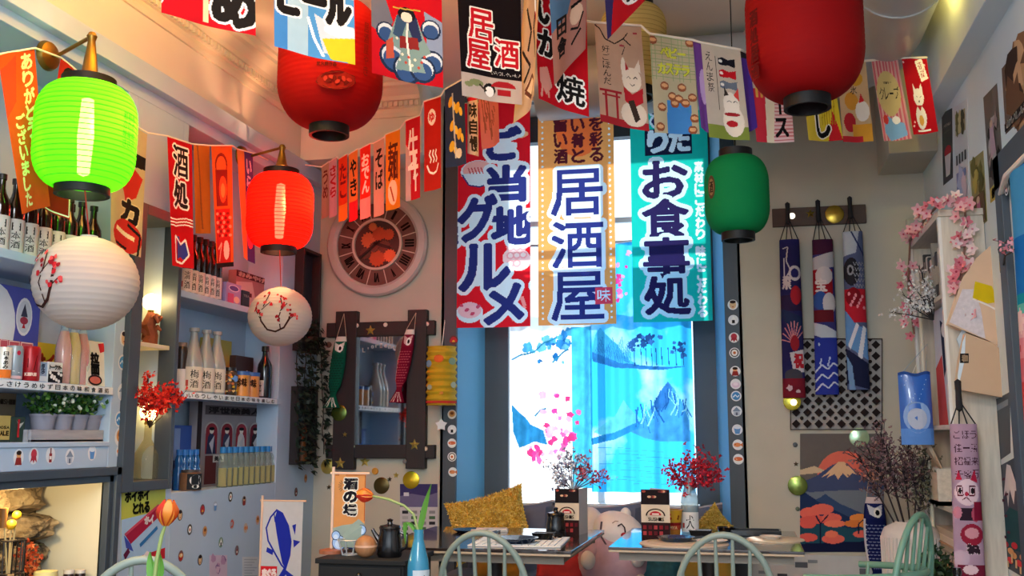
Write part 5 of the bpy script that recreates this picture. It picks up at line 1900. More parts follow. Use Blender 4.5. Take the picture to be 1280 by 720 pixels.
def plane_axes(plane):
    if plane == 'B':
        return V((1, 0, 0)), V((0, 0, 1)), V((0, -1, 0))
    if plane == 'L':
        return V((0, 1, 0)), V((0, 0, 1)), V((1, 0, 0))
    return V((0, -1, 0)), V((0, 0, 1)), V((-1, 0, 0))


def star(u, v, r, label, P, mt=GOLDP, group='star ornaments on the clock wall', rot=0.0, plane='B'):
    a, b, n = plane_axes(plane)
    pts = []
    for k in range(10):
        q = pi / 2 + rot + pi * k / 5
        rr = r if k % 2 == 0 else r * .45
        pts.append(P + a * rr * cos(q) + b * rr * sin(q))
    mb = MB()
    c = P + n * .012
    mb.add(pts + [c], [(k, (k + 1) % 10, 10) for k in range(10)] + [tuple(range(9, -1, -1))])
    o = mb.build('star_ornament', mt)
    return tag(o, label, 'star', group)


def disc(u, v, r, label, P, mt=GOLDP, group='round foil discs on the walls', plane='B'):
    a, b, n = plane_axes(plane)
    o = MB().lathe([(0, .008), (r * .9, .007), (r, .004), (r, 0), (0, 0)], P, 28, m=mt, axis=[a, b, n]).build('foil_disc', None, None, smooth=True)
    return tag(o, label, 'disc', group)


YW = YB - .001
YM = YB - .0555
for (u, v, r, lab, y, k) in ((463, 413, .035, 'gold star pinned in the middle of the mirror top beam', YB - .045, 's'), (425, 579, .038, 'gold star low on the mirror upright by the corner', YM, 's'), (456, 577, .038, 'dull olive star on the wall under the mirror', YW, 's'), (518, 556, .036, 'bright gold star on the mirror upright by the yellow lantern', YM, 's'),
                            (431, 543, .018, 'tiny pale star on the mirror upright by the green carp', YM, 's'), (495, 594, .022, 'small yellow star on the wall beside the big gold disc', YW, 's'), (487, 599, .018, 'small dark bronze star on the wall', YW, 's'), (411, 609, .018, 'small dark star low beside the corner', YW, 's')):
    star(u, v, r, lab, at(u, v, Y=y), GOLDP if 'dark' not in lab else mat('#4a3c28', .4, metal=.6))
WDOT = mat('#d8cfc0', .4, noisy=.1)
for (u, v, r, lab, y, m_) in ((446, 407, .014, 'white dot light on the mirror top beam near the green carp', YB - .045, WDOT), (482, 406, .014, 'white dot light on the mirror top beam centre', YB - .045, WDOT), (534, 405, .013, 'white dot light at the end of the mirror top beam', YB - .045, WDOT), (441, 558, .014, 'pale green dot light on the mirror bottom beam', YB - .045, mat('#b9c4a0', .4)), (532, 561, .014, 'peach dot light at the end of the mirror bottom beam', YB - .045, mat('#c9b09a', .4)),
                              (469, 589, .022, 'orange foil disc under the mirror bottom beam', YW, mat('#d8963a', .35, metal=.4)), (477, 607, .052, 'big dark bronze disc beside the banner stand', YW, mat('#5a4a26', .3, metal=.7, noisy=.3)), (514, 600, .055, 'big bright gold disc above the wall calendar', YW, mat('#d8b428', .25, metal=.7, noisy=.2)),
                              (410, 583, .048, 'pale gold disc half behind the mirror upright', YW - .004, GOLDP), (424, 516, .052, 'dark green gold disc under the green carp tail', YM, mat('#5a6a2c', .25, metal=.7, noisy=.4)), (506, 577, .014, 'small grey dot low on the mirror upright', YM, mat('#6a6460', .4)), (411, 431, .02, 'small brown dot beside the mirror top beam end', YW, mat('#6a4a3c', .5)),
                              (1043, 268, .054, 'large gold disc on the wooden hook plank', YB - .03, GOLD), (990, 270, .018, 'white round light on the wooden hook plank', YB - .03, glow('#fff4dc', 1.6)), (1074, 547, .055, 'pale mint foil disc under the tile print cloth', YB - .012, mat('#b8d8b0', .2, metal=.5, noisy=.2)), (997, 607, .055, 'olive gold disc at the edge of the volcano tapestry', YB - .014, mat('#8a9a4a', .22, metal=.7, noisy=.4)),
                              (994, 556, .014, 'small dark dot on the wall above the tapestry edge', YW, mat('#2c2a28', .4)), (997, 636, .012, 'small olive dot low at the tapestry edge', YW - .006, mat('#4a5030', .4)), (990, 502, .05, 'yellow foil disc at the foot of the crane windsock', YB - .07, mat('#c9bc3a', .25, metal=.5, noisy=.2)), (992, 503, .018, 'small glowing bulb on the yellow foil disc', YB - .082, glow('#fff0c8', 3))):
    disc(u, v, r, lab, at(u, v, Y=y), m_)
star(1013, 267, .028, 'small gold star on the wooden hook plank', at(1013, 267, Y=YB - .03), GOLD, 'star ornaments by the hook plank')
star(995, 580, .016, 'tiny bronze star on the wall beside the tapestry', at(995, 580, Y=YW), mat('#5a4a30', .4, metal=.5), 'star ornaments by the hook plank')

STK = {
    'onigiri': lambda p: (p.g([(.5, .15), (.85, .75), (.15, .75)], '#e8e8e6'), p.r(.38, .5, .62, .78, '#1c1c1c')),
    'prawn': lambda p: (p.l([(.25, .3), (.5, .2), (.75, .4), (.6, .7), (.35, .75)], .2, '#d8624a'), p.l([(.3, .7), (.2, .85)], .1, '#b3202a')),
    'ramen': lambda p: (p.e(.5, .55, .36, .3, '#b3322a'), p.e(.5, .45, .3, .16, '#e0c080'), p.e(.55, .42, .1, .07, '#e8e0d0')),
    'octopus': lambda p: (p.e(.5, .4, .26, .26, '#b83a48'), p.g([(.3, .5), (.7, .5), (.8, .85), (.6, .7), (.5, .88), (.4, .7), (.2, .85)], '#a83040')),
    'bottle': lambda p: (p.l([(.5, .12), (.5, .4)], .12, '#7a4a4a'), p.l([(.5, .4), (.5, .88)], .26, '#8a2a30'), p.r(.4, .55, .6, .72, '#e8e0d8')),
    'sushi': lambda p: (p.e(.5, .62, .34, .2, '#e8e6e2'), p.e(.5, .48, .36, .17, '#d9704a'), p.l([(.3, .45), (.4, .55)], .05, '#f0c4a8')),
    'roll': lambda p: (p.e(.5, .5, .34, .36, '#1c1f1c'), p.e(.5, .5, .26, .28, '#e8e6e0'), p.e(.5, .5, .12, .12, '#c86a3a')),
    'wave': lambda p: (p.e(.5, .5, .34, .34, '#4a8ac0'), p.l([(.25, .6), (.45, .4), (.6, .6), (.75, .45)], .1, '#e0ecf4')),
    'fan': lambda p: (p.e(.5, .7, .36, .5, '#b3303a', a0=pi, a1=2 * pi), p.e(.5, .7, .14, .2, '#d8a83a', a0=pi, a1=2 * pi)),
    'cake': lambda p: (p.e(.5, .45, .3, .3, '#c98a4a'), p.e(.5, .4, .18, .14, '#7a4426')),
    'doll': lambda p: (p.e(.5, .35, .2, .2, '#d8a070'), p.g([(.3, .5), (.7, .5), (.8, .88), (.2, .88)], '#8a2c2a'), p.e(.5, .26, .22, .12, '#2a1c18')),
    'fish': lambda p: (p.e(.45, .5, .3, .18, '#d88a5a'), p.g([(.7, .5), (.92, .3), (.92, .7)], '#c8703a'), p.e(.3, .46, .04, .04, '#141414')),
    'mask': lambda p: (p.e(.5, .5, .28, .36, '#d8b48a'), p.e(.5, .25, .26, .14, '#2c2224'), p.e(.5, .68, .08, .04, '#a83030')),
    'tea': lambda p: (p.g([(.22, .35), (.78, .35), (.68, .85), (.32, .85)], '#5f8fc8'), p.e(.5, .35, .28, .1, '#cfe0ee')),
    'mochi': lambda p: (p.e(.5, .58, .34, .24, '#d8c4d8'), p.e(.5, .5, .2, .14, '#e8dce8')),
    'house': lambda p: (p.g([(.15, .5), (.5, .15), (.85, .5)], '#7a8aa0'), p.r(.25, .5, .75, .85, '#b0bccc'), p.r(.42, .6, .58, .85, '#5a6478')),
}


def sticker(u, v, size, kind, label, plane, off, group, outline='#d9dce0', wide=1.0, rot=0.0):
    P = at(u, v, **off)
    a, b, n = plane_axes(plane)
    P = P + n * .0006
    h = size / 2
    ca, sa = cos(rot), sin(rot)
    A, B = a * ca + b * sa, b * ca - a * sa
    p = Sheet([P - A * h * wide + B * h, P + A * h * wide + B * h, P + A * h * wide - B * h, P - A * h * wide - B * h])
    STK[kind](p)
    out = MB()
    k = 16
    out.prism([P + A * h * wide * .88 * cos(2 * pi * i / k) + B * h * .88 * sin(2 * pi * i / k) for i in range(k)], n * -.0006 + n * .0002)
    o = out.build('sticker', mat(outline, .5))
    tag(o, label, 'sticker', group)
    for pn, pm in p.parts.items():
        pm.build('sticker_print', None, o)
    return o


SA = dict(Y=YB - .0225)
for i, (v, kd, lab) in enumerate(((381, 'mask', 'round mask face'), (400, 'onigiri', 'rice ball'), (422, 'octopus', 'dark red octopus'), (441, 'roll', 'cut roll on a plate'), (464, 'doll', 'kneeling doll'), (480, 'mochi', 'pale pink rice cake'), (495, 'wave', 'pale blue swirl'), (514, 'house', 'grey shrine house'), (537, 'tea', 'tea cup'), (556, 'fish', 'orange fish cake'), (574, 'sushi', 'salmon sushi'))):
    u = 916 + (v - 381) * .036
    sticker(u, v, .07, kd, 'white-edged %s sticker on the slate board beside the grey beige wall' % lab, 'B', SA, 'food stickers on the slate boards by the window')
for i, (u, v, kd, lab, ol) in enumerate(((567, 425, 'fan', 'dark red fan', '#5a1a20'), (565, 518, 'cake', 'brown grilled cake', '#d0c4b8'), (565, 537, 'onigiri', 'rice ball', '#d9dce0'), (565, 554, 'sushi', 'pink prawn sushi', '#d9dce0'), (565, 571, 'roll', 'dark round roll', '#d9dce0'), (566, 590, 'fish', 'diamond shaped fish', '#d9dce0'))):
    sticker(u, v, .066, kd, '%s sticker on the slate board below the yellow bellows lantern' % lab if i else 'dark red fan sticker at the top of the yellow bellows lantern', 'B', SA, 'food stickers on the slate boards by the window', ol)
SL = dict(X=XL)
for (u, v, kd, lab) in ((23, 572, 'doll', 'yellow brown doll'), (42, 570, 'octopus', 'red octopus'), (63, 569, 'bottle', 'slim bottle'), (87, 571, 'house', 'blue white shrine'), (115, 566, 'tea', 'blue tea bowl')):
    sticker(u, v, .075, kd, '%s sticker on the ledge over the fireplace' % lab, 'L', SL, 'stickers on the fireplace ledge', wide=.85)
for (u, v, kd, lab, r) in ((155, 423, 'mask', 'gold mask', .08), (153, 453, 'wave', 'bright blue wave', .08), (153, 490, 'house', 'tilted grey house', .09), (149, 524, 'wave', 'round blue wave', .08), (150, 546, 'cake', 'olive brown cake', .10), (149, 564, 'fish', 'small blue fish', .06)):
    sticker(u, v, r, kd, '%s sticker on the post between planter shelf and slate niche' % lab, 'L', SL, 'stickers on the shelf posts', wide=.9)
for (u, v, kd, lab) in ((215, 449, 'house', 'small white house'), (214, 510, 'bottle', 'thin white bottle'), (213, 549, 'doll', 'small dark red doll')):
    sticker(u, v, .06, kd, '%s sticker on the post beside the far shelves' % lab, 'L', SL, 'stickers on the shelf posts', wide=.8)
for i, (u, v, kd, lab, ol) in enumerate(((225, 644, 'mask', 'brown mask', '#5a4a44'), (253, 637, 'fan', 'dark red fan', '#6a3034'), (269, 633, 'tea', 'blue cup', '#a0b0c4'), (288, 621, 'roll', 'dark ringed roll', '#4a3a34'), (305, 626, 'doll', 'dark seated doll', '#7a6a64'), (237, 662, 'roll', 'grey brown roll', '#5a5450'), (256, 664, 'cake', 'tan oval cake', '#b09078'), (290, 655, 'prawn', 'red prawn', '#a89aa0'), (307, 660, 'fish', 'small orange fish', '#c0a898'), (276, 678, 'onigiri', 'green edged rice ball', '#6a8a74'), (296, 688, 'bottle', 'small dark flask', '#6a6470'), (226, 695, 'ramen', 'oval red bowl', '#7a4a44'), (250, 700, 'mask', 'narrow dark mask', '#4a4044'), (322, 650, 'cake', 'pink brown cake', '#c49a94'), (370, 615, 'bottle', 'brown leaf shaped flask', '#5a4440'), (382, 598, 'cake', 'rose coloured dot cake', '#a07468'))):
    sticker(u, v, .062, kd, '%s sticker on the pale panel under the far shelves' % lab, 'L', SL, 'stickers under the far shelves', ol, wide=.85)

# ================================================================ posters on the shelving wall
p = Sheet(quad([(152, 608), (207, 602), (206, 698), (151, 708)], X=XL + .001))
p.g([(0, .42), (1, .36), (1, 1), (0, 1)], '#9fc0dc').g([(0, .95), (1, .86), (1, 1), (0, 1)], '#b3202e')
p.row('ホイホイ', .07, .62, .14, .13, '#16180c', .012).row('とれる', .24, .62, .30, .13, '#16180c', .012)
p.g([(.06, .60), (.82, .28), (.94, .40), (.2, .74)], '#9c1c3c').g([(.06, .60), (.82, .28), (.84, .31), (.08, .63)], '#c04a60').g([(.05, .62), (.2, .74), (.26, .84), (.1, .78)], '#3a50a8').row('ホイ', .5, .72, .47, .09, '#e8e4e8', .01, rot=-.25).l([(.4, .78), (.6, .68), (.8, .58)], .05, '#2f6fa8').g([(.04, .86), (.14, .78), (.18, .84), (.08, .93)], '#5a1a3a').g([(.46, .92), (.56, .86), (.66, .9), (.66, 1), (.46, 1)], '#e8d8d4')
p.build('wall_poster', mat('#b8bc3c', .5), 'yellow and blue poster with a red stick trap and black katakana', 'poster', nx=2, ny=2, thick=.001)
p = Sheet(quad(rectpx(262, 694, 284, 722), X=XL + .001))
for i in range(8):
    p.blob(.2 + (i * 29 % 60) / 100, .15 + (i * 37 % 70) / 100, .12, ['#b890b0', '#d0b0c4', '#8a6a94'][i % 3], i)
p.build('wall_card', mat('#cbb4c8', .6), 'small lilac pattern card on the panel under the stickers', 'card', nx=2, ny=2, thick=.001)
p = Sheet(quad(rectpx(303, 696, 323, 724), X=XL + .001))
for i in range(7):
    p.r(.1, .1 + i * .12, .9 - (i % 3) * .15, .15 + i * .12, '#a8b0ba', nx=1, ny=1)
p.build('wall_card', mat('#c3c9d0', .6), 'small pale printed sheet beside the tuna banner', 'card', nx=2, ny=2, thick=.001)

# tuna banner on bamboo stand
BAMB = mat('#d8b49c', .5, noisy=.15)


def standbanner(name, label, u0, u1, v0, v1, Y, Zfoot, base, prints, sleeve=None, plumb=None):
    a, b = at(u0, (v0 + v1) / 2, Y=Y), at(u1, (v0 + v1) / 2, Y=Y)
    zt, zb = at((u0 + u1) / 2, v0, Y=Y).z, at((u0 + u1) / 2, v1, Y=Y).z
    t = thing(name, label, 'banner', (a.x, Y, Zfoot), 'miniature banners on bamboo poles')
    MB().tube([(a.x - .008, Y, Zfoot), (a.x - .008, Y, zt + .03)], .007, 8).build('pole', BAMB, t, smooth=True)
    MB().tube([(a.x - .02, Y, zt + .004), (b.x + .015, Y, zt + .004)], .005, 8).build('crossbar', BAMB, t, smooth=True)
    p = Sheet([V((a.x, Y - .004, zt)), V((b.x, Y - .004, zt)), V((b.x, Y - .004, zb)), V((a.x, Y - .004, zb))], wavy(.003, 1))
    prints(p)
    p.build('cloth', cloth(base), parent=t, nx=6, ny=10)
    MB().lathe([(.001, Zfoot), (.05, Zfoot), (.05, Zfoot + .014), (.02, Zfoot + .02), (.001, Zfoot + .02)], (a.x - .008, Y, 0), 20).build('base', wood('#9a5a3c', .5), t, smooth=True)
    return t


def tuna(p):
    nv = '#1c2a9c'
    p.g([(.36, .1), (.5, .14), (.66, .3), (.74, .5), (.72, .68), (.62, .86), (.52, .78), (.44, .6), (.36, .4), (.3, .22)], nv)
    p.l([(.36, .1), (.2, .2), (.1, .34), (.16, .5), (.34, .66), (.5, .8), (.62, .86)], .04, nv).g([(.74, .3), (.84, .28), (.82, .42)], nv).g([(.78, .48), (.96, .5), (.8, .58)], nv).l([(.2, .2), (.28, .14), (.32, .26)], .03, nv).g([(.14, .58), (.3, .62), (.28, .68), (.12, .64)], nv)
    p.g([(.56, .84), (.9, .96), (.7, .98), (.62, .92), (.5, 1), (.4, .98)], nv)
    p.r(.0, .82, .4, 1, '#c8202a').row('まぐろ', .04, .38, .91, .1, '#f0d8d4', .02)


tz = at(345, 720, Y=4.9).z - .06
q = at(330, 700, Y=4.9)
pd = thing('plinth_table', 'small dark wooden plinth table under the tuna banner', 'table', (q.x + .1, 4.9, 0))
MB().box((q.x - .08, 4.78, tz - .03), (q.x + .3, 5.02, tz)).build('top', DWOODH, pd, bev=.003)
for dx in (-.06, .26):
    for dy in (4.8, 4.98):
        MB().box((q.x + dx, dy - .015, 0), (q.x + dx + .03, dy + .015, tz - .03)).build('leg', DWOOD, pd)
standbanner('tuna_banner', 'white miniature banner with a navy leaping tuna', 328, 378, 627, 726, 4.9, tz, '#d4d4d8', tuna)

# ================================================================ carp streamers and windsocks
def carp(name, label, top, W, H, Y, body, mouth, scale, eye, outline, group, hang=None, lean=0.0, tail=.2, belly=None):
    """flattened cloth carp hanging head-up; top = centre of the mouth"""
    top = V(top)
    t = thing(name, label, 'carp streamer', top - V((0, 0, H)), group)

    def wid(q):
        if q < .1:
            return W * (.62 + 2.0 * q)
        if q < .7:
            return W * (.82 + .18 * sin((q - .1) / .6 * pi))
        return W * (.82 - .42 * sin(min(1, (q - .7) / .13) * pi / 2)) if q < .83 else W * (.40 + .75 * (q - .83) / .17)

    def f(sgn):
        def g_(s, q):
            w_ = wid(q)
            d = .26 * w_ * sqrt(max(0, 1 - (2 * s - 1) ** 2))
            return top + V(((s - .5) * w_ + lean * q, -sgn * d, -q * H)), V((0, -sgn, 0))
        return g_
    p = Dye(fn=f(1), W=W, H=H, cell=.0032)
    p.r(0, 0, 1, .07, mouth, nx=8, ny=1).r(.06, .07, .94, .24, body, nx=8, ny=3)
    p.g([(.1, .08), (.5, .12), (.9, .08), (.8, .2), (.5, .22), (.25, .19)], outline).e(.62, .17, .19, .055, '#e8e8e4').e(.62, .17, .1, .03, '#0c0c10')
    for j in range(14):
        for i in range(5):
            a = .14 + i * .18 + (.09 if j % 2 else 0)
            if a < .93:
                p.e(a, .30 + j * .036, .075, .014, scale, 8, a0=0, a1=pi)
    p.r(.0, .24, .07, .74, belly or outline, nx=1, ny=8)
    for i in range(8):
        p.g([(0, .28 + i * .055), (.13, .30 + i * .055), (0, .33 + i * .055)], outline)
    for a in (.15, .35, .65, .85):
        p.l([(a * .5 + .25, .86), (a, .99)], .06, outline)
    p.build('front', cloth(body), parent=t, nx=12, ny=22)
    Sheet(fn=f(-1)).build('back', cloth(body), parent=t, nx=12, ny=22)
    if hang:
        mb = MB()
        for sx in (-.3, .3):
            mb.tube([top + V((sx * W, 0, 0)), V(hang)], .002, 5)
        mb.build('cord', mat('#b8a890', .8), t)
    return t


Yk = YB - .085
tp_ = at(427, 421, Y=Yk)
carp('carp_streamer', 'dark green cloth carp hanging on the mirror upright near the corner', tp_, .105, .455, Yk, '#0f5a44', '#d8cfc4', '#0a3a2e', '#e8e8e4', '#cfd4c8', 'carp streamers on the mirror', hang=at(430, 392, Y=YB - .055), lean=-.06)
tp_ = at(513, 412, Y=Yk)
carp('carp_streamer', 'maroon cloth carp hanging on the mirror upright near the yellow lantern', tp_, .09, .46, Yk, '#7a1430', '#d4ccc4', '#b84a5c', '#e8e8e4', '#c9a4a4', 'carp streamers on the mirror', hang=at(520, 391, Y=YB - .055), lean=-.085)
tp_ = at(1092, 621, Y=6.0)
carp('carp_streamer', 'navy cloth carp hanging low in front of the volcano tapestry', tp_, .125, .50, 6.0, '#17205a', '#d2c0c4', '#6f7aa8', '#e8e8e4', '#c8ccd8', None, hang=at(1089, 572, Y=6.09))


def sock(name, label, u0, u1, v0, v1, hook_v, Y, base, prints, group, ulean=0, hook_u=None):
    """tubular printed windsock hung by cords"""
    A, B = at(u0, v0, Y=Y), at(u1, v0, Y=Y)
    C = at(u0 + ulean, v1, Y=Y)
    W, H = B.x - A.x, A.z - C.z
    lean = C.x - A.x - .0
    c = (A + B) / 2
    t = thing(name, label, 'windsock', c - V((0, 0, H)), group)

    def f(sgn):
        def g_(s, q):
            w_ = W * (1 + .12 * q)
            d = (.24 * w_ + .012 * sin(6 * q)) * sqrt(max(0, 1 - (2 * s - 1) ** 2))
            return c + V(((s - .5) * w_ + lean * q * .6, -sgn * d, -q * H)), V((0, -sgn, 0))
        return g_
    p = Dye(fn=f(1), W=W, H=H, cell=.0032)
    prints(p)
    p.build('front', cloth(base), parent=t, nx=12, ny=20)
    Sheet(fn=f(-1)).build('back', cloth(base), parent=t, nx=12, ny=20)
    hk = at(hook_u or (u0 + u1) / 2, hook_v, Y=Y)
    for i, a in enumerate((-.45, -.15, .15, .45)):
        MB().tube([c + V((a * W, -.0, .0)), hk + V((0, 0, .02))], .003, 5).build('cord', mat('#121016', .8), t)
    MB().lathe([(.001, -.03), (.014, -.02), (.014, .0), (.012, .05), (.014, .1), (.001, .11)], hk, 10).build('knot', mat('#121016', .8), t, smooth=True)
    return t


def sockA(p):
    p.r(0, 0, 1, .04, '#26225a').l([(.15, .06), (.4, .05), (.3, .14), (.5, .2), (.2, .26), (.2, .12)], .06, '#b8b4bc').e(.7, .22, .3, .05, '#b9b4ba').e(.7, .22, .2, .03, '#26225a').c('飛', .3, .28, .4, .08, '#b8b0b4', .03)
    p.r(0, .36, 1, .46, '#2a1c3c').e(.72, .36, .26, .06, '#a0202c').g([(0, .44), (1, .5), (1, .58), (.4, .56), (0, .5)], '#1e2a4c')
    for i in range(9):
        a = -1.4 + i * .3
        p.l([(.55, .66), (.55 + .55 * sin(a), .66 - .14 * cos(a))], .05, '#c07a80')
    p.e(.6, .66, .2, .05, '#8a1c28').g([(.35, .72), (1, .7), (1, .84), (.5, .84)], '#b8b0b4').c('祝', .75, .77, .4, .09, '#a01c2a', .04).e(.5, .86, .4, .04, '#3a3a44').r(0, .88, 1, 1, '#6a1424').blob(.3, .94, .14, '#b8a0a8', 3).blob(.7, .96, .1, '#b8a0a8', 4)


def sockB(p):
    p.r(0, 0, 1, .1, '#3a1430').g([(0, .12), (1, .08), (1, .18), (0, .22)], '#a8a4aa').r(0, .2, .9, .36, '#8a1420').e(.5, .24, .4, .06, '#b8b0b2').c('宝', .35, .3, .5, .08, '#c8bcbc', .03).e(.3, .4, .34, .06, '#2a4a8a').e(.7, .42, .3, .07, '#b8b4b8').r(0, .46, .9, .54, '#5a1420').g([(0, .54), (.5, .56), (1, .6), (1, .68), (0, .62)], '#a8b0bc')
    p.r(0, .64, 1, 1, '#22308a')
    for i in range(6):
        p.e(.2 + (i * 37 % 70) / 100, .68 + (i * 13 % 14) / 100, .04, .012, '#a8b4d0', 8)
    for b in (.84, .9, .96):
        p.l([(0, b + .02), (.3, b - .03), (.55, b), (.8, b - .04), (1, b - .02)], .07, '#b4bcd0')


def sockC(p):
    p.g([(0, 0), (.8, 0), (.6, .14), (0, .16)], '#a8b0bc').l([(.4, .0), (1, .16)], .08, '#26305a').e(.35, .26, .38, .09, '#24242c').e(.3, .25, .16, .035, '#8a8c94').e(.3, .25, .08, .02, '#141418')
    for j in range(6):
        for i in range(4):
            p.l([(.45 + i * .15 + (j % 2) * .07, .2 + j * .035), (.52 + i * .15 + (j % 2) * .07, .225 + j * .035), (.59 + i * .15 + (j % 2) * .07, .2 + j * .035)], .025, '#9a9ca4')
    p.r(0, .37, 1, .58, '#b01c2c').e(.4, .42, .36, .06, '#7a0f1c')
    for i in range(10):
        p.e(.2 + (i * 31 % 70) / 100, .40 + (i * 17 % 16) / 100, .06, .012, '#d88a94', 8)
    p.g([(0, .5), (.5, .6), (1, .62), (1, .82), (0, .72)], '#5a86b8').g([(.1, .72), (.5, .58), (.62, .6), (.2, .75)], '#c8ccd4').g([(.5, .8), (.8, .6), (.95, .62), (.7, .82)], '#c8ccd4').g([(0, .74), (1, .84), (1, 1), (0, .96)], '#171c3a').g([(0, .78), (.25, .85), (.35, 1), (.1, 1)], '#6a8ab0')


GS = 'printed windsocks on the wooden hook plank'
pk = thing('hook_plank', 'brown wooden plank with black hooks on the back wall', 'hook rack', at(1024, 284, Y=YB))
P0, P1 = at(965, 261, Y=YB - .028), at(1082, 252, Y=YB - .028)
zt, zb = P0.z + .0, at(1024, 281, Y=YB - .028).z
MB().box((P0.x, YB - .028, zb), (P1.x, YB - .001, zt)).build('plank', wood('#4a3428', .6, (9, 1, 1)), pk, bev=.003)
for u in (985, 1023, 1063):
    q = at(u, 268, Y=YB - .03)
    MB().tube([q, q + V((0, -.03, -.01)), q + V((0, -.04, .02))], .007, 8).build('hook', mat('#141214', .5), pk)
YSK = YB - .075
sock('windsock', 'dark violet windsock with a red sun fan and crane pattern', 974, 999, 300, 497, 275, YSK, '#2c2a5c', sockA, GS, 5, 985)
sock('windsock', 'windsock with blue wave foot and crimson treasure lettering', 1015, 1041, 300, 493, 272, YSK, '#3a3a78', sockB, GS, 4, 1023)
sock('windsock', 'windsock with grey carp scales, crimson band and blue stripes', 1053, 1078, 290, 487, 268, YSK, '#5a6488', sockC, GS, 6, 1063)

# tile print cloth and volcano tapestry
tm = bpy.data.materials.new('diamond_tile_print')
tm.use_nodes = True
N, Lk = tm.node_tree.nodes, tm.node_tree.links
p = Sheet(quad(rectpx(988, 424, 1102, 537), Y=YB - .004))
nx_, ny_ = 8, 8
for j in range(ny_ + 1):
    for i in range(nx_ + 1):
        a, b = i / nx_, j / ny_
        if i < nx_ and j < ny_:
            p.g([(a + .0625, b + .014), (a + .111, b + .0625), (a + .0625, b + .111), (a + .014, b + .0625)], '#231a1a')
        if 0 < i < nx_ and 0 < j < ny_:
            p.e(a, b, .021, .021, '#231a1a', 10)
        elif i < nx_ and j in (0,):
            p.g([(a - .03 if a > 0 else a, 0), (a + .03, 0), (a, .03)], '#231a1a')
p.l([(0, 0), (1, 0), (1, 1), (0, 1)], .015, '#3a3030', close=True)
p.build('tile_print_cloth', cloth('#b9b3ae'), 'white wall cloth printed with black diamond tiles behind the windsocks', 'wall cloth', nx=6, ny=6, thick=.002)


def fuji(p):
    W_ = lambda u: (u - 1000) / 105.
    H_ = lambda v: (v - 542) / 148.
    q = lambda *l: [(W_(u), H_(v)) for u, v in l]
    p.e(W_(1055), H_(596), .32, .22, '#d86a58')
    p.g(q((1000, 588), (1018, 583), (1035, 590), (1020, 592), (1000, 594)), '#c9b090').g(q((1080, 595), (1095, 588), (1105, 592), (1105, 600), (1088, 601)), '#c98a70')
    p.g(q((1000, 604), (1020, 596), (1040, 582), (1050, 578), (1060, 580), (1075, 594), (1105, 608), (1105, 640), (1000, 640)), '#3f4a6c')
    p.g(q((1036, 590), (1048, 578), (1056, 578), (1072, 594), (1066, 592), (1060, 598), (1054, 592), (1048, 600), (1044, 593), (1034, 598), (1038, 592), (1026, 598)), '#d8b08a')
    p.g(q((1000, 612), (1012, 616), (1040, 614), (1105, 612), (1105, 645), (1000, 645)), '#6c7480')
    p.g(q((1000, 612), (1020, 625), (1030, 620), (1050, 632), (1070, 640), (1085, 646), (1105, 650), (1105, 690), (1000, 690)), '#1d2f55').g(q((1020, 626), (1032, 618), (1050, 630), (1085, 645), (1060, 646)), '#33486c')
    p.g(q((1000, 660), (1030, 655), (1070, 662), (1105, 655), (1105, 690), (1000, 690)), '#1e4a5c').g(q((1000, 680), (1105, 676), (1105, 690), (1000, 690)), '#10173a')
    for (u, v, r, rr, c_) in ((1012, 642, .12, .05, '#e0685a'), (1028, 637, .14, .045, '#e0685a'), (1020, 650, .2, .035, '#d85a50'), (1040, 648, .12, .04, '#e0685a'), (1044, 655, .13, .03, '#e8785e'), (1010, 655, .1, .04, '#d85a50'), (1010, 672, .12, .035, '#d85a50'), (1042, 674, .14, .04, '#e0685a'), (1040, 668, .08, .03, '#e8785e'), (1075, 648, .12, .035, '#e08a44'), (1068, 655, .12, .03, '#d8783a'), (1084, 656, .1, .03, '#e08a44'), (1078, 668, .11, .03, '#e0685a')):
        p.e(W_(u), H_(v), r, rr, c_)
    p.l(q((1026, 680), (1026, 655), (1020, 645)), .02, '#141a38').l(q((1026, 655), (1036, 644)), .015, '#141a38').l(q((1074, 668), (1074, 655), (1080, 650)), .015, '#141a38')


p = Dye(quad(rectpx(1000, 542, 1105, 690), Y=YB - .006), wavy(.003, 1), cell=.004)
fuji(p)
p.build('tapestry', cloth('#77706c'), 'wall tapestry of a snow-capped volcano, red sun and coral pines', 'tapestry', nx=6, ny=8, thick=.002)
p = Sheet(quad(rectpx(500, 605, 547, 681), Y=YB - .003))
p.r(0, 0, 1, .38, '#3a3464', nx=2).g([(0, .2), (.3, .16), (.7, .2), (1, .14), (1, .38), (0, .38)], '#6a6488').r(.1, .14, .24, .2, '#c8c8d4')
for i in range(4):
    for j in range(5):
        p.r(.06 + i * .24, .44 + j * .09, .22 + i * .24, .49 + j * .09, ['#2c2a30', '#a8a6a8', '#8a888c', '#4a6a4c'][(i * 2 + j) % 4], nx=1, ny=1)
p.r(0, .9, 1, .98, '#a81c44', nx=2, ny=1)
p.build('wall_calendar', mat('#c3bec0', .6), 'wall calendar with a violet castle view and dark date boxes', 'calendar', nx=2, ny=2, thick=.002)
# thermostat
q = at(1143, 283, Y=YB - .02)
t = thing('thermostat', 'small beige rounded thermostat on the back wall', 'thermostat', (q.x, YB, q.z - .05))
MB().box((q.x - .045, YB - .03, q.z - .055), (q.x + .045, YB, q.z + .05)).build('case', mat('#b4ac9c', .5), t, bev=.015)
MB().box((q.x - .03, YB - .032, q.z - .02), (q.x + .01, YB - .029, q.z - .014)).build('slot', mat('#1c1a18', .5), t)

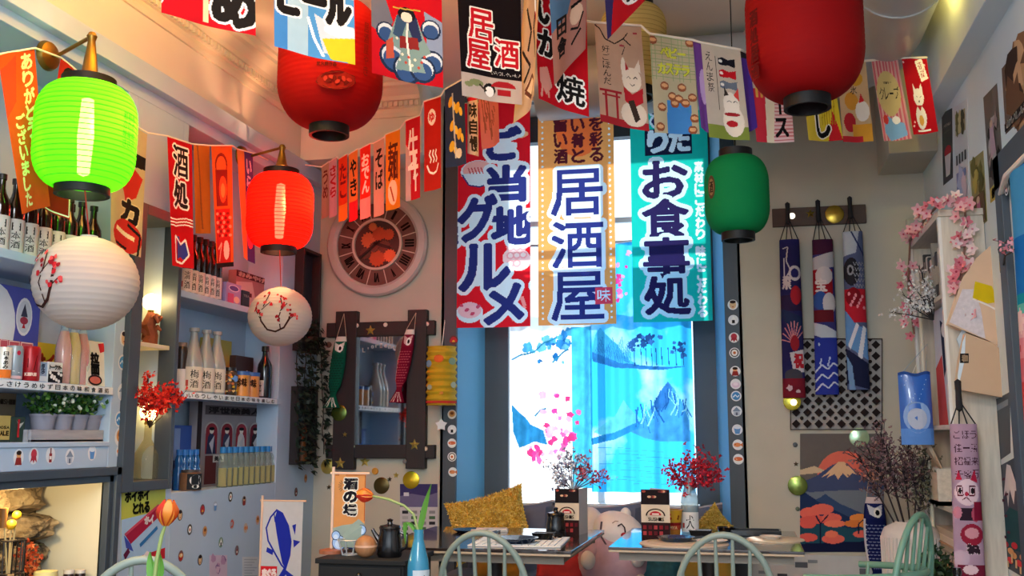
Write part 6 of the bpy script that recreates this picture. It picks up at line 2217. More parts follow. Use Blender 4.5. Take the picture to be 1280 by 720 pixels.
# yellow bellows paper lantern beside the mirror
c = at(552, 470, Y=5.98)
t = thing('bellows_lantern', 'yellow folded paper lantern with coloured dots hanging beside the mirror', 'lantern', (c.x, c.y, c.z - .18))
pr_ = []
Hb = at(552, 433, Y=5.98).z - at(552, 506, Y=5.98).z
for i in range(41):
    q_ = i / 40
    pr_.append((.092 + .006 * cos(q_ * 2 * pi * 9) - .006 * (1 if q_ < .03 or q_ > .97 else 0), c.z - Hb / 2 + Hb * q_))
MB().lathe(pr_, (c.x, c.y, 0), 36).build('paper_body', mat('#d8b020', .7, trans=.3, noisy=.08), t, smooth=True)
MB().lathe([(.001, c.z + Hb / 2), (.09, c.z + Hb / 2)], (c.x, c.y, 0), 30).build('top_card', mat('#c99a1c', .7), t)
MB().lathe([(.001, c.z - Hb / 2), (.092, c.z - Hb / 2)], (c.x, c.y, 0), 30).build('bottom_card', mat('#c9941c', .7), t)
p = Sheet(fn=cylmap(c, .0995, face_lon(c), 2.4, c.z - Hb / 2, c.z + Hb / 2))
for (a, b, r, c_) in ((.42, .22, .13, '#d8662c'), (.8, .26, .12, '#8a9a7c'), (.1, .3, .12, '#7a9ab0'), (.85, .66, .1, '#a8b49c'), (.15, .7, .09, '#a8b49c'), (.5, .8, .05, '#d88a3c')):
    p.e(a, b, r, r * p.W / p.H, c_)
p.r(0, .93, 1, .97, '#c03a2c', ny=1)
for pn, pm in p.parts.items():
    pm.build('painted_dots', None, t)
hk = at(556, 402, Y=YB - .02)
MB().tube([(c.x, c.y, c.z + Hb / 2), hk, (hk.x, YB - .02, hk.z + .01)], .003, 5).build('cord', STR, t)
MB().tube([(c.x, c.y, c.z - Hb / 2), (c.x, c.y, c.z - Hb / 2 - .09)], .002, 5).build('tassel_cord', mat('#c9c9cc', .6), t)
q = V((c.x, c.y, c.z - Hb / 2 - .12))
pts = [q + V((.04 * (1 if k % 2 == 0 else .6) * cos(pi / 2 + k * pi / 5), 0, .04 * (1 if k % 2 == 0 else .6) * sin(pi / 2 + k * pi / 5))) for k in range(10)]
MB().prism(pts, (0, .004, 0)).build('tassel_star', mat('#d4d8dc', .5), t)

# ================================================================ posters on the right wall
XP = XR - .001


def wallposter(name, px, base, label, cat, prints, group='posters on the pale wall', X=None, thick=.0015):
    p = Sheet(quad(px, X=X or XP))
    prints(p)
    return p.build(name, mat(base, .55), label, cat, group, nx=2, ny=3, thick=thick)


def photo_blobs(cols, seed, n=16, r=.2):
    def f(p):
        R_ = random.Random(seed)
        for i in range(n):
            p.blob(R_.uniform(.18, .82), R_.uniform(.12, .88), r * R_.uniform(.5, 1), R_.choice(cols), seed + i, 9, .4)
    return f


wallposter('wall_poster', [(1177, 142), (1190, 135), (1191, 222), (1179, 232)], '#26282c', 'tall black menu poster with a red and white dessert glass', 'poster',
           lambda p: (p.e(.55, .58, .34, .09, '#a02a3a'), p.g([(.25, .62), (.85, .62), (.75, .92), (.35, .92)], '#c8c4c4'), p.row('MENU', .2, .85, .2, .03, '#b8b4ac', .01), p.l([(.2, .3), (.8, .28)], .03, '#6a6864')))
wallposter('wall_poster', [(1192, 135), (1209, 123), (1211, 246), (1196, 258)], '#c9cdd0', 'tall white menu sheet with small pictures of cups', 'poster',
           lambda p: (p.r(.1, .08, .85, .3, '#a8a07a'), [p.blob(.25 + .2 * (i % 3), .14 + .1 * (i // 3), .12, ['#6a6a3c', '#c8c08a', '#4a4a34'][i % 3], i) for i in range(6)], [p.r(.1 + i * .22, .5, .22 + i * .22, .6, '#4a4a4c', nx=1, ny=1) for i in range(4)], p.r(.1, .68, .85, .94, '#7a88b0'), p.blob(.4, .8, .25, '#a8b4d0', 3), p.blob(.7, .85, .2, '#c8b8c4', 5)))
wallposter('wall_poster', [(1212, 202), (1229, 188), (1234, 276), (1218, 291)], '#8a8448', 'olive yellow photo poster above a kimono photograph', 'poster',
           lambda p: (photo_blobs(['#a89c54', '#6a6434', '#c4b878', '#57522c'], 5)(p), p.g([(.05, .55), (.95, .55), (.95, .98), (.05, .98)], '#6a5440'), p.g([(.4, .62), (.6, .6), (.7, .95), (.3, .95)], '#c4789c'), p.e(.5, .62, .12, .05, '#d8c0a8')))
wallposter('wall_poster', [(1229, 122), (1246, 104), (1254, 212), (1237, 238)], '#5a5248', 'dark photograph of dancers above a yellow lettered strip', 'poster',
           lambda p: (photo_blobs(['#3a3430', '#7a6a62', '#a08a84', '#b0a4a0', '#2a2624'], 15)(p), p.g([(.35, .4), (.6, .38), (.68, .7), (.3, .72)], '#b89aa4'), p.e(.48, .37, .1, .04, '#c8a890')))
wallposter('wall_poster', [(1237, 236), (1254, 220), (1255, 240), (1238, 254)], '#b8a23c', 'small yellow strip with black lettering under the dancer photograph', 'poster', lambda p: p.row('祭り', .12, .85, .5, .6, '#1c1a10', .02))
wallposter('wall_poster', [(1252, 86), (1296, 30), (1298, 128), (1257, 168)], '#5a4434', 'large brown food photograph near the beam with a lettered foot', 'poster',
           lambda p: (photo_blobs(['#8a6244', '#b08a64', '#3c2a20', '#c8a078', '#6a4a34'], 25, 22)(p), p.g([(.02, .86), (.98, .78), (.98, .96), (.02, .98)], '#241c18'), p.row('おいしい', .08, .7, .9, .08, '#d8d0c4', .01), p.e(.82, .82, .08, .05, '#d8d4cc')))
wallposter('wall_poster', [(1245, 264), (1256, 256), (1259, 334), (1250, 341)], '#4a4440', 'narrow dark street photograph beside the blue doorway curtain', 'poster',
           lambda p: (photo_blobs(['#2a2624', '#7a6a5c', '#a08a7a', '#c4b4a4'], 35)(p), p.r(.1, .84, .9, .98, '#b09a54')))

# ================================================================ doorway and noren
MB().box((XR - .03, 4.26, 0), (XR + .02, 4.36, 2.35)).build('door_jamb', SLATE, wall_right, bev=.004)
MB().box((XR - .03, 3.0, 2.21), (XR + .02, 4.36, 2.35)).build('door_head', SLATE, wall_right, bev=.004)
sticker(1258, 234, .075, 'roll', 'round white swirl sticker on the slate door jamb', 'R', dict(X=XR - .0305), None)
nr = thing('noren_curtain', 'doorway cloth shading from blue to coral pink with pale blossoms', 'curtain', (XR - .07, 4.0, .95))
tube = MB().tube([(XR - .07, 3.0, 2.19), (XR - .07, 4.0, 2.19), (XR - .02, 4.3, 2.19)], .012, 8).build('rod', mat('#d8cfc4', .5), nr)
zt, zb = 2.20, at(1268, 578, X=XR - .07).z
d = Dye([V((XR - .07, 3.95, zt)), V((XR - .07, 3.3, zt)), V((XR - .07, 3.3, zb)), V((XR - .07, 3.95, zb))], wavy(.015, 2.5), cell=.012)
tv = lambda v: (zt - at(1270, v, X=XR - .07).z) / (zt - zb)
for (a, b, c_) in ((180, 300, '#4aa0d8'), (300, 372, '#1f78c8'), (372, 384, '#1c9ab0'), (384, 396, '#6ac4b4'), (396, 425, '#e8b4bc'), (425, 450, '#e8909c'), (450, 480, '#e0707c'), (480, 580, '#d8484c')):
    d.r(0, tv(a), 1, tv(b), cloth(c_))
for i in range(9):
    for k in range(5):
        a0 = .05 + i * .11
        b0 = tv([405, 455, 530, 420, 545, 470, 500, 440, 560][i])
        d.e(a0 + .035 * cos(k * 1.256), b0 + .022 * sin(k * 1.256), .028, .02, cloth('#f0b8b0' if i % 2 else '#f4d4d0'))
for i in range(12):
    d.e(.03 + i * .085, tv([437, 488, 500, 520, 562, 430][i % 6]), .014, .01, cloth('#c01c34'))
o = d.build('cloth', cloth('#3a90d0'), parent=nr)
spray('blossom_twig', 'small pink blossom twig pinned across the doorway cloth', V((XR - .03, 4.30, 1.9)), [at(1268, 312, X=XR - .1), at(1258, 300, X=XR - .06)], ['#e8a4b0', '#d8808c'], 71, n=7, r=.012, spread=.018)

# ================================================================ bookcase against the right wall
BX0, BY0, BY1, BZ = .87, 4.70, 5.52, 2.19
WW = wood('#c9bfae', .6, (1, 1, 9))
WWH = wood('#c9bfae', .6, (1, 9, 1))
bc = thing('bookcase', 'tall whitewashed wooden bookcase standing against the pale wall', 'bookcase', ((BX0 + XR) / 2, (BY0 + BY1) / 2, 0))
MB().box((BX0, BY0, 0), (XR - .002, BY0 + .025, BZ)).build('side_panel', WW, bc, bev=.002)
MB().box((BX0, BY1 - .025, 0), (XR - .002, BY1, BZ)).build('side_panel', WW, bc, bev=.002)
MB().box((BX0 - .01, BY0 - .01, BZ), (XR - .002, BY1 + .01, BZ + .03)).build('top_board', WWH, bc, bev=.002)
MB().box((XR - .012, BY0 + .02, 0), (XR - .002, BY1 - .02, BZ)).build('back_board', WW, bc)
for z in (.45, .9, 1.27, 1.86):
    MB().box((BX0 + .004, BY0 + .025, z - .022), (XR - .01, BY1 - .025, z)).build('shelf_board', WWH, bc, bev=.002)
for y in (BY0, BY1 - .03):
    MB().box((BX0 - .012, y, 0), (BX0 + .002, y + .03, BZ)).build('face_frame', mat('#d8d4cc', .5, noisy=.06), bc, bev=.002)
R_ = random.Random(14)
y = BY0 + .035
cols_b = [('#2a2622', 'black'), ('#3c3a38', 'charcoal'), ('#6a6258', 'taupe'), ('#8a8478', 'grey'), ('#4a3a30', 'brown'), ('#b8b0a4', 'pale')]
i = 0
while y < BY1 - .08:
    w_ = R_.uniform(.022, .04)
    h_ = R_.uniform(.2, .28)
    c_, cn = cols_b[R_.randrange(6)]
    t = thing('shelf_book', '%s spine book standing on the top shelf of the whitewashed bookcase' % cn, 'book', (BX0 + .08, y + w_ / 2, 1.86), 'books on the top shelf of the bookcase')
    MB().box((BX0 + .02, y, 1.86), (BX0 + .14, y + w_ - .002, 1.86 + h_)).build('cover', mat(c_, .6), t, bev=.002)
    MB().box((BX0 + .024, y + .003, 1.864), (BX0 + .142, y + w_ - .005, 1.86 + h_ - .004)).build('pages', mat('#c9c0ac', .8), t)
    MB().box((BX0 + .0185, y + .004, 1.86 + h_ * .3), (BX0 + .0205, y + w_ - .006, 1.86 + h_ * .7)).build('spine_label', mat('#a89c88', .6), t)
    y += w_ + .001
    i += 1
y0, y1 = BY0 + .04, BY1 - .2
p = Sheet([V((BX0 + .05, y1, 1.83)), V((BX0 + .05, y0, 1.83)), V((BX0 + .05, y0, 1.272)), V((BX0 + .05, y1, 1.272))])
p.g([(0, .5), (.3, .4), (.4, 1), (0, 1)], '#c84a4a').g([(.3, .1), (.6, .2), (.5, .5), (.35, .6)], '#1c2440').g([(.45, .2), (.8, .1), (.9, .9), (.6, 1), (.5, .6)], '#2a4a9c').g([(.6, .7), (.95, .75), (.95, 1), (.55, 1)], '#3aa0b8').e(.5, .2, .16, .07, '#e0d8d4')
p.build('art_print', mat('#c9ccd4', .5), 'tall blue and red art print leaning in the bookcase', 'picture', nx=2, ny=4, thick=.008)
for i in range(7):
    a = -.5 + i * .14
    q = V((BX0 + .02, 5.20 - i * .008, 1.06))
    dv = V((-sin(a) * .6, .5 * cos(a) * .6, cos(a)))
    e_ = V((-.06, .05, .02))
    pts = [q, q + V((-.05, -.02 + .01 * i, .10 + .006 * i)), q + V((-.08, .06 + .012 * i, .13 + .006 * i)), q + V((.0, .09, .06))]
    tag(MB().prism(pts, (.004, -.004, .003)).build('paper_fan', wood('#b8a48c', .7)), 'thin tan slip of a fanned-out sheaf on the bookcase shelf', 'paper slip', 'fanned paper slips on the bookcase')
bx = thing('paper_tray', 'pale wooden tray under the fanned paper slips', 'tray', (BX0 + .06, 5.2, .9))
MB().box((BX0 - .02, 5.06, .9), (BX0 + .12, 5.34, .92)).build('base_board', WWH, bx)
for y in (5.06, 5.33):
    MB().box((BX0 - .02, y, .9), (BX0 + .12, y + .01, 1.07)).build('end_board', WWH, bx)
MB().box((BX0 - .02, 5.07, .9), (BX0 - .012, 5.33, 1.05)).build('side_board', WWH, bx)
for i in range(10):
    z = .452 + i * .034
    m_ = ['#a8684a', '#c9a684', '#8a7a6a', '#b88a64', '#d0c0ac'][i % 5]
    t = thing('magazine', ['rust coloured', 'cream', 'grey brown', 'tan', 'pale beige', 'deep rust', 'light cream', 'dark taupe', 'orange tan', 'off white'][i] + ' magazine lying in the stack low in the bookcase', 'magazine', (BX0 + .08, 5.1, z), 'magazine stack in the bookcase')
    MB().box((BX0 + .005 - .004 * (i % 3), 4.82 + .01 * (i % 4), z), (BX0 + .16, 5.34 - .02 * (i % 3), z + .005)).build('cover', mat(m_, .5), t)
    MB().box((BX0 + .008, 4.83 + .01 * (i % 4), z + .005), (BX0 + .158, 5.33 - .02 * (i % 3), z + .0335)).build('pages', mat('#b0a08c' if i % 2 else '#c4b8a8', .8), t)

# pink blossom garland along the bookcase top and front corner, single flowers shared
def flower_mesh(r, cols):
    mb = MB()
    for k in range(5):
        a = 2 * pi * k / 5
        d = V((cos(a), sin(a), .25))
        s_ = V((-sin(a), cos(a), 0))
        mb.add([(0, 0, 0), d * r * .5 + s_ * r * .36, d * r + s_ * r * .12 + V((0, 0, .1 * r)), d * r - s_ * r * .12 + V((0, 0, .1 * r)), d * r * .5 - s_ * r * .36], [(0, 1, 2, 3, 4)], mat(cols[0], .6, trans=.25))
    mb.ball((0, 0, r * .12), r * .2, 6, 4, mat(cols[1], .6))
    o = mb.build('blossom', None)
    return o


g = thing('blossom_garland', 'pink cherry blossom garland draped over the top of the bookcase', 'garland', (BX0, BY0, BZ))
F1 = flower_mesh(.029, ('#e8aeb4', '#c84a64'))
F2 = flower_mesh(.027, ('#d87a8a', '#a82a44'))
F3 = flower_mesh(.028, ('#ecd4d4', '#d88a9a'))
path = [V((BX0 - .02, BY1 - .05, BZ - .45)), V((BX0 - .03, BY1 - .02, BZ - .18)), V((BX0 - .02, BY1 - .1, BZ + .03)), V((BX0 - .01, BY0 + .3, BZ + .06)), V((BX0 + .0, BY0 - .02, BZ + .06)), V((BX0 + .10, BY0 - .03, BZ + .05)), V((BX0 + .09, BY0 - .03, BZ - .12)), V((BX0 + .06, BY0 - .03, BZ - .3)), V((BX0 + .08, BY0 - .03, BZ - .46))]
tb = MB().tube(path, .006, 6).build('garland_cord', mat('#7a5a4c', .8), g)
R_ = random.Random(31)
first = {0: True, 1: True, 2: True}
for i in range(96):
    k = R_.uniform(0, len(path) - 1.001)
    q = path[int(k)].lerp(path[int(k) + 1], k - int(k)) + V((R_.uniform(-.045, .03), R_.uniform(-.05, .03), R_.uniform(-.03, .04)))
    j = i % 3
    src = (F1, F2, F3)[j]
    o = src if first[j] else src.copy()
    if not first[j]:
        COL.objects.link(o)
    first[j] = False
    o.parent = g
    o.matrix_parent_inverse = Matrix.Translation(g.location).inverted()
    o.location = q
    o.rotation_euler = (radians(R_.uniform(50, 110)), R_.uniform(-.5, .5), R_.uniform(-1.2, .4))
spray('white_blossom_branch', 'white blossom branch with dark twigs reaching out from the bookcase front', V((BX0 - .004, 5.0, 1.76)), [at(u, v, Y=5.0) for u, v in ((1112, 390), (1128, 368), (1136, 350), (1150, 336), (1158, 352), (1140, 384), (1165, 366), (1152, 378))], ['#e4e0dc', '#cfc6c0', '#f0eeea'], 44, n=24, r=.011, spread=.022, stemc='#1c1614')
# pale cane pole standing before the bookcase
tag(MB().tube([at(1150, 385, Y=5.3), (at(1150, 385, Y=5.3).x, 5.3, .0)], .009, 8).build('cane_pole', mat('#c9c0a8', .5), None, smooth=True), 'slim pale cane pole standing before the bookcase', 'pole')

# blue bag hanging from the bookcase
c = at(1145, 510, Y=5.15)
A, B = at(1122, 466, Y=5.15), at(1168, 556, Y=5.15)
W, H = B.x - A.x, A.z - B.z
t = thing('gift_bag', 'shiny blue night-sky bag hung on a cord from the bookcase', 'bag', (c.x, c.y, B.z))
for sg, nm in ((1, 'front'), (-1, 'back')):
    def fb(s, q, sg=sg):
        return V((A.x + W * s * 1.0, 5.15 - sg * (.03 * sin(pi * s) ** .5 * (1 - .5 * abs(2 * q - 1) ** 3)), A.z - H * q + .006 * sin(9 * s) * (1 - q))), V((0, -sg, 0))
    p = Sheet(fn=fb)
    if sg > 0:
        for i in range(12):
            p.e(.1 + (i * 37 % 80) / 100, .06 + (i * 23 % 40) / 100, .012, .008, '#c9dcf0', 6)
        p.r(0, .78, 1, 1, '#5a8ad0').e(.5, .62, .42, .22, '#8aa8d8').e(.5, .64, .3, .15, '#b0b8cc').r(0, 0, 1, .04, '#2a4a8a')
    p.build(nm, mat('#2c62b8', .3, noisy=.15, scale=8, coat=.5), parent=t, nx=10, ny=8)
hk = V((BX0 - .012, 5.15, 1.66))
MB().tube([(A.x + .02, 5.15, A.z), hk, (B.x - .02, 5.15, A.z)], .0018, 5).build('cord', mat('#8a9aa8', .6), t)

# small white paper house ornament
q = at(1147, 586, Y=5.4)
t = thing('house_ornament', 'small white paper house ornament on a thread below the blue bag', 'ornament', q)
MB().prism([q + V((-.05, 0, -.045)), q + V((.05, 0, -.045)), q + V((.062, 0, -.005)), q + V((.01, 0, .055)), q + V((-.012, 0, .055)), q + V((-.064, 0, -.005))], (0, .01, 0)).build('house', mat('#e4dcd8', .6), t, bev=.002)
MB().tube([q + V((0, .005, .05)), (q.x, 5.4, B.z + .35), (BX0 - .01, 5.4, 1.62)], .0015, 5).build('thread', STR, t)

# kraft packets hung on the bookcase side
def packet(name, label, px, Y, d, base, prints, group):
    pts = [at(u, v, Y=Y) for u, v in px]
    t = thing(name, label, 'packet', pts[-1], group)
    MB().prism(pts, (0, d, 0)).build('pouch', base, t, bev=.006)
    us, vs = [a for a, b in px], [b for a, b in px]
    p = Sheet(quad(rectpx(min(us), min(vs), max(us), max(vs)), Y=Y))
    prints(p, lambda u, v: ((u - min(us)) / (max(us) - min(us)), (v - min(vs)) / (max(vs) - min(vs))))
    for pn, pm in p.parts.items():
        pm.build('packet_' + pn, None, t)
    return t


KRAFT = mat('#c9a98c', .5, noisy=.08)
SHINE = mat('#c9c0c4', .25, noisy=.25, scale=60, coat=.5)
packet('kraft_packet', 'cone shaped kraft packet with a clear crinkled corner and yellow patch', [(1240, 308), (1247, 322), (1256, 380), (1262, 440), (1236, 424), (1187, 404), (1204, 350), (1222, 324)], 4.62, .05, KRAFT,
       lambda p, q: (p.g([q(1203, 362), q(1218, 362), q(1226, 386), q(1232, 424), q(1187, 403)], SHINE), p.g([q(1219, 352), q(1240, 358), q(1248, 378), q(1235, 380), q(1216, 373)], '#c4aa10'), p.l([q(1216, 374), q(1235, 382), q(1250, 390)], .03, '#d8d0c8')), 'kraft packets on the bookcase side')
packet('kraft_packet', 'square kraft packet with a small black stamp hanging lower', [(1207, 418), (1240, 430), (1260, 446), (1261, 498), (1258, 496), (1196, 485), (1200, 450)], 4.60, .035, mat('#b89a7c', .5, noisy=.06),
       lambda p, q: (p.g([q(1203, 428), q(1207, 418), q(1206, 450), q(1198, 484), q(1197, 470)], '#c8d4dc'), p.r(*q(1200, 442), *q(1211, 454), '#1c1814'), p.c('和', *q(1206, 448), .1, .1, '#b89a7c', .01)), 'kraft packets on the bookcase side')
tag(MB().prism([at(1196, 424, Y=4.655), at(1204, 410, Y=4.655), at(1210, 420, Y=4.655), at(1202, 440, Y=4.655)], (0, .01, 0)).build('paper_tag', mat('#b8c4cc', .5)), 'pale blue paper tag peeking out between the kraft packets', 'tag')
MB().tube([at(1240, 308, Y=4.64), V((at(1240, 300, Y=4.69).x, 4.70, at(1240, 300, Y=4.69).z))], .006, 6).build('packet_peg', mat('#8a7a64', .6), bc)

# lucky cat windsock
def sockM(p):
    mk = '#5a1428'
    for j in range(4):
        p.row(['ごほう', '佳ー勝', '招福来', '千客万'][j], .08, .95, .07 + j * .085, .055, '#3a1024', .02)
    p.g([(.1, .36), (.2, .30), (.32, .36)], '#a81c3c').g([(.6, .36), (.76, .29), (.86, .38)], '#a81c3c').e(.48, .44, .42, .085, '#d8bcc4').l([(.14, .40), (.3, .40), (.34, .46), (.16, .46)], .03, mk, close=True).l([(.56, .40), (.76, .40), (.74, .46), (.54, .46)], .03, mk, close=True).e(.66, .43, .07, .02, '#1c1418').e(.24, .43, .05, .02, '#1c1418').e(.45, .45, .07, .015, '#b02a44').l([(.3, .49), (.45, .47), (.6, .5)], .03, mk)
    p.r(.2, .54, .7, .62, '#2c1c28').e(.15, .57, .14, .04, '#c07a8c').e(.75, .58, .14, .05, '#b04a60').r(.7, .5, 1, .62, '#7a1430').e(.6, .71, .38, .07, '#8a1c34').e(.6, .7, .24, .035, '#c88a94').c('福', .62, .8, .4, .06, '#2c1c28', .03, '#d8c4cc', .02).e(.2, .86, .3, .05, '#b8a0b0').r(.1, .9, 1, 1, '#6a1830').e(.5, .93, .25, .03, '#d0b4bc')


sock('windsock', 'lilac windsock with a spectacled lucky cat hanging on the bookcase side', 1187, 1221, 530, 725, 506, 4.60, '#b89ab0', sockM, None, 6, 1199)

# prints low on the right wall
wallposter('wall_poster', [(1228, 516), (1242, 508), (1244, 566), (1231, 572)], '#2a2c34', 'narrow black poster with a gold creature beside the lucky cat windsock', 'poster', photo_blobs(['#b8964a', '#6a5a3c', '#8a94a0'], 51, 10, .3))
wallposter('wall_poster', [(1224, 598), (1242, 590), (1246, 688), (1228, 700)], '#9aa4c4', 'tall pale lavender poster with a dark letter L', 'poster', lambda p: (p.l([(.1, .05), (.9, .3), (.4, .6), (.9, .9)], .04, '#c4cce0'), p.row('L', .5, .85, .82, .1, '#2c2450', .03)))


def fuji2(p):
    p.g([(.1, .66), (.36, .02), (.46, .05), (1, .5), (1, .75), (.1, .8)], '#4a4c5c').g([(.24, .32), (.36, .02), (.46, .05), (.66, .3), (.56, .28), (.52, .4), (.42, .26), (.36, .42), (.32, .26)], '#d4ccd0').g([(0, .6), (.4, .42), (1, .52), (1, .8), (0, .8)], '#1e4a54')
    for i in range(12):
        p.e(.1 + (i * 37 % 85) / 100, .72 + (i * 13 % 20) / 100, .09, .03, ['#d8404a', '#e0a070', '#b82a3c'][i % 3])
    for i in range(8):
        p.r(.05 + i * .12, .84 + (i % 3) * .04, .1 + i * .12, .92 + (i % 3) * .03, '#d8b890', nx=1, ny=1)
    for i in range(14):
        p.e((i * 29 % 40) / 100, .1 + i * .05, .05, .014, '#5a2c40', 8)


wallposter('wall_poster', [(1243, 586), (1290, 560), (1293, 730), (1249, 704)], '#2c3444', 'dark poster of a snowy volcano over coral blossoms', 'poster', fuji2)
wallposter('wall_panel', [(1243, 500), (1262, 490), (1263, 566), (1246, 578)], '#3a4450', 'plain slate panel above the dark volcano poster', 'panel', lambda p: p.r(.1, .1, .9, .2, '#8a949c'))

# ================================================================ vase with dried grasses
c = at(1140, 700, Y=5.30)
zt = at(1140, 655, Y=5.30).z
t = thing('floor_vase', 'tall white ribbed floor vase holding dried grasses', 'vase', (c.x, 5.30, 0))
pr_ = [(.001, 0), (.115, 0), (.125, .02), (.135, .3), (.135, zt - .05), (.12, zt - .018), (.085, zt), (.07, zt + .012), (.06, zt + .012), (.06, zt - .1)]
MB().lathe(pr_, (c.x, 5.30, 0), 40).build('body', mat('#c9c2bc', .6, noisy=.05, scale=60, bump=.3), t, smooth=True)
rb = MB()
for k in range(40):
    a = 2 * pi * k / 40
    rb.tube([(c.x + .136 * cos(a), 5.30 + .136 * sin(a), .3), (c.x + .136 * cos(a), 5.30 + .136 * sin(a), zt - .06)], .004, 4)
o = rb.build('rib_texture', mat('#c9c2bc', .6), t)
o['kind'] = 'stuff'
b0 = V((c.x, 5.30, zt - .1))
for i, (tips, col_, lab) in enumerate(((((1072, 566), (1085, 560)), ['#7a5a5c', '#6a4c50', '#8a6a68'], 'dried mauve grass plume leaning toward the tapestry'), (((1100, 540), (1108, 556)), ['#84646a', '#6a4c50', '#957878'], 'dried mauve grass plume rising under the mint disc'), (((1135, 556), (1130, 572)), ['#6a4c50', '#5a4044', '#7a6060'], 'dried dark plume upright in the floor vase'), (((1157, 568), (1160, 600)), ['#5a5a48', '#6f6e58', '#84806a'], 'dried olive seed branch upright in the floor vase'))):
    spray('dried_grass', lab, b0 + V((.012 * (i - 1.5), 0, 0)), [at(u, v, Y=5.25) for u, v in tips], col_, 60 + i, 'dried grasses in the floor vase', n=130, r=.010, spread=.028, rs=.004, stemc='#2c2024')
spray('green_houseplant', 'bushy green houseplant low beside the floor vase', V((at(1168, 720, Y=4.9).x, 4.9, .25)), [at(u, v, Y=4.9) for u, v in ((1152, 712), (1160, 704), (1170, 702), (1180, 704), (1188, 712), (1165, 718), (1178, 718))], ['#2c4a2a', '#3f6a38', '#22381f'], 77, cat='plant', n=60, r=.02, spread=.035, parts=('stem_cluster', 'foliage'))
q = V((at(1168, 720, Y=4.9).x, 4.9, 0))
t = thing('plant_pot', 'plain dark pot holding the green houseplant', 'pot', q)
MB().lathe([(.001, 0), (.09, 0), (.12, .28), (.125, .28), (.125, .3), (.11, .3), (.1, .26), (.001, .26)], q, 24).build('body', mat('#3a3634', .6), t, smooth=True)
X = at(1193, 710, Y=4.55).x
t = bottle('tall_bottle', 'tall black bottle beside the lucky cat windsock foot', (X, 4.5, .32), .045, .37, 'wine', DGLASS, None)
st = thing('low_stool', 'low dark wooden stool under the black bottle', 'stool', (X, 4.5, 0))
MB().box((X - .15, 4.35, .28), (X + .15, 4.65, .32)).build('seat', DWOODH, st, bev=.005)
for dx in (-.12, .12):
    for dy in (-.12, .12):
        MB().box((X + dx - .015, 4.5 + dy - .015, 0), (X + dx + .015, 4.5 + dy + .015, .285)).build('leg', DWOOD, st)

# ================================================================ chairs
SAGE = mat('#7d8a80', .5, noisy=.08)
SAGE2 = mat('#5f8a78', .45, noisy=.08)


def bow_chair(name, label, loc, rot, group, mt=SAGE, top=.86, W=.205, spindles=6, arms=False):
    """bow-back spindle chair; back at local y=0, seat towards +y"""
    loc = V(loc)
    t = thing(name, label, 'chair', loc, group)
    M3 = Matrix.Rotation(rot, 3, 'Z')
    T = lambda x, y, z: loc + M3 @ V((x, y, z))
    sz = .45
    # saddle seat
    n = 24
    ring = lambda k, z, s=1.0: [T((.21 if abs(cos(2 * pi * i / n)) else .21) * s * cos(2 * pi * i / n) * (1.02 if sin(2 * pi * i / n) < 0 else 1.1), .21 + .205 * s * sin(2 * pi * i / n), z) for i in range(n)]
    r0, r1, r2, r3 = ring(0, sz - .035, .93), ring(0, sz - .02, 1.0), ring(0, sz, .98), ring(0, sz - .008, .6)
    vs = r0 + r1 + r2 + r3
    fs = [tuple(range(n - 1, -1, -1))]
    for k in range(3):
        fs += [(k * n + i, k * n + (i + 1) % n, (k + 1) * n + (i + 1) % n, (k + 1) * n + i) for i in range(n)]
    fs.append(tuple(3 * n + i for i in range(n)))
    MB().add(vs, fs).build('seat', mt, t, smooth=True)
    lean = -.07
    H = top - sz

    def bow(a):
        x = -W * cos(a)
        zz = sin(a)
        x = x * (1 if abs(x) < W else 1)
        return T(x * (.86 + .14 * min(1, zz * 1.3)), .03 + lean * zz, sz + H * (zz ** .85 if zz > 0 else 0))
    MB().tube([bow(pi * i / 28) for i in range(29)], .0125, 10).build('back_bow', mt, t, smooth=True)
    for k in range(spindles):
        x = -W * .74 + 2 * W * .74 * k / (spindles - 1)
        a = math.acos(max(-1, min(1, -x / (W * 1.0))))
        zz = sin(a)
        MB().tube([T(x * .8, .035, sz - .01), T(x * .93, .03 + lean * zz * .5, sz + H * zz ** .85 * .5), T(x, .03 + lean * zz, sz + H * (zz ** .85))], [.007, .009, .006], 8).build('spindle', mt, t, smooth=True)
    for sx in (-1, 1):
        for (y0, y1) in ((.06, -.03), (.36, .42)):
            MB().tube([T(sx * .13, y0, sz - .02), T(sx * .165, (y0 + y1) / 2, .24), T(sx * .19, y1, 0)], [.016, .019, .012], 10).build('leg', mt, t, smooth=True)
    for sx in (-1, 1):
        MB().tube([T(sx * .17, .0, .2), T(sx * .17, .39, .2)], .009, 8).build('stretcher', mt, t, smooth=True)
    MB().tube([T(-.17, .2, .2), T(.17, .2, .2)], .009, 8).build('stretcher', mt, t, smooth=True)
    if arms:
        pts = [T(-.27 * cos(pi * i / 24) * (1 if i not in () else 1), .32 - .36 * sin(pi * i / 24), .68 + .02 * sin(pi * i / 24)) for i in range(25)]
        MB().tube(pts, .014, 10).build('arm_bow', mt, t, smooth=True)
        for sx in (-1, 1):
            for y in (.12, .28):
                MB().tube([T(sx * .2, y, sz - .01), T(sx * (.262 if y > .2 else .235), y, .69)], .008, 8).build('arm_spindle', mt, t, smooth=True)
    return t


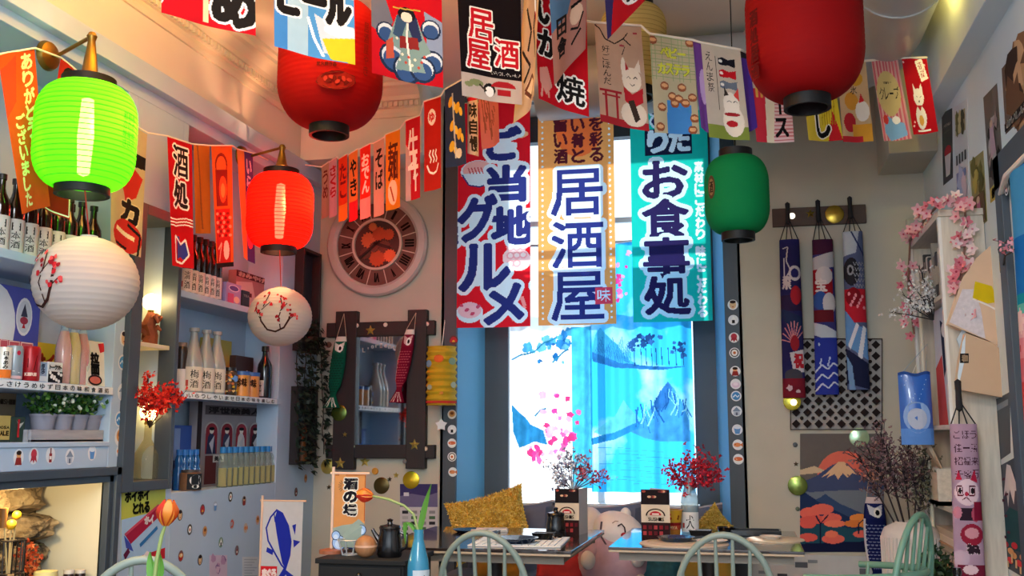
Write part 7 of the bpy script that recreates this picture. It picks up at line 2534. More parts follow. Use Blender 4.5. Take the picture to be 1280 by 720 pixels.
GCH = 'sage green bow-back chairs'
bow_chair('bow_back_chair', 'sage bow-back chair pushed up to the table with the lidded sauce pot', (-1.0, 3.80, 0), 0.0, GCH, top=.857)
bow_chair('bow_back_chair', 'sage bow-back chair pushed up to the table with the yellow cup', (-.098, 3.80, 0), 0.0, GCH, top=.868)
bow_chair('bow_back_chair', 'grey green bow-back chair by the tulip near the fireplace', (-1.69, 2.62, 0), .5, GCH, top=.875)
bow_chair('bow_back_chair', 'sage bow-back chair standing behind the orange miniature banner', (-1.97, 4.75, 0), -1.1, GCH, top=.80)
bow_chair('spindle_armchair', 'teal green spindle armchair beside the floor vase', (.60, 4.22, 0), radians(62), GCH, SAGE2, top=.92, W=.23, arms=True)

# ================================================================ tables
TOP = mat('#2e2320', .14, noisy=.2, scale=6, coat=.6)
EDGE = mat('#b09a80', .4)
APR = wood('#8a7f72', .6, (9, 1, 1))


def table(label, x0, x1, y0, y1, z=.75):
    t = thing('dining_table', label, 'table', ((x0 + x1) / 2, (y0 + y1) / 2, 0), 'dark glossy tables by the window')
    MB().box((x0, y0, z - .012), (x1, y1, z)).build('table_top', TOP, t, bev=.002)
    MB().box((x0 + .001, y0 + .001, z - .022), (x1 - .001, y1 - .001, z - .0125)).build('top_edging', EDGE, t, bev=.002)
    MB().box((x0 + .04, y0 + .05, z - .06), (x1 - .04, y0 + .075, z - .022)).build('apron', APR, t)
    MB().box((x0 + .04, y1 - .075, z - .06), (x1 - .04, y1 - .05, z - .022)).build('apron', APR, t)
    for x in (x0 + .05, x1 - .075):
        MB().box((x, y0 + .075, z - .06), (x + .025, y1 - .075, z - .022)).build('apron', APR, t)
    cx, cy = (x0 + x1) / 2, (y0 + y1) / 2
    MB().box((cx - .25, cy - .03, z - .06), (cx + .25, cy + .03, z - .022)).build('bearer', APR, t)
    MB().lathe([(.04, z - .05), (.035, z - .1), (.035, .08), (.06, .05), (.26, .02), (.27, 0), (.001, 0)], (cx, cy, 0), 28).build('pedestal', mat('#2a2624', .5), t, smooth=True)
    return t


table('dark glossy table set with a lattice placemat and lidded sauce pot', -1.62, -.725, 4.17, 5.16)
table('dark glossy table set with a round placemat and yellow cup', -.6, .21, 4.38, 5.30)
TZ = .75


def menu(label, u0, u1, vt, vb, Y, dx):
    """standing folded menu: front board and back board meeting at the spine"""
    A, B = at(u0, vb, Y=Y), at(u1, vb, Y=Y)
    zt = at((u0 + u1) / 2, vt, Y=Y).z
    z0 = TZ
    t = thing('menu_card', label, 'menu', ((A.x + B.x) / 2, Y, z0), 'standing sushi menus')
    p = Sheet([V((A.x, Y, zt)), V((B.x, Y, zt)), V((B.x, Y, z0)), V((A.x, Y, z0))])
    p.r(0, 0, 1, .31, '#1c1416', nx=2, ny=2).r(0, .68, 1, 1, '#2a1416', nx=2, ny=2)
    for i in range(9):
        p.e(.1 + (i * 37 % 80) / 100, .04 + (i * 11 % 22) / 100, .07, .025, ['#a84a3c', '#d0a080', '#5a2a2c'][i % 3], 10)
        p.r(.06 + (i % 5) * .19, .74 + (i // 5) * .12, .18 + (i % 5) * .19, .82 + (i // 5) * .12, ['#7a1c24', '#5a1820', '#a03a3c'][i % 3], nx=1, ny=1)
    p.e(.5, .54, .34, .15, '#241c1a', a0=pi, a1=2 * pi).e(.5, .54, .29, .125, '#c8b49c', a0=pi, a1=2 * pi).e(.5, .53, .2, .085, '#b01c2c', a0=pi, a1=2 * pi).r(.38, .49, .62, .52, '#e0ccc0', nx=1, ny=1)
    p.row('SUSHIS', .24, .80, .61, .07, '#1c1614', .002)
    p.build('front_board', mat('#c9b49a', .5), parent=t, nx=1, ny=1, thick=.004)
    q = V((B.x + dx, Y + .14, 0))
    MB().add([V((B.x, Y + .002, z0)), V((B.x, Y + .002, zt)), V((q.x, q.y, zt)), V((q.x, q.y, z0)), V((B.x - .004, Y + .002, z0)), V((B.x - .004, Y + .002, zt)), V((q.x - .004, q.y, zt)), V((q.x - .004, q.y, z0))],
             [(0, 3, 2, 1), (4, 5, 6, 7), (0, 1, 5, 4), (1, 2, 6, 5), (2, 3, 7, 6), (3, 0, 4, 7)]).build('side_board', mat('#c4bcb8', .5), t)
    return t


menu('standing sushi menu behind the lidded black sauce pot', 694, 724, 611, 668, 4.86, .02)
menu('standing sushi menu behind the yellow paper cup', 802, 838, 612, 670, 4.80, -.1)
BLK = mat('#0f0d0f', .25, noisy=.1, coat=.3)


def onT(u, v):
    q = at(u, v, Z=TZ)
    return V((q.x, q.y, TZ))


def teapot(label, base, s=1.0, spout=True):
    t = thing('black_teapot', label, 'teapot', base) if spout else thing('sauce_pot', label, 'pot', base)
    b = V(base)
    MB().lathe([(.001, 0), (.045 * s, 0), (.05 * s, .01 * s), (.047 * s, .06 * s), (.04 * s, .1 * s), (.043 * s, .112 * s), (.001, .112 * s)], b, 24).build('body', BLK, t, smooth=True)
    MB().lathe([(.044 * s, .112 * s), (.04 * s, .12 * s), (.012 * s, .126 * s), (.009 * s, .134 * s), (.013 * s, .143 * s), (.001, .148 * s)], b, 20).build('lid', BLK, t, smooth=True)
    if not spout:
        return t
    MB().tube([b + V((-.04 * s, 0, .06 * s)), b + V((-.062 * s, 0, .085 * s)), b + V((-.074 * s, 0, .105 * s))], [.014 * s, .009 * s, .007 * s], 8).build('spout', BLK, t, smooth=True)
    MB().tube([b + V((.044 * s, 0, .095 * s)), b + V((.07 * s, 0, .085 * s)), b + V((.07 * s, 0, .04 * s)), b + V((.046 * s, 0, .025 * s))], .006 * s, 8).build('handle', BLK, t, smooth=True)
    return t


teapot('black lidded sauce pot in front of a sushi menu', onT(695, 672), .95, False)


def dish(label, base, r, h, mt, group, sq=False, name='small_dish', cat='dish'):
    b = V(base)
    if sq:
        mb = MB()
        o_, i_ = r, r * .86
        vs = [b + V((sx * o_ * .8, sy * o_ * .6, 0)) for sx, sy in ((-1, -1), (1, -1), (1, 1), (-1, 1))] + [b + V((sx * o_, sy * o_ * .75, h)) for sx, sy in ((-1, -1), (1, -1), (1, 1), (-1, 1))] + [b + V((sx * i_, sy * i_ * .72, h)) for sx, sy in ((-1, -1), (1, -1), (1, 1), (-1, 1))] + [b + V((sx * i_ * .8, sy * i_ * .6, h * .35)) for sx, sy in ((-1, -1), (1, -1), (1, 1), (-1, 1))]
        fs = [(3, 2, 1, 0), (12, 13, 14, 15)]
        for k in range(3):
            fs += [(k * 4 + i, k * 4 + (i + 1) % 4, (k + 1) * 4 + (i + 1) % 4, (k + 1) * 4 + i) for i in range(4)]
        o = mb.add(vs, fs).build(name, mt)
    else:
        o = MB().lathe([(.001, 0), (r * .7, 0), (r * .76, h * .2), (r, h), (r * .96, h), (r * .72, h * .4), (.001, h * .35)], b, 28).build(name, mt, None, smooth=True)
    return tag(o, label, cat, group)


dish('small square black dish beside the lidded sauce pot', onT(680, 676) + V((0, 0, .007)), .05, .03, BLK, 'small black dishes', True)
# lattice placemat with real gaps
pm = thing('lattice_placemat', 'white lattice placemat lying under the small black dishes', 'placemat', onT(640, 678))
a, b, c_, d_ = onT(585, 683), onT(700, 685), onT(712, 673), onT(606, 672)
WPM = mat('#c9ccce', .5)
for k in range(9):
    f_ = k / 8
    MB().tube([a.lerp(d_, f_) + V((0, 0, .003)), b.lerp(c_, f_) + V((0, 0, .003))], .004, 5).build('slat', WPM, pm)
for k in range(15):
    f_ = k / 14
    MB().tube([a.lerp(b, f_) + V((0, 0, .004)), d_.lerp(c_, f_) + V((0, 0, .004))], .0035, 5).build('cross_slat', WPM, pm)
BLUEP = mat('#26344c', .25, noisy=.2, coat=.4)
dish('dark blue round plate on the lattice placemat', onT(645, 680) + V((0, 0, .007)), .10, .022, BLUEP, 'dark blue plates', name='plate', cat='plate')
dish('dark blue flat plate at the sofa end of the table', onT(588, 665) + V((0, 0, .0)), .09, .014, BLUEP, 'dark blue plates', name='plate', cat='plate')
q = onT(612, 664)
t = thing('napkin', 'folded white paper napkin beside the blue flat plate', 'napkin', q)
MB().obox(q + V((0, 0, .004)), (.09, .02, 0), (-.01, .05, 0), (0, 0, .004)).build('lower_fold', mat('#b9b4b0', .8), t, bev=.001)
MB().obox(q + V((.01, 0, .011)), (.075, .018, 0), (-.01, .045, 0), (0, 0, .003)).build('upper_fold', mat('#c8c4c0', .8), t, bev=.001)
for i in range(2):
    q0, q1 = onT(612 + i * 5, 668), onT(630 + i * 4, 662)
    tag(MB().tube([q0 + V((0, 0, .006)), q1 + V((0, 0, .006))], [.004, .0025], 6).build('chopstick', wood('#2a1a14', .4)), 'dark chopstick lying beside the paper napkin', 'chopstick', 'pair of chopsticks')

# second table
y_ = onT(855, 680)
o = thing('round_placemat', 'pale round woven placemat under the blue plate', 'placemat', y_)
MB().lathe([(.001, .006), (.19, .006), (.195, .003), (.195, 0)], y_, 40, sy=.9).build('mat', mat('#b8aa9a', .7, noisy=.15, scale=50), o, smooth=True)
MB().lathe([(.155, .0065), (.16, .009), (.165, .0065)], y_, 40, sy=.9).build('woven_ring', mat('#a89a88', .7), o, smooth=True)
dish('dark blue round plate on the pale round placemat', onT(845, 678) + V((0, 0, .006)), .085, .02, BLUEP, 'dark blue plates', name='plate', cat='plate')
dish('white paper plate edge resting on the round placemat', onT(890, 680) + V((0, 0, .006)), .07, .012, mat('#d0ccc8', .6), None, name='plate', cat='plate')
b = onT(839, 668)
t = thing('noodle_cup', 'yellow and red paper noodle cup in front of a sushi menu', 'cup', b)
MB().lathe([(r * .055, z * .118) for r, z in PROF['cup']], b, 28).build('body', mat('#d8a020', .5), t, smooth=True)
MB().lathe([(.001, .112), (.052, .112)], b, 24).build('lid', mat('#c9a45c', .5), t)
p = Sheet(fn=lambda s, q: (lambda a, r: (V((b.x + r * cos(a), b.y + r * sin(a), b.z + .115 - .112 * q)), V((cos(a), sin(a), 0))))(face_lon(b) + (s - .5) * 2.6, .0432 + (.0545 - .0432) * (1 - q) + .0008))
p.r(0, .5, 1, .62, '#8a1c1c', ny=2).r(0, .62, 1, .8, '#c0442c', ny=2).r(0, .8, 1, 1, '#b8742c', ny=2).row('SAMYA', .25, .75, .71, .12, '#e8c890', .006)
for i in range(5):
    p.e(.2 + (i * 29 % 60) / 100, .15 + (i * 17 % 25) / 100, .04, .06, ['#8a4a1c', '#b82c1c'][i % 2], 8)
for pn, pmm in p.parts.items():
    pmm.build('cup_' + pn, None, t)
b = onT(863, 667)
t = bottle('bottle_vase', 'clear sake bottle vase with black ink drawing label', b, .043, .29, 'juice', mat('#a8bcc2', .06, noisy=.02, see=.6, spec=.6), 'bottle vases with blossoms', cat='vase', lab=(.04, .36, '#d4d0cc', '犬', '#17141a', 2.4))
spray('red_blossoms', 'crimson blossom bunch in the clear sake bottle vase', b + V((0, 0, .2)), [at(u, v, Y=b.y) for u, v in ((838, 582), (846, 592), (856, 572), (866, 584), (872, 566), (884, 578), (893, 584), (900, 590), (886, 596), (874, 598), (852, 600))], ['#c0142c', '#a80f24', '#d8304a'], 91, 'blossoms in bottle vases', n=34, r=.012, spread=.024, stemc='#5a4a5a')
b2 = V((at(716, 640, Y=5.05).x, 5.05, TZ))
t = bottle('bottle_vase', 'clear bottle vase hidden behind the sauce pot menu', b2, .04, .26, 'juice', GLASS, 'bottle vases with blossoms', cat='vase')
spray('mixed_blossoms', 'white, lilac and crimson blossom bunch behind the sauce pot menu', b2 + V((0, 0, .2)), [at(u, v, Y=5.05) for u, v in ((690, 578), (696, 592), (705, 570), (714, 566), (722, 574), (700, 604))], ['#d8d4e0', '#b8b4c8', '#e8e8ee', '#8a8aa0'], 92, 'blossoms in bottle vases', n=30, r=.011, spread=.024, stemc='#4a4450')
spray('red_blossoms', 'small crimson blossom sprig beside the white blossoms', b2 + V((.005, 0, .2)), [at(u, v, Y=5.05) for u, v in ((728, 582), (734, 574), (740, 588), (750, 590), (757, 596))], ['#b8182c', '#d04458', '#c87a90'], 93, 'blossoms in bottle vases', n=18, r=.011, spread=.018, stemc='#4a4450')
dish('small square black dish beside the bottle vase', onT(876, 669), .055, .025, BLK, 'small black dishes', True)
dish('small round black bowl between square dish and black tray', onT(908, 668), .045, .035, BLK, 'small black dishes')
q = onT(945, 669)
t = thing('black_tray', 'long black lacquer tray at the wall end of the table', 'tray', q)
MB().obox(q + V((0, 0, .006)), (.11, 0, 0), (0, .06, 0), (0, 0, .005)).build('base', BLK, t, bev=.002)
for sx, sy in ((1, 0), (-1, 0)):
    MB().obox(q + V((sx * .112, 0, .014)), (.005, 0, 0), (0, .064, 0), (0, 0, .013)).build('rim', BLK, t, bev=.002)
for sy in (1, -1):
    MB().obox(q + V((0, sy * .062, .014)), (.112, 0, 0), (0, .004, 0), (0, 0, .013)).build('rim', BLK, t, bev=.002)
q = onT(978, 676)
o = thing('round_placemat', 'cream round placemat at the table corner by the tapestry', 'placemat', q)
MB().lathe([(.001, .006), (.125, .006), (.13, .003), (.13, 0)], q + V((-.03, .03, 0)), 36).build('mat', mat('#c4b49c', .7, noisy=.12, scale=50), o, smooth=True)
dish('small white side plate on the cream round placemat', q + V((-.05, .02, .006)), .05, .014, mat('#d0ccc4', .4), None, name='plate', cat='plate')

# ================================================================ sofa, cushions, plush
def pillow(name, label, c, w_, h_, d_, rot, mt, group, tilt=0.0, roll=0.0, fur=None, cat='cushion', pinch=.35, seed=0, sag=0.0):
    c = V(c)
    E3 = (Matrix.Rotation(rot, 3, 'Z') @ Matrix.Rotation(tilt, 3, 'X') @ Matrix.Rotation(roll, 3, 'Y'))
    n = 18

    def pt(i, j, sg):
        a, b = 2 * i / n - 1, 2 * j / n - 1
        th = (max(0, (1 - a ** 4)) * max(0, (1 - b ** 4))) ** .5
        px = a * w_ / 2 * (1 - pinch * .25 * (1 - b * b) * 0 - .10 * (1 - b * b) * abs(a) ** 3)
        pz = b * h_ / 2 * (1 - .16 * (1 - a * a) * abs(b) ** 3) - sag * (1 - a * a) * (b + 1) * h_ * .5
        nz = .012 * noise.noise((a * 2.2 + seed, b * 2.2, seed * 1.3))
        return c + E3 @ V((px, -sg * (d_ / 2 * th + nz * th), pz))
    vs, fs = [], []
    for sg in (1, -1):
        o_ = len(vs)
        vs += [pt(i, j, sg) for j in range(n + 1) for i in range(n + 1)]
        fs += [(o_ + j * (n + 1) + i, o_ + j * (n + 1) + i + 1, o_ + (j + 1) * (n + 1) + i + 1, o_ + (j + 1) * (n + 1) + i) for j in range(n) for i in range(n)]
    base = c + E3 @ V((0, 0, -h_ / 2))
    t = thing(name, label, cat, base, group)
    MB().add(vs, fs).build('cover', mt, t, smooth=True)
    rim = [pt(i, 0, 1) for i in range(n + 1)] + [pt(n, j, 1) for j in range(n + 1)] + [pt(n - i, n, 1) for i in range(n + 1)] + [pt(0, n - j, 1) for j in range(n + 1)]
    MB().tube(rim, .004, 5).build('seam', mt, t)
    if fur:
        R_ = random.Random(seed + 5)
        mb = MB()
        for k in range(fur[0]):
            i, j = R_.uniform(.3, n - .3), R_.uniform(.3, n - .3)
            p0 = pt(i, j, 1)
            dv = E3 @ V((R_.uniform(-1, 1), -R_.uniform(.4, 1.2), R_.uniform(-1, 1)))
            leaf_quad(mb, p0, dv, (R_.uniform(-1, 1), R_.uniform(-1, 1), R_.uniform(-1, 1)), .022, .0035, R_.choice(fur[1]))
        for k in range(fur[0] // 6):
            p0 = R_.choice(rim)
            dv = (p0 - c) + V((R_.uniform(-.1, .1), R_.uniform(-.1, .1), R_.uniform(-.1, .1)))
            leaf_quad(mb, p0, dv, (R_.uniform(-1, 1), R_.uniform(-1, 1), R_.uniform(-1, 1)), .009, .004, R_.choice(fur[1]))
        mb.build('fur', None, t)['kind'] = 'stuff'
    return t


SOFA = mat('#5a5f72', .85, noisy=.1, scale=25, bump=.1)
sf = thing('window_sofa', 'grey lilac sofa set into the window bay', 'sofa', (-.95, 5.7, 0))
MB().box((-1.75, 5.30, .08), (.0, 6.085, .30)).build('base', SOFA, sf, bev=.02)
for i, (a, b) in enumerate(((-1.75, -1.17), (-1.17, -.58), (-.58, .0))):
    MB().box((a + .004, 5.28, .30), (b - .004, 5.98, .44)).build('seat_cushion', SOFA, sf, bev=.035)
for x in (-1.68, -.07):
    for y in (5.36, 6.02):
        MB().tube([(x, y, 0), (x, y, .09)], .022, 10).build('leg', DWOOD, sf)
E3 = Matrix.Rotation(radians(-14), 3, 'X')
for i, (a, b) in enumerate(((-1.68, -1.17), (-1.17, -.63), (-.63, -.16))):
    n = 16
    vs, fs = [], []
    for sg in (1, -1):
        o_ = len(vs)
        for j in range(n + 1):
            for k in range(n + 1):
                u, v = 2 * k / n - 1, j / n
                th = ((1 - u ** 6) * (1 - (2 * v - 1) ** 6)) ** .5
                vs.append(V(((a + b) / 2 + u * (b - a) / 2, 6.0 - sg * (.075 * th) + .09 * v, .40 + v * (.43 - .045 * (1 - abs(u)) ** 2 * 0 - .035 * cos(pi * u / 2)))))
        fs += [(o_ + j * (n + 1) + k, o_ + j * (n + 1) + k + 1, o_ + (j + 1) * (n + 1) + k + 1, o_ + (j + 1) * (n + 1) + k) for j in range(n) for k in range(n)]
    MB().add(vs, fs).build('back_cushion', SOFA, sf, smooth=True)
    MB().tube([V(((a + b) / 2 + (2 * k / n - 1) * (b - a) / 2, 6.09, .40 + (.43 - .035 * cos(pi * (2 * k / n - 1) / 2)))) for k in range(n + 1)], .008, 6).build('piping', mat('#9a9aa6', .7), sf)
YEL = mat('#d8b040', .9, noisy=.25, scale=18, bump=.3)
YF = [mat('#e4bc50', .9), mat('#cc9a34', .9), mat('#f0d478', .9)]
c = at(612, 638, Y=5.72)
pillow('yellow_cushion', 'large fluffy mustard cushion leaning in the bay beside the slate board', (c.x, 5.72, c.z - .08), .46, .36, .21, .1, YEL, 'mustard cushions on the sofa', tilt=radians(-14), roll=radians(-15), fur=(5200, YF), seed=1)
c = at(893, 660, Y=5.75)
pillow('yellow_cushion', 'pale yellow cushion poking up as a triangle behind the black dishes', (c.x, 5.75, c.z - .05), .26, .26, .1, -.1, mat('#c9b054', .9, noisy=.2, bump=.3), 'mustard cushions on the sofa', tilt=radians(-12), roll=radians(45), fur=(2200, [mat('#d8c468', .9), mat('#b89c3c', .9)]), seed=2)
c = at(885, 712, Y=5.6)
pillow('yellow_cushion', 'flat yellow cushion on the sofa seat under the second table', (c.x, 5.55, .54), .30, .24, .1, 0, mat('#b8a048', .9, noisy=.2), 'mustard cushions on the sofa', tilt=radians(-20), seed=3)
c = at(590, 710, Y=5.6)
pillow('yellow_cushion', 'ochre cushion on the sofa seat under the lattice placemat table', (at(625, 710, Y=5.5).x, 5.5, .53), .30, .22, .1, 0, mat('#8a6a20', .9, noisy=.2), 'mustard cushions on the sofa', tilt=radians(-20), seed=4)
rp = mat('#a8242c', .8, noisy=.5, scale=22)
pillow('print_cushion', 'red patterned cushion on the sofa beside the plush toy', (at(701, 705, Y=5.5).x, 5.48, .53), .27, .22, .1, .1, rp, 'patterned cushions on the sofa', tilt=radians(-18), seed=5)
pillow('print_cushion', 'teal patterned cushion on the sofa under the yellow cup table', (at(826, 712, Y=5.5).x, 5.5, .53), .22, .22, .1, -.1, mat('#2f6f7c', .8, noisy=.6, scale=30), 'patterned cushions on the sofa', tilt=radians(-18), seed=6)

# plush toy in a pink dress, head tilted
PW = mat('#ddd4d0', .9, noisy=.06, scale=40, bump=.15)
PD = mat('#b8929a', .9, noisy=.15, scale=30, bump=.15)
hc = at(775, 668, Y=5.55)
pb = at(766, 712, Y=5.55)
pl = thing('plush_toy', 'plush animal in a dusty pink dress with closed eyes and red mouth', 'plush toy', (pb.x, 5.55, .44))


def lump(name, c, sc, mt, parent, seed, n=24, k=16, amp=.02, rot=None):
    mb = MB().ball((0, 0, 0), 1.0, n, k, None, sc)
    vs = []
    for v in mb.v:
        q = V(v)
        q = q * (1 + amp * noise.noise(q * 14 + V((seed, 0, 0))))
        if rot:
            q = rot @ q
        vs.append(tuple(V(c) + q))
    mb.v = vs
    return mb.build(name, mt, parent, smooth=True)


body = lump('dress', (pb.x, 5.56, .55), (.24, .15, .17), PD, pl, 3, amp=.12)
lump('dress_yoke', (pb.x - .015, 5.55, .67), (.10, .09, .09), PD, pl, 5, amp=.1)
R3 = Matrix.Rotation(radians(28), 3, 'Y')
lump('head', hc, (.155, .11, .115), PW, pl, 1, amp=.02, rot=R3)
for (u, v, s_) in ((754, 651, .034), (782, 643, .03)):
    q = at(u, v, Y=5.56)
    lump('ear', q, (s_, s_ * .7, s_ * 1.25), PW, pl, 8)
for (u, v) in ((735, 700), (797, 697)):
    q = at(u, v, Y=5.42)
    lump('paw', q, (.04, .04, .05), PW, pl, 9)
    MB().tube([q + V((0, .02, .02)), (pb.x + (q.x - pb.x) * .55, 5.5, .66)], [.04, .05], 12).build('sleeve', PD, pl, smooth=True)
p = Sheet(quad(rectpx(752, 645, 800, 690), Y=5.437))
p.l([(.42, .28), (.52, .22), (.60, .32), (.62, .46)], .035, '#2a2024').l([(.28, .20), (.36, .14), (.44, .15)], .02, '#8a7a78')
for pn, pmm in p.parts.items():
    pmm.build('eye_stitch', None, pl)
q = at(780, 669, Y=5.44)
lump('mouth', q, (.017, .012, .014), mat('#b01824', .6), pl, 2)
MB().tube([at(752, 652, Y=5.46), at(750, 668, Y=5.45), at(757, 680, Y=5.44), at(766, 688, Y=5.45)], .005, 6).build('bonnet_trim', mat('#5a4448', .8), pl)
lump('body_fluff', (pb.x + .16, 5.44, .47), (.03, .05, .03), PW, pl, 4)
# another plush behind the menu
q = at(736, 652, Y=5.62)
t = thing('plush_toy', 'round white plush ball half behind the sauce pot menu', 'plush toy', q - V((0, 0, .2)))
lump('body', q - V((0, 0, .04)), (.095, .08, .12), PW, t, 11)
lump('belly', q - V((0, 0, .14)), (.11, .09, .09), PW, t, 12)

# ================================================================ black cabinet and its things
CY0, CY1 = 3.74, 4.08
A, B = at(398, 702, Y=CY0), at(505, 702, Y=CY0)
CZT = at(450, 699, Y=CY0).z
cb = thing('black_cabinet', 'low black cabinet carrying the orange miniature banner', 'cabinet', ((A.x + B.x) / 2, CY0, 0))
BC = mat('#030304', .75, noisy=.15)
MB().box((A.x, CY0, .04), (B.x, CY1, CZT - .02)).build('body', BC, cb, bev=.004)
MB().box((A.x - .01, CY0 - .012, CZT - .02), (B.x + .01, CY1 + .01, CZT)).build('top', BC, cb, bev=.003)
MB().box((A.x + .01, CY0 - .008, CZT - .2), (B.x - .01, CY0, CZT - .03)).build('drawer', BC, cb, bev=.003)
MB().ball(((A.x + B.x) / 2, CY0 - .018, CZT - .06), .012, 12, 8).build('knob', BLK, cb, smooth=True)
MB().box((A.x + .01, CY0 - .008, .08), (B.x - .01, CY0, CZT - .21)).build('door', BC, cb, bev=.003)
for x in (A.x + .02, B.x - .05):
    MB().box((x, CY0 + .02, 0), (x + .03, CY0 + .05, .05)).build('leg', BC, cb)


def orange_banner(p):
    p.l([(.02, .01), (.98, .01), (.98, .64)], .03, '#a8582c')
    for i, ch in enumerate('酒の場'):
        p.c(ch, .52, .13 + i * .18, .40, .14, '#17121a', .03, '#e4dccc', .03)
    p.g([(0, .74), (.3, .70), (.6, .68), (.8, .61), (1, .68), (1, 1), (0, 1)], '#8a9a90')
    for (a, b, r) in ((.75, .86, .2), (.9, .76, .14), (.55, .94, .16), (.2, .94, .2), (.1, .84, .12), (.92, .95, .12)):
        p.e(a, b, r + .02, (r + .02) * p.W / p.H, '#1c2c5c').e(a, b, r, r * p.W / p.H, '#9ab8e0').e(a, b + .02, r * .6, r * .6 * p.W / p.H, '#c4d4ea')
    for i in range(6):
        a = radians(130 + i * 20)
        p.l([(.34 + .1 * cos(a), .16 - .05 * sin(a)), (.34 + .2 * cos(a), .16 - .1 * sin(a))], .02, '#8a6a4c')


standbanner('sake_banner', 'orange miniature banner with black characters over blue clouds', 418, 457, 593, 684, 3.90, CZT, '#e09a5c', orange_banner)
q = at(457, 690, Y=3.80)
t = thing('wooden_ball', 'striped brown wooden ball on the black cabinet', 'ball', (q.x, 3.80, CZT))
MB().ball((q.x, 3.80, CZT + .042), .043, 24, 16).build('sphere', wood('#a8744c', .5, (1, 1, 6), 8), t, smooth=True)
MB().lathe([(.0435, -.004), (.0445, 0), (.0435, .004)], (q.x, 3.80, CZT + .044), 28).build('band', mat('#d8a888', .5), t, smooth=True)
teapot('tall black teapot beside the striped wooden ball', V((at(487, 690, Y=3.84).x, 3.84, CZT)), 1.0)
q = at(435, 690, Y=3.84)
bk = thing('wire_basket', 'small white wire basket behind the wooden ball', 'basket', (q.x, 3.86, CZT))
for k in range(8):
    a = 2 * pi * k / 8
    MB().tube([(q.x + .03 * cos(a), 3.86 + .03 * sin(a), CZT), (q.x + .05 * cos(a), 3.86 + .05 * sin(a), CZT + .06)], .0025, 5).build('wire', mat('#c9ccd0', .4, metal=.5), bk)
for (r, z) in ((.031, .003), (.05, .06)):
    MB().tube([(q.x + r * cos(2 * pi * k / 20), 3.86 + r * sin(2 * pi * k / 20), CZT + z) for k in range(21)], .0025, 5).build('ring_wire', mat('#c9ccd0', .4, metal=.5), bk)
# teal side table with blue bottle and tulip
q = at(523, 700, Y=3.55)
zb = .585
sd = thing('side_table', 'small teal side table under the blue tulip bottle', 'table', (q.x, 3.55, 0))
MB().lathe([(.001, zb), (.16, zb), (.165, zb - .01), (.16, zb - .025), (.001, zb - .025)], (q.x, 3.55, 0), 32).build('top', mat('#1c4a58', .4), sd, smooth=True)
for k in range(3):
    a = 2 * pi * k / 3 + .4
    MB().tube([(q.x + .05 * cos(a), 3.55 + .05 * sin(a), zb - .02), (q.x + .16 * cos(a), 3.55 + .16 * sin(a), 0)], .012, 8).build('leg', mat('#1c4a58', .4), sd)
BGL = mat('#3f9ac0', .08, noisy=.08, see=.35, spec=.6, coat=.3)
hb = at(523, 655, Y=3.55).z - zb
t = bottle('blue_bottle', 'blue glass bottle with white lettered label holding a drooping tulip', (q.x, 3.55, zb), .04, hb, 'juice', BGL, 'tulip bottles', lab=(.06, .5, '#b9c4cc', 'さけ', '#1c1a24', 2.0), fac=.5)


def tulip(label, pts, head_dir, leaves, r=.02):
    t = thing('tulip', label, 'tulip', pts[0], 'orange tulips')
    MB().tube(pts, [.005] * (len(pts) - 1) + [.004], 8).build('stem', mat('#8a9a5a', .5, noisy=.1), t, smooth=True)
    top, d = V(pts[-1]), V(head_dir).normalized()
    s_ = d.cross(V((0, 1, 0))).normalized()
    w_ = d.cross(s_)
    OR = [mat('#d8621c', .5, trans=.2, noisy=.25), mat('#c8321c', .5, trans=.2, noisy=.25), mat('#e08a2c', .5, trans=.2, noisy=.2)]
    for k in range(6):
        a = 2 * pi * k / 6
        o_ = s_ * cos(a) + w_ * sin(a)
        e_ = d.cross(o_)
        L, W = r * 3.1, r * .95
        rows = []
        for j in range(7):
            q_ = j / 6
            rad = r * (.3 + 1.05 * sin(min(1, q_ * 1.25) * pi * .62)) * (1.0 if k % 2 else .93) * (1 - .45 * max(0, q_ - .6) / .4)
            ww = W * sin(pi * (.12 + .8 * q_)) * (1 - .2 * q_)
            c_ = top + d * (L * q_ - .004)
            rows += [c_ + o_ * rad * .86 + e_ * ww, c_ + o_ * rad, c_ + o_ * rad * .86 - e_ * ww]
        MB().add(rows, [(j * 3 + i, j * 3 + i + 1, j * 3 + 4 + i, j * 3 + 3 + i) for j in range(6) for i in range(2)]).build('petal', OR[k % 3], t, smooth=True)
    for (l0, l1, l2, wd) in leaves:
        l0, l1, l2 = V(l0), V(l1), V(l2)
        rows = []
        for j in range(8):
            q_ = j / 7
            c_ = l0 * (1 - q_) ** 2 + l1 * 2 * q_ * (1 - q_) + l2 * q_ ** 2
            ww = wd * sin(pi * (.15 + .83 * q_))
            rows += [c_ + V((ww, 0, 0)), c_ + V((0, .006, 0)), c_ - V((ww, 0, 0))]
        MB().add(rows, [(j * 3 + i, j * 3 + i + 1, j * 3 + 4 + i, j * 3 + 3 + i) for j in range(7) for i in range(2)]).build('leaf', mat('#5f9a3c', .5, trans=.25, noisy=.2), t, smooth=True)
    return t


Y = 3.55
tulip('orange red tulip bending sideways out of the blue bottle', [V((q.x, Y, zb + .02)), V((q.x, Y, zb + hb * .9)), at(517, 643, Y=Y), at(505, 632, Y=Y), at(485, 624, Y=Y), at(465, 620, Y=Y)], (-1, 0, .1),
      [(V((q.x, Y, zb + hb * .85)), at(502, 630, Y=Y), at(507, 680, Y=Y), .012), (V((q.x, Y, zb + hb * .85)), at(528, 640, Y=Y), at(539, 605, Y=Y), .012)])
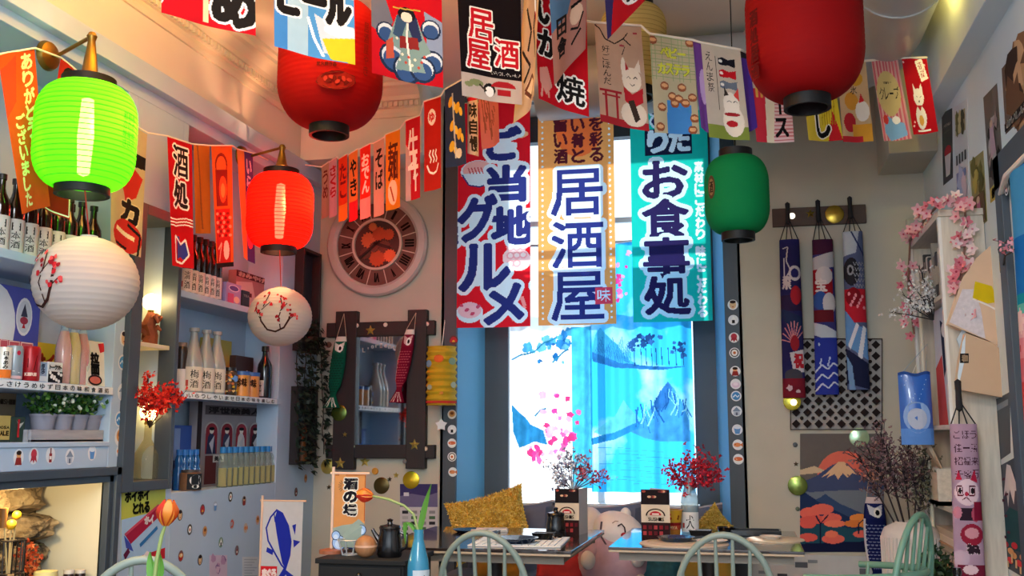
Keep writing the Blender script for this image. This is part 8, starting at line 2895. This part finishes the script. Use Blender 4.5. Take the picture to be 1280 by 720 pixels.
# near tulip by the fireplace
Y = 2.35
q = at(192, 740, Y=Y)
tz = .50
t2 = thing('side_table', 'small round dark side table under the upright tulip', 'table', (q.x, Y, 0))
MB().lathe([(.001, tz), (.17, tz), (.175, tz - .01), (.17, tz - .03), (.001, tz - .03)], (q.x, Y, 0), 32).build('top', DWOODH, t2, smooth=True)
MB().lathe([(.025, tz - .02), (.02, .2), (.03, .05), (.13, .02), (.14, 0), (.001, 0)], (q.x, Y, 0), 24).build('pedestal', DWOOD, t2, smooth=True)
hb = at(190, 728, Y=Y).z - tz
bottle('blue_bottle', 'plain blue glass bottle holding the upright tulip', (q.x, Y, tz), .04, hb, 'juice', BGL, 'tulip bottles')
tulip('orange tulip standing upright near the fireplace', [V((q.x, Y, tz + .02)), V((q.x, Y, tz + hb)), at(196, 700, Y=Y), at(202, 670, Y=Y), at(207, 655, Y=Y)], (.12, 0, 1), [(V((q.x, Y, tz + hb * .95)), at(200, 712, Y=Y), at(198, 688, Y=Y), .018), (V((q.x, Y, tz + hb * .95)), at(188, 712, Y=Y), at(187, 690, Y=Y), .014)], r=.021)

# ================================================================ fireplace things
FG = XL - .12
z = at(100, 735, X=FG).z
hs = thing('hearth_shelf', 'dark wooden shelf across the fireplace opening', 'shelf', (FG, 3.4, z))
MB().box((XB + .14, 2.75, z - .03), (XL - .03, YA1 - .006, z)).build('board', DWOOD, hs, bev=.003)
for y in (2.85, 3.8):
    MB().box((XB + .16, y, 0), (XL - .05, y + .03, z - .03)).build('leg', DWOOD, hs)
for i, u in enumerate((86, 100)):
    X = XL - .06
    b = V((X, at(u, 720, X=X).y, z))
    t = bottle('spice_jar', ['small brown jar with white lid next to the rock wall', 'small brown jar with white lid next to the cream cheek'][i], b, .022, at(u, 712, X=X).z - z, 'jar', mat('#2a1a14', .3), 'white lidded jars in the fireplace', cat='jar', cap=(.84, 1.0, 1.0, '#cfc8bc'))
X = XL - .09
y = at(12, 700, X=X).y
t = thing('utensil_caddy', 'wire caddy crowded with wooden utensils in the fireplace', 'caddy', (X, y, z))
zt = at(12, 675, X=X).z
for k in range(10):
    a = 2 * pi * k / 10
    MB().tube([(X + .045 * cos(a), y + .055 * sin(a), z), (X + .05 * cos(a), y + .06 * sin(a), zt)], .003, 5).build('wire', mat('#3a3430', .4, metal=.6), t)
for zz in (z + .004, (z + zt) / 2, zt):
    MB().tube([(X + .05 * cos(2 * pi * k / 20), y + .06 * sin(2 * pi * k / 20), zz) for k in range(21)], .004, 5).build('ring_wire', mat('#3a3430', .4, metal=.6), t)
MB().lathe([(.001, 0), (.046, 0)], (X, y, z + .004), 16).build('base', mat('#2a2420', .5), t)
for i, (u, v, cl, r, lab) in enumerate(((21, 644, '#d8a818', .018, 'yellow round headed pick standing in the caddy'), (14, 656, '#e0b020', .02, 'golden round headed pick standing in the caddy'), (5, 640, '#8a5a24', .014, 'brown wooden handle standing in the caddy'))):
    tp_ = at(u, v, X=X)
    t = thing('round_pick', lab, 'utensil', (X, y, z + .006), 'utensils in the fireplace caddy')
    MB().tube([(X, y - .01 + .01 * i, z + .006), tp_], .004, 6).build('stick', mat('#c9b07a', .6), t)
    if i < 2:
        MB().ball(tp_, r, 14, 10).build('head', mat(cl, .5, noisy=.15), t, smooth=True)
    else:
        MB().tube([tp_ - V((0, 0, .06)), tp_ + V((0, 0, .015))], [.012, .016], 10).build('grip', mat(cl, .5), t, smooth=True)
for i, (u, h_, cl) in enumerate(((8, .12, '#b89464'), (14, .13, '#c9a674'), (21, .11, '#a8845a'))):
    X2 = XL - .035
    b = V((X2, at(u, 710, X=X2).y, z))
    t = thing('wooden_tag', ['tan', 'pale tan', 'brown'][i] + ' upright wooden tag before the utensil caddy', 'tag', b, 'wooden tags before the caddy')
    MB().obox(b + V((0, 0, h_ / 2)), (.003, 0, 0), (0, .016, 0), (0, 0, h_ / 2)).build('board', wood(cl, .6), t, bev=.001)
    MB().obox(b + V((.0035, 0, h_ * .5)), (.0008, 0, 0), (0, .008, 0), (0, 0, h_ * .32)).build('brush_mark', mat('#4a2c1c', .7), t)
spray('autumn_sprig', 'orange autumn leaf sprig standing in front of the rock wall', V((XL - .12, at(34, 720, X=XL - .12).y, z)), [at(u, v, X=XL - .12) for u, v in ((30, 690), (36, 696), (42, 700), (38, 682))], ['#d8642c', '#c04a24', '#e0884c'], 33, n=16, r=.014, spread=.014, stemc='#3a2418')
q = V((XL - .05, at(57, 722, X=XL - .05).y, z))
t = thing('lemon_ball', 'pale yellow round pot lid lying at the rock wall foot', 'pot', q)
MB().lathe([(.001, 0), (.04, 0), (.052, .02), (.045, at(57, 714, X=XL - .05).z - z), (.001, at(57, 712, X=XL - .05).z - z)], q, 20).build('body', mat('#d8cc8a', .5), t, smooth=True)
